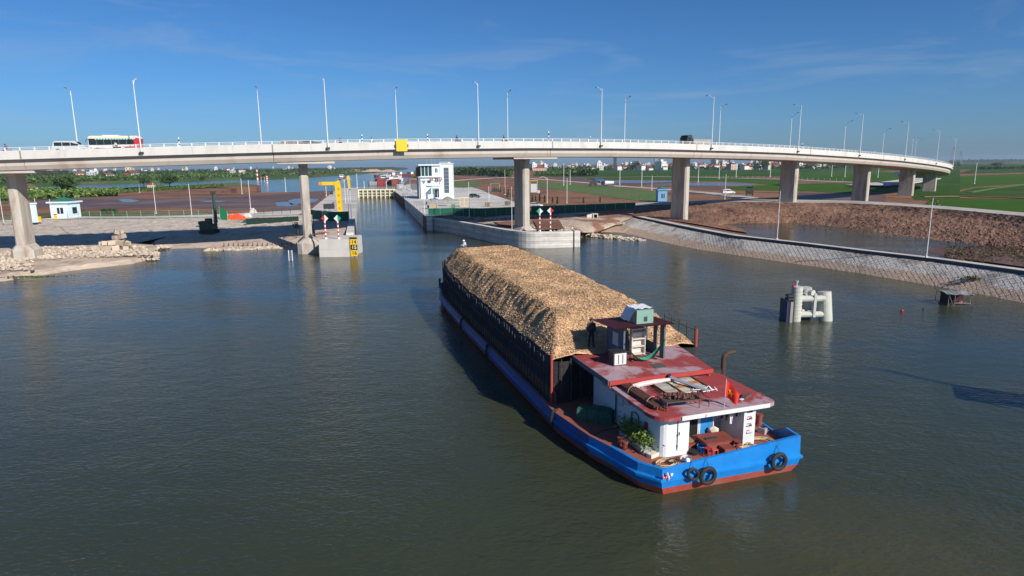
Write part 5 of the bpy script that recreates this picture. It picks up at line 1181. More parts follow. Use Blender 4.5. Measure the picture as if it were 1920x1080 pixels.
# numbered depth board
bx0, by = b.x - .62, a.y - .06
nb = thing('depth_board', 'tall yellow and black depth board reading 14, 15, 16 on the left wall head', 'sign', (bx0 + .65, by, 0))
segs = [(3.0, 3.32, 0), (2.08, 3.0, 1), (1.15, 2.08, 0), (.12, 1.15, 1)]
def text_mesh(txt, size, m, parent, loc, rx=R(90), name='number'):
    cu = bpy.data.curves.new('t', 'FONT'); cu.body = txt; cu.size = size; cu.align_x = 'CENTER'; cu.align_y = 'CENTER'; cu.extrude = .012; cu.offset = .012
    to = bpy.data.objects.new('t', cu); C.objects.link(to); bpy.context.view_layer.update()
    me = bpy.data.meshes.new_from_object(to.evaluated_get(bpy.context.evaluated_depsgraph_get())); bpy.data.objects.remove(to); me.materials.clear(); me.materials.append(m)
    o = link(name, me, parent, loc); o.rotation_euler = (rx, 0, 0); return o
BKP = plain('sign_black', (.015, .015, .015), .6)
for z0, z1, k in segs: MB().bbox(-.62, .62, -.04, .05, z0, z1 - .01).build('board', YEL if k else BKP, nb)
text_mesh('14', .86, BKP, nb, (.1, -.055, 2.52)); text_mesh('15', .86, plain('sign_cream', (.85, .75, .35)), nb, (.1, -.055, 1.6)); text_mesh('16', .86, BKP, nb, (.1, -.055, .64))
tk = MB()
for k in range(15):
    z = .2 + k * .2; tk.bbox(-.60, -.60 + (.22 if k % 2 else .13), -.052, -.042, z, z + .07, 0 if (z > 2.08 or z < 1.1) else 1)
tk.build('scale_marks', [BKP, YEL], nb)
# banded signal posts with split diamond boards
def diamond(label, x, ybase, ytop, z, ca, cb, dx=0):
    b0 = g(x, ybase, z); tp = atY(x, ytop, b0.y); h = tp.z - z
    t = thing('signal_post', label, 'signal post', b0, 0, None)
    MB().tube([(0, 0, 0), (0, 0, .35)], [.3, .12], 4).build('foot', WHITE, t)
    n = 8
    for k in range(n): MB().tube([(0, 0, .3 + (h - 1.2) * k / n), (0, 0, .3 + (h - 1.2) * (k + 1) / n)], .13, 8).build('band', WHITE if k % 2 else REDP, t)
    zc = h - .5; r = .62
    MB().extr([(0, zc + r), (-r, zc), (0, zc - r)], -.03, .03).build('board_half', ca, t); MB().extr([(0, zc + r), (r, zc), (0, zc - r)], -.03, .03).build('board_half', cb, t)
diamond('left signal post with a red and white diamond on the left wall head', 611, 448, 404, 3.0, REDP, WHITE)
diamond('signal post with a white and green diamond on the left wall head', 635, 448, 404, 3.0, WHITE, GREENP)
diamond('signal post with a green and white diamond behind the curved wall', 1012, 434, 391, 2.6, GREENP, WHITE)
diamond('signal post with a white and red diamond behind the curved wall', 1032, 434, 390, 2.6, WHITE, REDP)
# lock gate
a, b = g(672, 371.5, 0), g(738, 371.5, 0); gt = thing('lock_gate', 'cream and yellow steel lock gate closing the far end of the channel', 'gate', ((a.x + b.x) / 2, a.y, 0)); gw = (b.x - a.x) / 2
MB().bbox(-gw, gw, -.2, 1.5, 3.6, 4.2).build('walkway', YELL, gt); MB().bbox(-gw, gw, .3, .6, -2, 3.6).build('skin_plate', plain('gate_shade', (.13, .12, .09), .8), gt)  # skin plate coloured dark to deepen the shadows between the ribs
for z in (.9, 2.2): MB().bbox(-gw, gw, -.2, .5, z, z + .35).build('beam', YELL, gt)
for k in range(9): x = -gw + .3 + (2 * gw - .6) * k / 8; MB().bbox(x - .22, x + .22, -.6, .4, -1, 4.0).build('rib', YELL, gt)
for k in range(17): x = -gw + .1 + (2 * gw - .2) * k / 16; MB().bbox(x - .04, x + .04, -.15, -.08, 4.2, 5.1).build('rail_post', YEL, gt)
MB().bbox(-gw, gw, -.15, -.1, 5.05, 5.12).build('rail', YEL, gt)
# yellow gantries
def davit(label, x, yb, yt, xa, orange=True):
    b0 = g(x, yb, 3.2); tp = atY(x, yt, b0.y); h = tp.z - 3.2; arm = (xa - x) / FPX * b0.y * 1.02; t = thing('yellow_crane', label, 'crane', b0)
    MB().extr([(-.5, 0), (-.75, h * .6), (-1.0, h - .5), (.1, h), (.5, h * .8), (.55, 0)], -.45, .45).build('column', YEL, t)
    for k in range(4): MB().bbox(-.3, .3, -.47, -.452, h * (.1 + .2 * k), h * (.18 + .2 * k)).build('panel', plain('dark_yellow', (.55, .34, .02)), t)
    if arm < -1:
        MB().bbox(arm, -.4, -.35, .35, h - 1.2, h - .35).build('arm', YEL, t); MB().bbox(arm - .8, arm, -.3, .3, h - 1.2, h - .4).build('arm_end', plain('orange_paint', (.75, .25, .05)), t)
        MB().tube([(arm * .45, 0, h - 1.2), (arm * .45, 0, h - 3.2)], .07, 5).build('hoist_rope', DARK, t); MB().box((arm * .45, 0, h - 3.3), (.7, .4, .6)).build('hook_block', DARK, t)
    return t
davit('big yellow lock crane with its arm pointing left over the esplanade', 638, 399, 338, 608)
davit('smaller yellow lock crane further back by the lock gate', 655, 353, 329, 652)
# depth ladder in the water
p = g(545.5, 489, 0); t = thing('depth_ladder', 'small white ladder gauge standing in the water before the left pier of the lock', 'gauge', p)
for x in (-.28, .28): MB().bbox(x - .05, x + .05, -.04, .04, -1, 1.75).build('rail', WHITE, t)
for k in range(6): MB().bbox(-.23, .23, -.03, .03, .15 + k * .28, .22 + k * .28).build('rung', plain('rung_grey', (.3, .3, .32)), t)

def booth(label, x0, x1, yb, yt, z, wallm, name='guard_booth', pyr=.3):
    a, b = g(x0, yb, z), g(x1, yb, z); w = (b.x - a.x); h = atY(x0, yt, a.y).z - z; t = thing(name, label, 'booth', ((a.x + b.x) / 2, a.y + w / 2, z)); v = w / 2
    MB().bbox(-v * .82, v * .82, -v * .82, v * .82, 0, h * .72).build('wall', wallm, t); MB().bbox(-v, v, -v, v, h * .72, h * .72 + .35).build('roof_slab', wallm, t)
    m = MB(); r = v * .8; q = [(-r, -r), (r, -r), (r, r), (-r, r)]
    for k in range(4): m.face([(*q[k], h * .72 + .35), (*q[(k + 1) % 4], h * .72 + .35), (0, 0, h)])
    m.build('pyramid_roof', plain('green_tile', (.03, .17, .11)), t)
    o = MB().bbox(-v * .2, v * .35, -v * .84, -v * .81, h * .22, h * .5).build('window', GLASSD, t); MB().bbox(v * .04, v * .1, -v * .86, -v * .842, h * .22, h * .5).build('frame', WHITE, o)
    MB().bbox(v * .83, v * .85, -v * .3, v * .3, h * .2, h * .5).build('window', GLASSD, t)
    return t
booth('pale blue guard booth with a green pyramid roof beside the left path', 90, 128, 410, 370, 3.2, LBLUE)
booth('bluer guard booth with a green roof at the right end of the green net', 1232, 1254, 378, 349, 3.4, MBLUE)
p = g(66, 417, 3.2); t = thing('gate_pillar', 'pale blue gate pillar with a white cap left of the guard booth', 'pillar', p); MB().bbox(-.45, .45, -.45, .45, 0, 4.1).build('shaft', LBLUE, t); MB().bbox(-.6, .6, -.6, .6, 4.1, 4.45).build('cap', WHITE, t)
p = g(75, 417, 3.2)
for k, (x, c, lb, h) in enumerate([(75, YEL, 'yellow barrier post by the gate pillar', 1.3), (104.5, YEL, 'yellow barrier post before the guard booth', 1.1)]):
    p = g(x, 416 if k == 0 else 411, 3.2); t = thing('barrier_post', lb, 'post', p); MB().bbox(-.25, .25, -.2, .2, 0, h).build('post', c, t); MB().bbox(-.3, .3, -.25, .25, h, h + .12).build('cap', DARK, t)
# lamp posts and poles on land
def mast(label, x, yb, yt, z, r=.1, kind='plain', m=STEELW):
    b0 = g(x, yb, z); tp = atY(x, yt, b0.y); h = tp.z - z; t = thing('lamp_post' if kind != 'concrete' else 'concrete_pole', label, 'lamp post' if kind != 'concrete' else 'utility pole', b0)
    r = max(r, b0.y / FPX * .55); MB().tube([(0, 0, 0), (0, 0, h)], [r, r * .7], 6).build('pole', m, t)
    if kind == 'curve':
        for sg in (-1, 1): MB().tube([(0, 0, h - .6), (sg * .6, 0, h + .1), (sg * 1.6, 0, h + .3), (sg * 2.3, 0, h - .1)], r * .6, 5).build('arm', m, t)
    elif kind == 'single':
        MB().tube([(0, 0, h - .6), (-.6, 0, h + .1), (-1.6, 0, h + .3), (-2.3, 0, h - .1)], r * .6, 5).build('arm', m, t)
    elif kind == 'concrete': MB().bbox(-.9, .9, -.08, .08, h - .9, h - .72).build('crossarm', DARK, t)
    else: MB().box((0, 0, h + .05), (r * 5, r * 2.4, .14)).build('lamp_head', DARK, t)
    MB().bbox(-r * 2.2, r * 2.2, -r * 2.2, r * 2.2, 0, .25).build('base', CONC, t)
    return t
for lb, x, yb, yt, z, kd in [
    ('grey lamp post at the far left edge of the photo', 7, 418, 350, 3.2, 'plain'), ('white pole just left of the pale blue guard booth', 71, 416, 371, 3.2, 'plain'), ('white pole in front of the pale blue guard booth', 98, 411, 373, 3.2, 'plain'),
    ('white lamp post behind the fence right of the left pier', 293, 401, 342, 3.2, 'plain'), ('white lamp post at the middle of the left fence', 360, 407, 344, 3.2, 'plain'), ('white lamp post on the brown flat left of the second pier', 470, 392, 337, 3.2, 'plain'),
    ('thin white lamp post near the blue bay on the left', 454, 364, 334, 3.2, 'plain'), ('thin pole on the mud shore behind the second pier', 536, 360, 332, 3.2, 'plain'), ('small lamp post between second pier and yellow crane', 612, 368, 348, 3.2, 'plain'),
    ('short lamp post left of the lock gate', 683, 354, 338, 3.6, 'plain'), ('short lamp post at the middle of the lock gate', 725, 354, 338, 3.6, 'plain'), ('tall lamp post behind the small yellow crane', 670, 352, 325, 3.2, 'plain'), ('twin armed lamp post on the lock esplanade', 648, 380, 336, 3.2, 'curve'),
    ('thin pole on the left lock wall, left of its pair', 655, 416, 352, 3.0, 'plain'), ('thin pole on the left lock wall, right of its pair', 659.5, 416, 356, 3.0, 'plain'),
    ('white lamp post at the corner left of the control building', 787, 374, 331, 3.2, 'plain'), ('white lamp post on the right lock wall', 796, 399, 344, 3.2, 'plain'), ('tall lamp post in front of the control building door', 840, 372, 331, 3.2, 'plain'),
    ('lamp post standing behind the curved wall at its left end', 880, 407, 340, 3.0, 'plain'), ('lamp post on the yard by the parked dark car', 917, 385, 349, 3.2, 'plain'), ('tall lamp post behind the curved wall beside the third pier', 960, 433, 349, 2.6, 'plain'),
    ('double curved lamp on the field right of the third pier', 1026, 381, 333, 3.2, 'single'), ('tall pole at the edge of the young grass field', 1063, 381, 333, 3.2, 'plain'), ('tall pole in the distant field right of the third pier', 1057, 348, 305, 3.2, 'plain'),
    ('thin pole close right of the tall field pole', 1069, 346, 318, 3.2, 'plain'), ('lamp post on the farm road near the far trucks', 1162, 347, 309, 3.2, 'plain'), ('lamp post on the farm road left of the blue booth', 1203, 350, 314, 3.2, 'plain'), ('short lamp post behind the blue booth', 1222, 357, 329, 3.2, 'plain'),
    ('lamp post left of the fourth pier', 1263, 345, 311, 3.2, 'plain'), ('first field lamp right of the fourth pier', 1309, 342, 312, 3.2, 'plain'), ('second field lamp right of the fourth pier', 1348, 336, 305, 3.2, 'plain'), ('tall lamp post beside the white van under the bridge', 1359, 374, 326, 3.6, 'plain'),
    ('third field lamp right of the fourth pier', 1380, 332, 305, 3.2, 'plain'), ('lamp by the field track left of the fifth pier', 1444, 331, 307, 3.2, 'plain'), ('field lamp between fifth and sixth piers', 1559, 331, 309, 3.2, 'plain'), ('field lamp nearer the sixth pier', 1584, 332, 310, 3.2, 'plain'), ('field lamp between sixth and seventh piers', 1646, 333, 312, 3.2, 'plain'),
    ('lone white pole standing in the rice field at the far right', 1827, 345, 304, 3.2, 'plain'),
    ('slender white lamp post on the walkway beside the pond, left one', 1457, 449.5, 358, 2.6, 'plain'), ('slender white lamp post on the walkway beside the pond, right one', 1737, 483, 371, 2.6, 'plain')]:
    mast(lb, x, yb, yt, z, .055, kd)
mast('grey concrete utility pole beside the green canopy', 947, 365, 318, 3.2, .15, 'concrete', PIER); mast('old grey pole standing among the banana plants', 112, 358, 341, 3.2, .15, 'concrete', PIER); mast('short grey pole on the brown ground left of the round tree', 262, 361, 346, 3.2, .12, 'concrete', PIER)
# fences
def fence(name, label, px, z, h, n, pm_, wires=(), panel=None, pr=.05):
    P = resample([g(x, y, z) for x, y in px], n); t = thing(name, label, 'fence', P[0])
    for p in P: MB().tube([(0, 0, 0), (0, 0, h)], pr, 5).build('post', pm_, t, p - P[0])
    for a, b in zip(P, P[1:]):
        if panel:
            m = MB(); k = 5; m.grid([[(a - P[0]).lerp(b - P[0], q / k) + Vector((0, 0, zz + (.06 * random.uniform(-1, 1) if zz > .1 else 0))) for q in range(k + 1)] for zz in (.05, h * .5, h)]); m.build('net_panel', panel, t)
        for w in wires: MB().tube([a - P[0] + Vector((0, 0, w * h)), b - P[0] + Vector((0, 0, w * h))], .02, 4).build('wire', pm_, t)
    return t
GF = plain('pale_green_steel', (.22, .42, .30)); 
fence('mesh_fence', 'long pale green wire fence along the left path', [(128, 410), (200, 411), (300, 410), (400, 408)], 3.2, 1.9, 12, GF, (.15, .35, .55, .75, .98))
fence('mesh_fence', 'short stretch of pale green fence left of the gate pillar', [(-80, 421), (0, 419), (58, 417)], 3.2, 1.9, 5, GF, (.15, .35, .55, .75, .98))
fence('rail_fence', 'grey rail fence on the path left of the second pier', [(478, 404), (545, 401)], 3.2, 1.6, 5, DARK, (.3, .6, .97))
fence('green_net_fence', 'green netting fence stretched right of the third pier', [(996, 401), (1060, 399), (1140, 395.5), (1191, 393.5)], 2.9, 1.95, 11, plain('net_post_green', (.15, .5, .35)), (.99,), NET)
fence('green_net_fence', 'dark green netting fence between lock wall and third pier', [(803, 406), (850, 405), (900, 406), (970, 402.5)], 2.9, 1.95, 9, plain('net_post_green2', (.1, .4, .28)), (.99,), NET)
fence('green_net_fence', 'dark green netting fence behind the left signal posts', [(586, 411), (610, 416), (655, 415)], 3.0, 2.2, 5, DARK, (.99,), NET)
fence('green_net_fence', 'low green netting left of the second pier, coloured near black for shade', [(462, 421), (500, 419), (560, 416)], 2.4, 1.3, 6, DARK, (.99,), plain('shaded_green_net', (.008, .03, .025), .9))  # net panels near black: the shade on them is in the colour
fence('pipe_railing', 'tan pipe railing along the front of the pale yard', [(866, 389), (915, 388), (968, 386)], 3.25, 1.3, 8, plain('tan_pipe', (.5, .42, .25)), (.4, .7, .97))
fence('wire_fence', 'thin green fence beside the blue guard booth', [(1152, 377), (1200, 375), (1232, 374)], 3.3, 1.6, 6, plain('dark_green_post', (.03, .12, .06)), (.5, .95))
fence('farm_fence', 'row of small white posts along the far field track', [(1205, 330), (1300, 331), (1400, 333.5), (1480, 335.5), (1580, 339)], 3.3, 1.3, 40, WHITE, ())
# control building
p = g(822, 373, 3.2); D_ = p.y; k_ = D_ / FPX; cbd = thing('control_building', 'white three storey lock control building with a dark glazed stair tower', 'building', p)
def X(px): return (px - 822) * k_ * 1.01
def Zp(py): return (373 - py) * k_ * 1.0
WB = mat('white_wall_paint', (.74, .82, .85), .7, .04, .6)
MB().bbox(X(790), X(826), 0, 8, 0, Zp(339)).build('wall', WB, cbd); MB().bbox(X(826), X(848), -.4, 7, 0, Zp(309)).build('wall', WB, cbd); MB().bbox(X(790), X(826), -.3, 7.5, Zp(339), Zp(331)).build('wall', WB, cbd); MB().bbox(X(812), X(826), -.25, 7, Zp(331), Zp(311)).build('wall', WB, cbd)
MB().bbox(X(787), X(829), -1.0, 8.5, Zp(333), Zp(331.5)).build('balcony_slab', WB, cbd); MB().bbox(X(788), X(828), -.8, 8, Zp(312), Zp(309.5)).build('roof_slab', WB, cbd); MB().bbox(X(825), X(849), -.7, 7.3, Zp(309), Zp(307.8)).build('roof_slab', WB, cbd)
MB().bbox(X(792), X(811.9), 0, 7, Zp(331), Zp(312)).build('observation_glass', plain('green_glass', (.03, .07, .07), .08), cbd)
for x in (792, 798.5, 805, 811.5): MB().bbox(X(x) - .1, X(x) + .1, -.06, .1, Zp(331), Zp(312)).build('mullion', WB, cbd)
MB().bbox(X(833.5), X(842.5), -.44, -.401, Zp(362), Zp(316)).build('stair_glazing', plain('slate_glass', (.10, .14, .17), .1), cbd)
for q in range(7): MB().bbox(X(833.5), X(842.5), -.47, -.442, Zp(362 - 46 * q / 7) - .06, Zp(362 - 46 * q / 7) + .06).build('mullion', plain('mullion_grey', (.3, .34, .36)), cbd)
for (a, b, c, d_) in ((803, 808, 344, 336), (817.5, 822, 341, 334), (818, 822, 324.5, 317), (816.5, 824.5, 370, 355.5), (794, 798, 343, 336)):
    y_ = -.03 if a < 810 else -.28 if c < 360 else -.04
    if c >= 339 and a > 810 and c < 360: y_ = -.33
    o = MB().bbox(X(a), X(b), y_ - .03, y_ + .02, Zp(c), Zp(d_)).build('window' if c < 360 else 'entrance', GLASSD, cbd); MB().bbox((X(a) + X(b)) / 2 - .06, (X(a) + X(b)) / 2 + .06, y_ - .06, y_ - .032, Zp(c), Zp(d_)).build('frame', WB, o)
for k, x in enumerate((809, 813, 825, 829.5)): MB().box((X(x), -.95, Zp(336.5)), (.28, .05, 1.0), 0, 0).build('red_panel', REDP, cbd)
for x in (811, 827): MB().box((X(x), -.95, Zp(337)), (.2, .05, .35)).build('red_panel', REDP, cbd)
MB().bbox(X(802), X(830), -1.0, -.9, Zp(341.5), Zp(332)).build('balcony_front', WB, cbd) if False else None
MB().bbox(X(811), X(827), -2.8, 0, Zp(353), Zp(350)).build('porch_roof', WB, cbd)
for x in (812, 826): MB().bbox(X(x) - .2, X(x) + .2, -2.7, -2.3, 0, Zp(353)).build('porch_column', WB, cbd)
MB().bbox(X(803), X(832), -.7, -.3, Zp(348.5), Zp(346.5)).build('ledge', WB, cbd)
for k in range(3): MB().tube([(X(825) + k * .7, 1.5, Zp(307)), (X(825) + 3.4 + k * .1, 1.5 + k, Zp(307))], .35, 8).build('roof_tank', GALV, cbd)
MB().bbox(X(824), X(841), .5, 4, Zp(308), Zp(307)).build('tank_frame', DARK, cbd)
for x in (800, 809, 815): MB().tube([(X(x), 4, Zp(311)), (X(x), 4, Zp(298))], .05, 4).build('aerial', GALV, cbd)
MB().bbox(X(780), X(790), 3, 11, Zp(331), Zp(313)).build('side_scaffold', plain('brown_cladding', (.12, .09, .08)), cbd)
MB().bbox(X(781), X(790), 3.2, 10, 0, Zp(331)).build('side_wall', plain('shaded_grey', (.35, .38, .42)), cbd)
# yard furniture
def kiosk(name, label, x0, x1, yb, yt, roofc, bodyc, z=3.25, cat='kiosk', h2=.55):
    a, b = g(x0, yb, z), g(x1, yb, z); w = b.x - a.x; h = atY(x0, yt, a.y).z - z; t = thing(name, label, cat, ((a.x + b.x) / 2, a.y + .5, z)); v = w / 2
    for sx in (-1, 1):
        for sy in (0, 1): MB().bbox(sx * v * .85 - .06, sx * v * .85 + .06, sy * w * .6 - .06, sy * w * .6 + .06, 0, h - .3).build('post', GALV, t)
    m = MB().prism([(-v, -.3), (v, -.3), (v, w * .7), (-v, w * .7)], h - .3, h - .12); m.build('roof', roofc, t)
    MB().bbox(-v * .8, v * .8, .1, w * .4, 0, h * h2).build('counter', bodyc, t)
kiosk('blue_roof_kiosk', 'small blue roofed stall on the yard corner by the lock wall', 806, 820, 393, 372, plain('kiosk_blue', (.03, .14, .45)), plain('tan_ply', (.45, .34, .22)))
kiosk('green_canopy', 'green canopy shelter at the edge of the yard', 919, 938, 360, 343, NETB, DARK, cat='canopy', h2=.35)
kiosk('yellow_roof_booth', 'booth with yellow roof right behind the third pier', 994, 1009, 361, 338, YEL, plain('grey_white_panel', (.55, .55, .55)), cat='booth', h2=.7)
p = g(840, 386, 3.25); t = thing('thatched_umbrella', 'grey green parasol standing before the control building', 'parasol', p); MB().tube([(0, 0, 0), (0, 0, 2.4)], .06, 6).build('pole', GALV, t)
MB().tube([(0, 0, 1.9), (0, 0, 2.35), (0, 0, 2.8)], [1.7, 1.1, .1], 10).build('canopy', plain('khaki_canopy', (.26, .24, .15), .9), t)
p = g(871, 387, 3.25); t = thing('steel_cabinet', 'cream steel gate frame with barred panels standing on the yard', 'cabinet', p)
MB().bbox(-1.35, 1.35, 0, .7, 0, 2.6).build('body', plain('cream_steel', (.70, .62, .45)), t)
for i in range(2):
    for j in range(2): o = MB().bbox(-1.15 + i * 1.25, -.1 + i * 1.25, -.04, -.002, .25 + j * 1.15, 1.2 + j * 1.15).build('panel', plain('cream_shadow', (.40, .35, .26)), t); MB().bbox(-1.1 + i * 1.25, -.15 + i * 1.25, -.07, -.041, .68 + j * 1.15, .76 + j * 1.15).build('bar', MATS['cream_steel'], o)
car('parked_car', 'small dark car parked on the pale yard', 'car', g(890, 371, 3.25) + Vector((0, 1, 0)), R(-15), plain('dark_green_car', (.03, .04, .045), .3), 4.2, 1.7, 1.5, True)
car('parked_car', 'white car half hidden behind the green net and third pier', 'car', g(1003, 390, 3.25) + Vector((0, 1.5, 0)), R(-30), plain('white_car_paint', (.7, .7, .7), .3), 4.4, 1.75, 1.5)
for k, (x, y, w, lb, c) in enumerate([(914, 387, 1.6, 'stack of timber on the yard behind the net', (.2, .13, .08)), (952, 385, 1.8, 'dark pile of goods on the yard near the third pier', (.1, .09, .07)), (1060 - 50, 362, 1.2, 'white striped board behind the yellow roofed booth', (.6, .6, .6)), (850, 391, 1.2, 'green crate by the parasol', (.12, .25, .12))]):
    t = thing('material_stack', lb, 'stack', g(x, y, 3.25)); 
    for q in range(4): MB().box((random.uniform(-.1, .1), 0, .15 + .3 * q), (w * random.uniform(.8, 1), .8, .26)).build('layer', plain('stack_%d' % k, c, .8), t)
p = g(804, 392, 3.25); t = thing('scooter_row', 'dark parked scooters at the yard corner beside the blue stall', 'scooters', p)
m0 = motorbike('black scooter parked at the corner of the lock yard', g(803, 391, 3.25), R(20), plain('black_scooter', (.03, .03, .035)))
bpy.data.objects.remove(t)
motorbike('dark scooter parked left of the black scooter on the yard', g(800, 384, 3.25), R(10), plain('black_scooter2', (.04, .04, .05)))
# young conifers along the yard edge
sap = MB(); pk = []; rg = random.Random(4)
for k in range(90):
    z_ = .3 + 2.2 * rg.random(); r_ = .45 * (1 - z_ / 2.8); a = rg.random() * 6.28; c = Vector((r_ * math.cos(a), r_ * math.sin(a), z_)); d_ = Vector((math.cos(a), math.sin(a), .8)) * .2; s_ = Vector((-math.sin(a), math.cos(a), 0)) * .14
    sap.face([c - d_, c + s_, c + d_, c - s_]); pk.append(rg.random())
sap.pick = pk; sp0 = thing('young_tree', 'x', 'tree', (0, 0, 0), 0, 'saplings along the yard edge'); sc_ = sap.build('crown', LEAFD, sp0); st_ = MB().tube([(0, 0, 0), (0, 0, 1.2)], .06, 5).build('trunk', BARK, sp0)
SPX = [(938, 362), (946, 364.5), (953, 367), (960, 370), (967, 372.5), (998, 380), (1004, 378.5), (1012, 379), (1021, 380), (1036, 383), (1045, 384), (1094, 382), (1125, 381), (951, 372), (927, 359)]
for k, (x, y) in enumerate(SPX):
    lb = 'dark young conifer in the planting row by the yard, %s from the left' % (ordn + ['fourteenth', 'fifteenth'])[sorted([q[0] for q in SPX]).index(x)] if k < 5 or x < 980 else 'dark young conifer behind the green net right of the third pier, near photo column %d' % (x // 10)
    if x > 980: lb = 'dark young conifer behind the green net right of the third pier, %s from the pier' % ordn[[q[0] for q in sorted(SPX) if q[0] > 980].index(x)]
    if k == 0: sp0.location = g(x, y, 3.2); sp0['label'] = lb
    else: fastdup(sp0, [(sc_, []), (st_, [])], g(x, y, 3.2), k, lb, random.uniform(.75, 1.15))
# land vehicles
p = g(1128, 349, 3.45); truck('white and dark mixer truck on the farm road', g(1139, 350, 3.45), R(-10), plain('mixer_dark', (.05, .05, .06)), WHITE, 6.5, 'mixer_truck', True)
truck('blue dump truck behind the farm road', g(1122, 342, 3.3), R(5), plain('truck_blue', (.04, .10, .35)), plain('truck_blue2', (.04, .12, .4)), 6.5)
t = thing('roller', 'dark road machine left of the mixer truck', 'machine', g(1112, 349, 3.4)); MB().box((0, 0, 1.6), (3.2, 1.8, 1.4)).build('body', plain('dark_machine', (.06, .045, .035)), t); MB().box((.6, 0, 2.9), (1.4, 1.6, 1.3)).build('cab', DARK, t)
for x_ in (-1.4, 1.4): MB().tube([(x_, -1, .8), (x_, 1, .8)], .8, 12).build('drum', DARK, t)
car('white_van', 'white car on the road beneath the bridge', 'car', g(1367, 364, 3.75) + Vector((0, 1, 0)), R(5), MATS['white_car_paint'], 4.6, 1.8, 1.75, True)
truck('dark green loaded truck on the road beneath the bridge', g(1405, 366.5, 4.2), R(70), plain('army_green', (.05, .06, .04)), plain('truck_tarp', (.06, .07, .045)), 6.0, 'loaded_truck')
# excavator standing in the bridge shadow
p = g(393, 437, 1.7); t = thing('excavator', 'dark green excavator with its boom raised upright on the left ramp', 'excavator', p); EG = plain('excavator_green', (.02, .055, .05), .5)
for sy in (-1, 1): MB().extr([(-1.6, .15), (-1.35, 0), (1.35, 0), (1.6, .15), (1.6, .55), (1.35, .75), (-1.35, .75), (-1.6, .55)], sy * 1.0 - .28, sy * 1.0 + .28).build('track', BLACK, t)
MB().prism([(-1.5, -1.1), (1.2, -1.2), (1.3, 1.1), (-1.5, 1.1)], .8, 1.9).build('body', EG, t); MB().bbox(-1.7, -.6, -1.0, 1.0, 1.9, 2.5).build('engine_hood', EG, t)
o = MB().bbox(-.2, .9, -1.15, -.1, 1.9, 3.1).build('cab', EG, t); MB().bbox(-.1, .8, -1.18, -1.152, 2.1, 2.95).build('window', GLASSD, o)
MB().tube([(1.2, .2, 1.6), (1.5, .2, 2.4), (1.45, .2, 6.6)], [.34, .36, .32], 4).build('boom', EG, t); MB().tube([(1.45, .2, 6.5), (1.4, .2, 8.2)], [.34, .3], 4).build('stick', EG, t); MB().extr([(1.0, 8.0), (1.1, 8.6), (1.8, 8.6), (1.8, 8.1)], -.2, .6).build('bucket', DARK, t); MB().tube([(1.0, .2, 2.2), (1.35, .2, 5.2)], .1, 6).build('ram', GALV, t)
for xx, yy in ((380, 440), (401, 440)): pass
# tarpaulin heaps and site clutter on the left
def heap_cloth(label, x, y, z, w, h, m, cat='tarpaulin', name='tarpaulin_heap'):
    p = g(x, y, z); mb = MB(); rows = []
    for i in range(13):
        r = []
        for j in range(17):
            u = -1 + 2 * j / 16; v = -1 + 2 * i / 12; q = max(0, 1 - u * u) * max(0, 1 - v * v); r.append((u * w, v * w * .45, h * (q ** .6) * (1 + .35 * noise.noise(Vector((u * 2.5 + x, v * 2.5, 1)))) - .02))
        rows.append(r)
    o = mb.grid(rows).build(name, m, None, p); tag(o, label, cat)
heap_cloth('orange tarpaulin over a low heap beside the green net panel', 442, 411, 2.9, 2.4, 1.3, TARPO)
heap_cloth('white sacks and sheeting right of the orange tarpaulin', 463, 408, 3.0, 1.3, 1.1, plain('dirty_white_sheet', (.58, .53, .5), .9, var=.2))
heap_cloth('white sheet over a small crate left of the grey rail fence', 475, 400, 3.2, 1.0, 1.3, MATS['dirty_white_sheet'])
heap_cloth('dark green net draped low on the shaded slope', 480, 417, 2.5, 3.2, 1.0, NET, 'netting', 'net_heap')
a, b = g(413, 411, 3.0), g(427, 413, 2.9); t = thing('net_screen', 'bright green net panel leaning beside the orange tarpaulin', 'net', a)
MB().face([(0, 0, 0), (b.x - a.x, b.y - a.y, 0), (b.x - a.x, b.y - a.y, 2.0), (0, 0, 3.1)]).build('net', NETB, t)
for q, h in (((0, 0), 3.1), ((b.x - a.x, b.y - a.y), 2.0)): MB().tube([(q[0], q[1], 0), (q[0], q[1], h)], .06, 5).build('post', GF, t)
# small tree and hose near second pier, scaffold trestles, machines near yellow crane
p = g(620, 404, 3.2); t = thing('steel_trestle', 'grey steel trestle and machinery left of the big yellow crane foot', 'trestle', p)
for k in range(4): MB().tube([(-2 + k * 1.2, 0, 0), (-2 + k * 1.2, 0, 1.7)], .07, 5).build('leg', GALV, t); MB().tube([(-2, .3 * k, .5 + .35 * k), (1.8, .3 * k, .5 + .35 * k)], .07, 5).build('rail', GALV, t)
MB().box((-.5, .8, 2.2), (2.4, 1.4, 1.2)).build('machine', DARK, t); MB().tube([(-1.8, 1, 1.5), (.8, 1, 3.2)], .09, 5).build('arm', DARK, t)
p = g(559, 440, 1.7); t = thing('ring_hose', 'black hose ring and stakes lying left of the second pier', 'hose', p); MB().torus((-1.0, -.5, .12), 1.3, .1, 'z', 20, 6).build('hose', BLACK, t); MB().tube([(0, 0, 0), (.1, 0, 2.2)], .07, 5).build('stake', BARK, t); MB().tube([(.5, .2, 0), (.9, .2, 1.5)], .05, 5).build('stake', BARK, t)
for k, (x, y) in enumerate([(608, 432), (600, 440)]): 
    t = thing('rebar_heap', ['reddish heap of scrap behind the left signal post', 'small heap of reddish scrap beside the second pier base'][k], 'scrap', g(x, y, 2.02)); m = MB()
    for q in range(25): m.box((random.gauss(0, .7), random.gauss(0, .5), .1 + .3 * random.random()), (random.uniform(.4, 1.2), .1, .1), random.random() * 3)
    m.build('scrap', RUST, t)
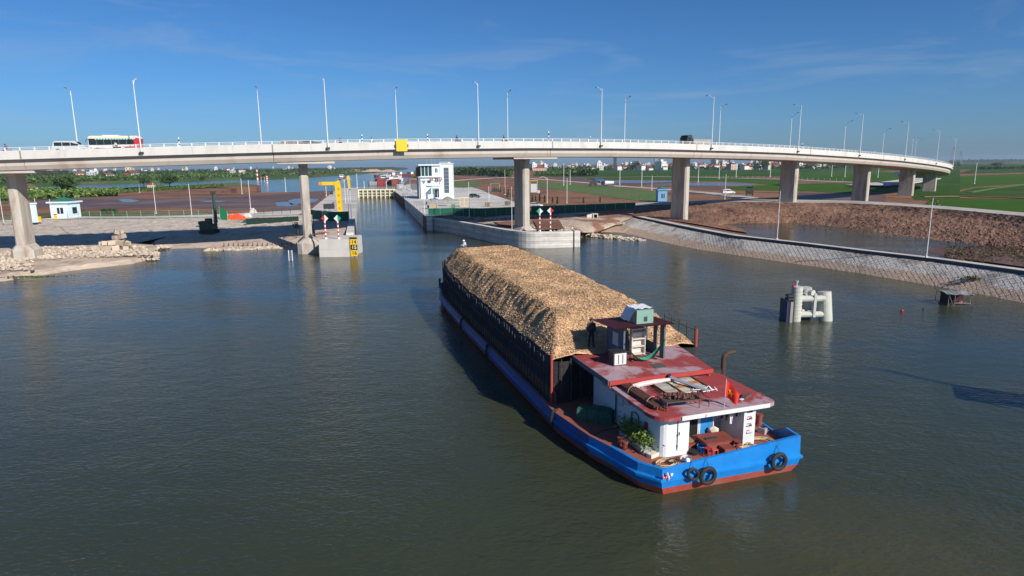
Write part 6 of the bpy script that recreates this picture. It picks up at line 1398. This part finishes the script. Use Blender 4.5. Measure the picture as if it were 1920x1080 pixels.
# stakes row along slab fronts
for nm, lb, px, z, n in (('stake_row', 'row of short dark stakes along the foot of the left ramp', [(420, 460), (500, 460), (556, 460)], .35, 16), ('stake_row', 'row of stub stakes on the slope edge behind the curved wall', [(915, 414), (965, 413)], 2.5, 7), ('stake_row', 'row of stub stakes on the slope right of the third pier', [(1000, 410), (1045, 408.5)], 2.6, 6)):
    P = resample([g(x, y, z) for x, y in px], n); t = thing(nm, lb, 'stakes', P[0])
    for p in P: MB().tube([(0, 0, -.2), (0, 0, .5)], .1, 5).build('stake', BARK, t, p - P[0])
# ground behind the curved wall: pale slope and brown bed
mb = loft([[(806, 406, 3.0), (850, 405.5, 3.0), (900, 406.5, 3.0), (970, 403, 3.0), (1060, 399.5, 3.0), (1140, 396, 3.0), (1190, 394, 3.1)],
           [(815, 409.5, 2.75), (860, 411, 2.7), (900, 413, 2.6), (970, 414, 2.5), (1045, 410, 2.5), (1100, 412, 2.2), (1185, 408, 2.35)],
           [(830, 411.5, 2.6), (880, 419, 2.4), (935, 428, 2.3), (990, 433, 2.2), (1075, 432, 2.2), (1092, 436, 1.4), (1120, 436, .3)]], 70, 6, .08, .8)
struct(mb.build('earth_bed', [mat('pale_to_brown_earth', (.46, .37, .30), .95, .2, .8, .4, 2, col2=(.26, .135, .09), c2s=.09, c2t=(.47, .53))]), 'pale slope and brown bed behind the curved wall')
patch('bare_earth', [(925, 416), (968, 415), (966, 423), (945, 424)], 2.62, SOIL); patch('bare_earth', [(1000, 413), (1048, 412), (1058, 428), (1010, 431)], 2.60, SOIL)
p = g(1108, 412, 1.9); t = thing('culvert', 'square concrete culvert outlet in the pale slope', 'culvert', p)
MB().extr([(-1.0, 0), (-1.0, 1.2), (.4, 1.5), (.4, 0)], -.2, .0).build('wing_wall', WALLC, t)
for q in ((.45, .65, 0, 1.3), (1.45, 1.65, 0, 1.3)): MB().bbox(q[0], q[1], -.5, 1.2, q[2], q[3]).build('side', CONC, t)
MB().bbox(.45, 1.65, -.5, 1.2, 1.3, 1.45).build('top', CONC, t); MB().bbox(.66, 1.44, .4, .45, 0, 1.3).build('opening', dk_, t)

# ================= DOLPHIN, RAFT, BUOY =================
PAINT = mat('grey_green_paint', (.49, .50, .45), .55, .08, 1.5, col2=(.30, .33, .28), c2s=.8, c2t=(.58, .75))
def dolphin(loc, label, rz=0):
    t = thing('mooring_dolphin', label, 'mooring dolphin', loc, rz)
    def pile(x, y, r, h, lean, spiral=False):
        o = MB().tube([(x, y, -2), (x + lean[0], y + lean[1], h)], r, 20).build('pile', PAINT, t)
        if spiral:
            pts = [(x + lean[0] * (k / 120) + (r + .015) * math.cos(k * .42), y + lean[1] * (k / 120) + (r + .015) * math.sin(k * .42), .2 + (h - .4) * k / 120) for k in range(121)]
            MB().tube(pts, .03, 4).build('wound_rope', plain('pale_rope', (.62, .60, .54), .9), o)
        return o
    pile(-1.55, 0, .50, 3.35, (-.02, 0), True); pile(1.6, -.1, .60, 2.75, (-.35, .5)); pile(.35, 2.0, .58, 2.9, (-.35, -.3))
    for z, r in ((.62, .30), (2.15, .32)):
        MB().tube([(-1.3, 0, z), (1.1, 0, z)], r, 12).build('brace', PAINT, t); MB().tube([(-1.4, .2, z), (.2, 1.8, z)], r * .9, 12).build('brace', PAINT, t); MB().tube([(1.2, .1, z), (.3, 1.7, z)], r * .8, 12).build('brace', PAINT, t)
    for z in (.65, 2.7): MB().tube([(-.1, .55, z - .1), (.1, .2, z - .1)], .34, 14).build('stub', PAINT, t)
    MB().bbox(-.02, .22, -.35, -.2, .4, 2.7).build('ladder_rail', PAINT, t)
    MB().tube([(-1.65, 0, 3.35), (-1.65, 0, 3.75)], .09, 8).build('light_post', GALV, t); MB().tube([(-1.65, 0, 3.75), (-1.65, 0, 3.9)], .16, 8).build('light', GALV, t); MB().tube([(-1.95, 0, 3.35), (-1.95, 0, 3.5)], .15, 8).build('lamp_base', REDP, t)
    f = MB().bbox(-2.62, -2.05, -.7, .9, .05, 2.0).build('fender', BLACK, t); MB().bbox(-2.72, -2.62, -.7, .9, .0, 2.1).build('fender_face', plain('navy_panel', (.02, .035, .13), .5), f); MB().bbox(-2.4, -2.15, -.75, -.70, .0, 2.0).build('panel_edge', plain('dull_mauve', (.32, .28, .28)), f)
    for z in (2.1, 2.4): MB().bbox(-2.5, -1.9, -.4, .4, z, z + .18).build('fender_bracket', DARK, t)
p = g(1521, 601, 0); dolphin(p, 'grey green mooring dolphin of three piles right of the barge')
SH = Vector((math.sin(R(41)), -math.cos(R(41)), 0)) / math.tan(SUN_EL)
wb = thing('work_boat', 'moored work boat just beyond the right photo edge, known by its shadow', 'boat', g(1870, 745, 0) + SH * 6.0, R(-30))
MB().prism([(-3.2, -1.4), (3.2, -1.4), (4.2, 0), (3.2, 1.4), (-3.2, 1.4)], -.5, 1.0).build('hull', HDK, wb); MB().bbox(-1.8, 1.8, -1.1, 1.1, 1.0, 3.6).build('cabin', CABW, wb); MB().bbox(-2.2, 2.2, -1.5, 1.5, 5.9, 6.1).build('canopy', REDP, wb)
for x in (-1.9, 1.9):
    for y in (-1.2, 1.2): MB().tube([(x, y, 1.0), (x, y, 5.9)], .07, 5).build('post', GALV, wb)
for x in (-2.1, -1.2): MB().tube([(x, 1.2, 6), (x - .3, 1.4, 9.0)], .09, 5).build('mast', GALV, wb)
p = g(1792, 571, 0); t = thing('fishing_raft', 'small ramshackle fishing shelter floating by the right bank', 'raft', p, R(-8)); WD = plain('weathered_wood', (.22, .19, .17), .9, var=.3)
MB().bbox(-1.3, 1.2, -.9, .9, -.1, .12).build('float', DARK, t)
for x in (-1.15, -.55, .95):
    for y in (-.8, .8): MB().tube([(x, y, 0), (x, y, 1.35)], .04, 5).build('post', WD, t)
m = MB(); m.grid([[(-1.4 + 2.7 * k / 8, -1.0, 1.25 + .05 * math.sin(k * 2)) for k in range(9)], [(-1.4 + 2.7 * k / 8, 0, 1.42 - .1 * math.sin(k)) for k in range(9)], [(-1.3 + 2.7 * k / 8, 1.0, 1.35 + .06 * math.cos(k * 2)) for k in range(9)]]); m.build('roof_sheet', plain('grey_sheet', (.22, .23, .24), .8, var=.3), t)
MB().bbox(-1.2, 1.0, .7, .75, .1, 1.2).build('back_sheet', plain('maroon_cloth', (.06, .02, .03), .9), t); MB().bbox(-1.22, -1.18, -.8, .8, .1, 1.2).build('side_sheet', plain('black_sheet', (.02, .02, .025), .8), t); MB().bbox(-.5, 1.0, -.85, -.8, .28, .36).build('rail', WD, t)
heap_ = MB()
for k in range(5): heap_.blob((random.gauss(.1, .35), random.gauss(0, .3), .25), .16, 0, .3)
heap_.build('bedding', plain('pink_bedding', (.45, .18, .2), .9), t)
for a, b in (((-1.2, .8, 1.1), (-1.9, 1.2, 1.7)), ((-1.6, 1.0, .2), (-1.5, .9, 1.9)), ((1.1, -.7, 1.4), (1.2, -.9, -.3)), ((1.0, .8, 1.2), (1.3, .9, 1.7)), ((-1.2, -.8, 1.3), (-.7, -1.1, -.2))): MB().tube([a, b], .035, 4).build('pole', WD, t)
p = g(1691, 584, 0); t = thing('buoy', 'tiny red float on the water between dolphin and raft', 'buoy', p); MB().blob((0, 0, .08), .16, 0, .05).build('ball', REDP, t); MB().tube([(0, 0, .2), (0, 0, .3)], .03, 5).build('eye', DARK, t)
p = g(1731, 580, 0); t = thing('buoy', 'tiny dark float right of the red float', 'buoy', p); MB().blob((0, 0, .05), .11, 0, .05).build('ball', DARK, t); MB().tube([(0, 0, .1), (0, 0, .2)], .03, 5).build('eye', DARK, t)
# weed on the revetment
def leaves(n, fpos, size, m, name, label=None, parent=None, cat=None, seed=1, up=.3, loc=None):
    rg = random.Random(seed); mb = MB(); pk = []
    for k in range(n):
        c = fpos(rg)
        if c is None: continue
        d_ = Vector((rg.gauss(0, 1), rg.gauss(0, 1), rg.gauss(up, .8))).normalized(); s_ = d_.cross(Vector((rg.random() - .5, rg.random() - .5, rg.random()))).normalized(); L_ = rg.uniform(*size)
        mb.face([c - d_ * L_, c + s_ * L_ * .55, c + d_ * L_, c - s_ * L_ * .55]); pk.append(rg.random() ** 1.2)
    mb.pick = pk; o = mb.build(name, m, parent, loc)
    if cat: tag(o, label, cat, kind='stuff')
    return o
WEED = attr_mat('dry_weed', (.07, .05, .02), (.24, .18, .08))
sp_ = g(1825, 524, 1.2); leaves(260, lambda r: sp_ + Vector((r.gauss(0, .7), r.gauss(0, .35), .12 + .2 * r.random())), (.06, .16), WEED, 'weed', 'patch of dry brown weed on the stone slope near the raft', cat='weeds')
sp2 = g(60, 520, .3); leaves(400, lambda r: sp2 + Vector((r.gauss(0, 2.2), r.gauss(0, .25), .02 + .12 * r.random())), (.08, .2), LEAFM, 'weed', 'green water weed along the toe of the left terrace', cat='weeds')
sp3 = g(1110, 450, 0)
leaves(1500, lambda r: g(r.uniform(1770, 1925), r.uniform(463, 492) + 0, 1.0) + Vector((0, 0, .05 + .12 * r.random())), (.08, .25), attr_mat('marsh_weed', (.05, .04, .02), (.16, .12, .06)), 'marsh_weed', 'brown green weed tufts over the mud at the right end of the pond', cat='weeds', seed=51)
# ================= BARGES BEYOND THE LOCK =================
def ship(label, x, y, wpx, hgt, hullc, L, rz, load=None, house=True, z=0):
    p = g(x, y, 0); w = wpx / FPX * p.y; t = thing('moored_barge', label, 'barge', p + Vector((0, 2, 0)), rz); W_ = w / 2
    secs = []
    for k in range(9):
        u = k / 8; ww = W_ * (1 - max(0, (.25 - u) / .25) ** 2 * .75); secs.append([(-ww, u * L, hgt * (1.25 - .25 * min(1, u * 4))), (-ww * .8, u * L + (.6 if u == 0 else 0), -.3), (ww * .8, u * L + (.6 if u == 0 else 0), -.3), (ww, u * L, hgt * (1.25 - .25 * min(1, u * 4)))])
    m = MB(); m.grid(secs); m.face(secs[0]); m.face(secs[-1][::-1]); m.face([s[0] for s in secs] + [s[3] for s in secs[::-1]]); m.build('hull', hullc, t)
    MB().bbox(-W_ * .7, W_ * .7, L * .3, L * .75, hgt, hgt * 1.25).build('coaming', DARK, t)
    if load:
        m = MB(); m.prism([(-W_ * .65, L * .32), (W_ * .65, L * .32), (W_ * .65, L * .73), (-W_ * .65, L * .73)], hgt, hgt * 1.4); m.build('cargo', load, t)
    if house:
        o = MB().bbox(-W_ * .6, W_ * .6, L * .8, L * .94, hgt, hgt + 3.4).build('deckhouse', WHITE, t); MB().bbox(-W_ * .5, W_ * .5, L * .8 - .1, L * .8, hgt + 2, hgt + 3).build('window', GLASSD, o)
    MB().tube([(0, L * .15, hgt), (0, L * .15, hgt + 4)], .12, 5).build('mast', GALV, t)
RH = plain('barge_red', (.33, .05, .045), .7); BH = plain('barge_brown', (.28, .09, .06), .8); GH = plain('barge_grey', (.28, .30, .32), .7); SANDM = plain('sand_load', (.62, .42, .22), .9)
for a in [('red hulled barge in the centre of the boats beyond the lock', 709, 346.5, 20, 3.8, RH, 40, .05), ('brown hulled barge right of the red one beyond the lock', 736, 346, 20, 3.2, BH, 40, .1), ('grey barge left of the red one beyond the lock', 690, 347, 18, 2.4, GH, 34, -.4), ('dark barge lying between the red and brown barges', 724, 340, 12, 3.5, plain('barge_dark', (.05, .05, .06)), 36, .1), ('white passenger boat right of the barges beyond the lock', 750, 340, 13, 2.6, WHITE, 26, .2),
          ('orange red barge loaded with sand in the back row on the left', 702, 332.5, 28, 2.6, plain('barge_orange', (.42, .10, .05)), 30, -.9, SANDM), ('sand laden barge at the middle of the back row', 722, 331, 20, 2.6, BH, 30, -.7, SANDM), ('reddish barge at the right of the back row', 741, 331, 22, 2.6, RH, 30, -.8), ('small workboat alone left of the barges beyond the lock', 645, 336, 12, 1.8, plain('boat_rust', (.20, .09, .08)), 12, .6), ('low dark barge lying near the far bank behind the second pier', 551, 331.5, 18, 1.6, BH, 16, 1.3, None, False), ('small boat far up the river before the sand heaps', 440, 334.5, 12, 1.5, RH, 12, 1.2, None, True)]:
    ship(*a)
# striped beacons on the left point
def beacon(label, x, yb, yt, r, n=8):
    b0 = g(x, yb, 0); h = atY(x, yt, b0.y).z
    striped('river_beacon', label, 'beacon', b0, h, r, [WHITE, REDP], n)
beacon('stout red and white banded beacon in the river beside the mud point', 501, 343, 329, .9); beacon('thin red and white beacon left of the stout one', 496, 341, 331, .3); beacon('thin red and white beacon further left in the river', 490, 340, 331, .3)
b0 = g(483, 337, 0); t = striped('river_beacon', 'tall red and white beacon tower with an open top near the far bank', 'beacon', b0, atY(483, 318, b0.y).z, 1.0, [WHITE, REDP], 5); h_ = atY(483, 318, b0.y).z; MB().tube([(0, 0, h_), (0, 0, h_ + 4)], .25, 5).build('aerial', DARK, t); MB().box((0, 0, h_ + .4), (3, 3, .4)).build('gallery', REDP, t)
# lock side clutter: bollards & rails on walls
for k, x in enumerate([742, 752, 763, 775]):
    t = thing('wall_cabinet', ['small grey cabinet on the right lock wall, farthest', 'grey cabinet on the right lock wall, second from far end', 'grey cabinet on the right lock wall, third from far end', 'grey cabinet on the right lock wall, nearest'][k], 'cabinet', g(x + 5, 352 + k * 5, 3.26)); MB().bbox(-.8, .8, 0, 1, 0, 1.8).build('case', plain('cabinet_grey', (.5, .52, .54)), t); MB().bbox(-.6, .6, -.05, 0, .2, 1.5).build('door', MATS['rung_grey'], t)
fence('wall_railing', 'white railing on top of the right lock wall', [(741, 357.5), (760, 372.5), (782, 390.5), (797, 403)], 3.26, 1.1, 16, STEELW, (.5, .97), pr=.04)
kiosk('pump_shelter', 'blue roofed pump shelter near the far end of the right lock wall', 749, 757, 352, 340, MATS['kiosk_blue'], GALV, cat='shelter'); kiosk('equipment_rack', 'large pale equipment rack behind the right lock wall', 768, 783, 356, 335, GALV, plain('rack_dark', (.15, .16, .17)), cat='rack')

# ================= TREES, GROVES, TOWN =================
def tree(label, x, y, z, h, w, n=900, m=LEAFD, seed=1, trunk=.25, size=None, group=None, name='tree', shape=1.0):
    p = g(x, y, z); t = thing(name, label, 'tree', p, 0, group); s = size or h / 14; rg = random.Random(seed)
    lob = [(Vector((rg.gauss(0, w * .22), rg.gauss(0, w * .22), h * rg.uniform(.4, .8))), rg.uniform(.28, .45)) for _ in range(9)]
    def f(r):
        c, k = lob[r.randrange(9)]; d = Vector((r.gauss(0, 1), r.gauss(0, 1), r.gauss(0, .8 * shape))).normalized() * (r.random() ** .4); q = c + Vector((d.x * w * k, d.y * w * k, d.z * h * .3)); return q if q.z > h * .05 else None
    leaves(n, f, (s * .6, s * 1.3), m, 'crown', parent=t, seed=seed)
    MB().tube([(0, 0, -.2), (.1, 0, h * .35), (0, .1, h * .6)], [trunk, trunk * .7, trunk * .3], 6).build('trunk', BARK, t)
    return t
tree('tall dark tree among the banana plants by the left pier', 128, 364, 3.2, 8.5, 7.0, 1300, LEAFD, 3, .3)
tree('round dark green tree on the spit at the left', 318, 349, 3.2, 7.5, 10, 1500, LEAFD, 5, .3, shape=.8)
tree('loose dark tree left of the round tree on the spit', 270, 351, 3.2, 7, 7, 500, LEAFD, 6, .3)
tree('bright bushy clump left below the round tree', 299, 356, 3.2, 3.5, 5, 600, LEAFB, 8, .15)
tree('small lone tree on the river edge right of the round tree', 380, 342, 3.0, 6, 5, 350, LEAFD, 9)
tree('tiny dark shrub on the verge behind the fence, left one', 147, 402, 3.25, 1.6, 2.2, 260, LEAFD, 10, .08, size=.2)
tree('tiny dark shrub on the verge behind the fence, middle one', 199, 401, 3.25, 1.5, 2.0, 260, LEAFD, 11, .08, size=.2)
tree('tiny dark shrub on the verge behind the fence, right one', 212, 401, 3.25, 1.4, 1.8, 240, LEAFD, 12, .08, size=.2)
tree('thin green sapling left of the second pier base', 556, 437, 1.7, 2.6, 1.2, 160, LEAFM, 13, .06, size=.18)
tree('dark tree at the right end of the far rice fields', 1869, 316, 3.2, 9, 14, 500, LEAFD, 14, .4)
tree('dark bush row tree in the far rice fields', 1850, 318, 3.2, 5, 16, 400, LEAFD, 15, .3)
tree('round tree in the town between third and fourth piers', 1193, 319, 3.0, 16, 22, 700, LEAFD, 16, .6)
tree('big dark tree in the town left of the fifth pier', 1432, 320, 3.0, 15, 16, 600, LEAFD, 17, .6)
tree('pointed dark tree on the far right skyline', 1896, 302, 3.0, 22, 9, 400, LEAFD, 18, .6, shape=1.8)
tree('broad dark tree on the far right skyline', 1874, 302.5, 3.0, 14, 16, 400, LEAFD, 19, .6)
def banana(r):
    t = r.random(); x = -40 + 262 * t; yb = lerp([-40, 60, 215], [381, 374, 368], x); yt = lerp([-40, 120, 150, 222], [366, 363, 361, 364], x); p = g(x, r.uniform(yt, yb), 3.2); return p + Vector((0, 0, r.uniform(.2, 1) * (1.6 + 2.6 * max(0, .35 + noise.noise(Vector((p.x / 9, p.y / 14, 0)))))))
leaves(6500, banana, (.5, 1.1), LEAFB, 'banana_grove', 'bright green banana grove behind the left pier', cat='banana plants', seed=21, up=.6)
def scrub(r):
    x = r.uniform(215, 420); p = g(x, lerp([215, 300, 420], [361, 356, 348.5], x) + r.uniform(-3, 2.0), 3.2); return p + Vector((0, 0, r.random() * .9))
leaves(3500, scrub, (.3, .7), LEAFM, 'scrub', 'low green scrub along the river edge of the spit', cat='scrub', seed=22)
def band(x0, x1, yn, yf, hh, z=2.6, clump=6):
    """woodland: rows of crowns between a near and a far photo line"""
    def f(r):
        x = r.uniform(x0, x1); q = r.random() ** 1.6; y = yn(x) + (yf(x) - yn(x)) * q; p = g(x, y, z); n_ = noise.noise(Vector((p.x / 22, p.y / 60, 0))); a, b = hh; return p + Vector((0, 0, (a + (b - a) * max(0, .5 + n_)) * r.random() ** .6))
    return f
yn1 = lambda x: lerp([-200, 0, 150, 330, 450, 570, 650, 760], [353, 346, 340.5, 336.5, 332, 329, 324.5, 316.5], x)
horiz = lambda x: 319.1 - x * .01047
leaves(15000, band(-250, 730, lambda x: yn1(x) - .4, lambda x: yn1(x) * .35 + (horiz(x) + 3.8) * .65, (1.5, 5.5)), (1.0, 2.4), LEAFM, 'riverside_wood', 'belt of green trees along the far river bank', cat='woodland', seed=31)
leaves(15000, band(-250, 740, lambda x: yn1(x) * .5 + (horiz(x) + 3.6) * .5, lambda x: horiz(x) + 3.2, (2, 8)), (1.6, 3.6), LEAFD, 'distant_wood', 'dark woodland on the far bank under the skyline', cat='woodland', seed=32)
leaves(7000, band(848, 960, lambda x: lerp([848, 900, 960], [329, 331, 334], x), lambda x: 321, (4, 10)), (.8, 2.0), LEAFD, 'orchard', 'dark trees right of the control building', cat='woodland', seed=33)
leaves(2600, band(1063, 1120, lambda x: 331, lambda x: 325, (3, 8)), (.8, 1.8), LEAFM, 'grove', 'green grove in the fields right of the third pier', cat='woodland', seed=34)
leaves(2400, band(1003, 1062, lambda x: 330, lambda x: 326, (1.5, 4)), (.6, 1.4), LEAFM, 'grove', 'low scrubby hedge between the third pier and the grove', cat='woodland', seed=35)
leaves(14000, band(930, 1800, lambda x: lerp([930, 1480, 1800], [321, 318, 312], x), lambda x: horiz(x) + 4, (2, 8)), (1.4, 3.2), LEAFD, 'town_trees', 'dark trees between the houses of the far town', cat='woodland', seed=36)
leaves(7000, band(1780, 2300, lambda x: horiz(x) + 4.0, lambda x: horiz(x) + 2.2, (6, 16)), (3, 7), LEAFD, 'skyline_wood', 'dark tree line on the far right skyline', cat='woodland', seed=37)
leaves(900, band(1835, 1925, lambda x: lerp([1835, 1925], [318.5, 317], x), lambda x: lerp([1835, 1925], [317, 315.5], x), (1, 4)), (1, 2), LEAFD, 'hedge', 'dark hedge in the far right fields', cat='hedge', seed=38)
leaves(1200, lambda r: g(r.uniform(775, 800), r.uniform(329, 334), 3.2) + Vector((0, 0, r.random() * 2.5)), (.5, 1), LEAFM, 'scrub', 'green scrub on the point left of the control building', cat='scrub', seed=39)
leaves(600, lambda r: g(r.uniform(1738, 1765), r.uniform(380, 391), 3.2) + Vector((0, 0, r.random() * .8)), (.2, .4), LEAFM, 'scrub', 'green weeds around the eighth pier foot', cat='scrub', seed=40)
# sand heaps up the river
for k, (x, w, h) in enumerate([(668, 34, 5), (700, 36, 6), (728, 30, 5)]):
    p = g(x, 322, 2.5); r_ = w / FPX * p.y / 2; mb = MB(); rows = []
    for i in range(9):
        rows.append([(r_ * (-1 + 2 * j / 20), r_ * .5 * (-1 + i / 4), h * max(0, (1 - (-1 + j / 10) ** 2)) ** .7 * max(0, 1 - (-1 + i / 4) ** 2) ** .6 * (1 + .25 * noise.noise(Vector((j * .5, i * .5, k))))) for j in range(21)])
    o = mb.grid(rows).build('sand_heap', mat('orange_sand', (.50, .33, .22), .95, .15, .1), None, p); tag(o, ['pale sand heap on the far bank, left one', 'wide orange sand heap on the far bank, middle one', 'orange sand heap on the far bank, right one'][k], 'sand heap')
# houses
WALLS = [plain('house_white', (.78, .77, .74), .8), plain('house_cream', (.66, .58, .44), .8), plain('house_pale_pink', (.62, .44, .38), .8), plain('house_grey', (.50, .51, .52), .8)]; ROOFS = [plain('tile_red', (.32, .07, .05), .8), plain('tile_brown', (.16, .08, .06), .8), plain('roof_grey', (.34, .35, .37), .8), plain('roof_white', (.7, .7, .7), .8)]
def house_mesh(w, d, h, kind, wm, rm):
    m = MB(); m.bbox(-w / 2, w / 2, 0, d, 0, h, 0)
    if kind == 'gable': m.extr([(-w / 2 - .4, h), (0, h + w * .3), (w / 2 + .4, h)], -.4, d + .4, 1)
    elif kind == 'hip':
        q = [(-w / 2 - .4, -.4, h), (w / 2 + .4, -.4, h), (w / 2 + .4, d + .4, h), (-w / 2 - .4, d + .4, h)]; t1, t2 = (-w / 5, d / 2, h + w * .28), (w / 5, d / 2, h + w * .28)
        m.face([q[0], q[1], t2, t1], 1); m.face([q[1], q[2], t2], 1); m.face([q[2], q[3], t1, t2], 1); m.face([q[3], q[0], t1], 1)
    else: m.bbox(-w / 2 - .3, w / 2 + .3, -.3, d + .3, h, h + .5, 1); m.bbox(-w / 5, w / 4, d * .3, d * .7, h + .5, h + 2.6, 0)
    fl = max(1, int(h / 3.3))
    for f in range(fl):
        for k in range(max(2, int(w / 3))):
            x = -w / 2 + w * (k + .5) / max(2, int(w / 3)); m.bbox(x - .5, x + .5, -.06, .0, f * 3.3 + 1, f * 3.3 + 2.4, 2)
    o = m.build('house', [wm, rm, GLASSD]); me = o.data; bpy.data.objects.remove(o); return me
VAR = [(7, 12, 10, 'flat', 0, 3, 'narrow white flat roofed house'), (9, 10, 6.5, 'hip', 0, 0, 'white house with red hipped roof'), (10, 8, 4, 'gable', 1, 0, 'low cream house with red gable roof'), (12, 9, 4, 'gable', 0, 1, 'low white house with brown roof'), (6, 10, 13, 'flat', 1, 2, 'tall narrow cream house'), (16, 9, 4.5, 'gable', 2, 0, 'long shed with red roof'), (9, 9, 7, 'flat', 3, 3, 'grey two storey house'), (8, 10, 9, 'hip', 2, 1, 'pinkish house with brown roof')]
VM = [house_mesh(v[0], v[1], v[2], v[3], WALLS[v[4]], ROOFS[v[5]]) for v in VAR]
rg = random.Random(77)
HL = {}
def town(n, x0, x1, yn, yf, where, weights=None):
    for k in range(n):
        i = rg.choices(range(8), weights or [3, 3, 3, 2, 2, 1, 2, 2])[0]; x = rg.uniform(x0, x1); y = yn(x) + (yf(x) - yn(x)) * rg.random() ** .8; p = g(x, y, 2.6)
        o = bpy.data.objects.new('house', VM[i]); C.objects.link(o); o.location = p; o.rotation_euler = (0, 0, rg.uniform(-.7, .7)); s = rg.uniform(.8, 1.5); o.scale = (s, s, s); tag(o, VAR[i][6] + ' ' + where, 'house', 'houses ' + where); HL.setdefault(o['label'], []).append((x, o))
town(105, 985, 1262, lambda x: 320.5, lambda x: horiz(x) + 4.6, 'in town right of third pier')
town(95, 1296, 1470, lambda x: 319.5, lambda x: horiz(x) + 4.6, 'in town right of fourth pier')
town(12, 1500, 1560, lambda x: 317, lambda x: 312, 'in fields right of fifth pier')
town(46, 110, 640, lambda x: yn1(x) * .3 + (horiz(x) + 3.6) * .7, lambda x: horiz(x) + 3.0, 'on the left skyline', [4, 3, 1, 1, 3, 0, 1, 1])
town(8, 150, 250, lambda x: 334, lambda x: 329, 'in trees across river')
def special(label, name, x, y, z, i, s, rz=0, cat='house'):
    o = bpy.data.objects.new(name, VM[i]); C.objects.link(o); o.location = g(x, y, z); o.scale = (s,) * 3 if not isinstance(s, tuple) else s; o.rotation_euler = (0, 0, rz); tag(o, label, cat); return o
special('white gabled farm house behind the leftmost pier', 'house', 59, 361, 3.2, 3, .62, R(70)); special('tall white block of the town right of the third pier', 'apartment_block', 1124, 318, 2.6, 0, (1.6, 1.2, 1.55), 0, 'building')
special('white house with red roof on the left skyline by the river', 'house', 452, 325.5, 2.6, 1, 1.1); special('white flat house left of the red roofed one on the skyline', 'house', 435, 326, 2.6, 6, 1.0); special('small pink house behind the loose tree on the spit', 'house', 282, 351.5, 3.2, 2, .4)
special('long red roofed hall in the town right of the third pier', 'hall', 1012, 321, 2.6, 5, (1.6, 1, 1.2), 0, 'hall'); special('white shed roof among the dark trees right of the control building', 'shed', 896, 318.5, 3, 3, 1.3, 0, 'shed')
special('red boat house on the far river edge at the left', 'house', 447, 334, .2, 2, .7)
t = thing('church', 'white church with pointed towers on the left skyline', 'church', g(94, 323, 2.6)); w = 11
MB().bbox(-w, w, 0, 12, 0, 9).build('nave', WALLS[0], t); MB().extr([(-w, 9), (0, 15), (w, 9)], 0, 12).build('roof', WALLS[0], t)
for x in (-w, -w * .55): q = MB().bbox(x - 1.6, x + 1.6, -1, 2, 0, 17).build('tower', WALLS[0], t); MB().tube([(x, .5, 17), (x, .5, 25)], [2, .1], 4).build('spire', WALLS[3], q)
# water towers / chimneys / pylons on the skyline
def tower(label, x, y, w, h, m, name='water_tower', cat='tower'):
    p = g(x, y, 3); t = thing(name, label, cat, p); MB().bbox(-w / 2, w / 2, -w / 2, w / 2, 0, h * .8).build('shaft', m, t); MB().bbox(-w * .65, w * .65, -w * .65, w * .65, h * .8, h).build('top', m, t)
for a in [('slim dark tower on the town skyline left of the round tree', 1153, 317, 6, 30, MATS['barge_dark']), ('pale slim tower beyond the town left of the fourth pier', 1229, 314, 6, 40, GH), ('second slim tower right of the pale one', 1243, 314, 5, 42, GH), ('square grey tower right of the fourth pier', 1371, 314, 9, 36, GH)]: tower(*a)
def pylon(label, x, y, yt, wpx):
    p = g(x, y, 3); h = atY(x, yt, p.y).z - 3; w = wpx / FPX * p.y; t = thing('pylon', label, 'pylon', p); m = MB(); r = p.y / FPX * .22; PM = plain('pylon_grey', (.28, .30, .34))
    for sx in (-1, 1):
        for sy in (-1, 1): m.tube([(sx * w * .22, sy * w * .22, 0), (sx * w * .08, sy * w * .08, h * .75), (sx * w * .05, sy * w * .05, h)], r, 4)
    m.build('legs', PM, t); b = MB()
    for k in range(9):
        z0, z1 = h * k / 9, h * (k + 1) / 9; f = lambda z: w * (.22 - .14 * min(1, z / (h * .75)))
        b.tube([(-f(z0), -f(z0), z0), (f(z1), -f(z1), z1)], r * .7, 4); b.tube([(f(z0), -f(z0), z0), (-f(z1), -f(z1), z1)], r * .7, 4)
    b.build('bracing', PM, t)
    for z, ww in ((.97, .5), (.8, .38)): MB().tube([(-w * ww, 0, h * z), (w * ww, 0, h * z)], r * 1.2, 4).build('crossarm', PM, t)
    return p, h
pylon('lattice power pylon just right of the end of the curving bridge', 1786, 311, 275, 20); pylon('second lattice pylon behind the bridge end', 1800, 309, 284, 14)
# approach embankment behind the far end of the viaduct
mb = loft([[(1560, 336, 3.3), (1640, 348, 3.3), (1745, 352, 3.3)], [(1570, 333, 4.2), (1660, 332, 8.5), (1745, 322, 12)], [(1575, 331, 4.2), (1665, 329, 8.6), (1750, 318.5, 12.1)]], 20, 2)

for lb, lst in HL.items():
    lst.sort(key=lambda q: q[0])
    for k, (x, o) in enumerate(lst):
        if len(lst) > 1: o['label'] = '%s, %s from left' % (lb, (ordn + ['fourteenth', 'fifteenth', 'sixteenth', 'seventeenth', 'eighteenth', 'nineteenth', 'twentieth'] + ['%dth' % q for q in range(21, 60)])[k])

# ---------------- air: light haze over the far land ----------------
hz_ = MB(); hz_.bbox(-9500, 9500, -260, 9800, -5, 60); ho = hz_.build('haze', []); ho['kind'] = 'stuff'; ho['label'] = 'thin blue summer haze over the river plain'
hmt = bpy.data.materials.new('haze'); hmt.use_nodes = True; ht = hmt.node_tree; ht.nodes.clear(); pv = N(ht, 'ShaderNodeVolumePrincipled'); pv.inputs['Color'].default_value = (.62, .78, 1, 1); pv.inputs['Density'].default_value = .00010; pv.inputs['Anisotropy'].default_value = .2
om = N(ht, 'ShaderNodeOutputMaterial'); ht.links.new(pv.outputs[0], om.inputs['Volume']); ho.data.materials.append(hmt)
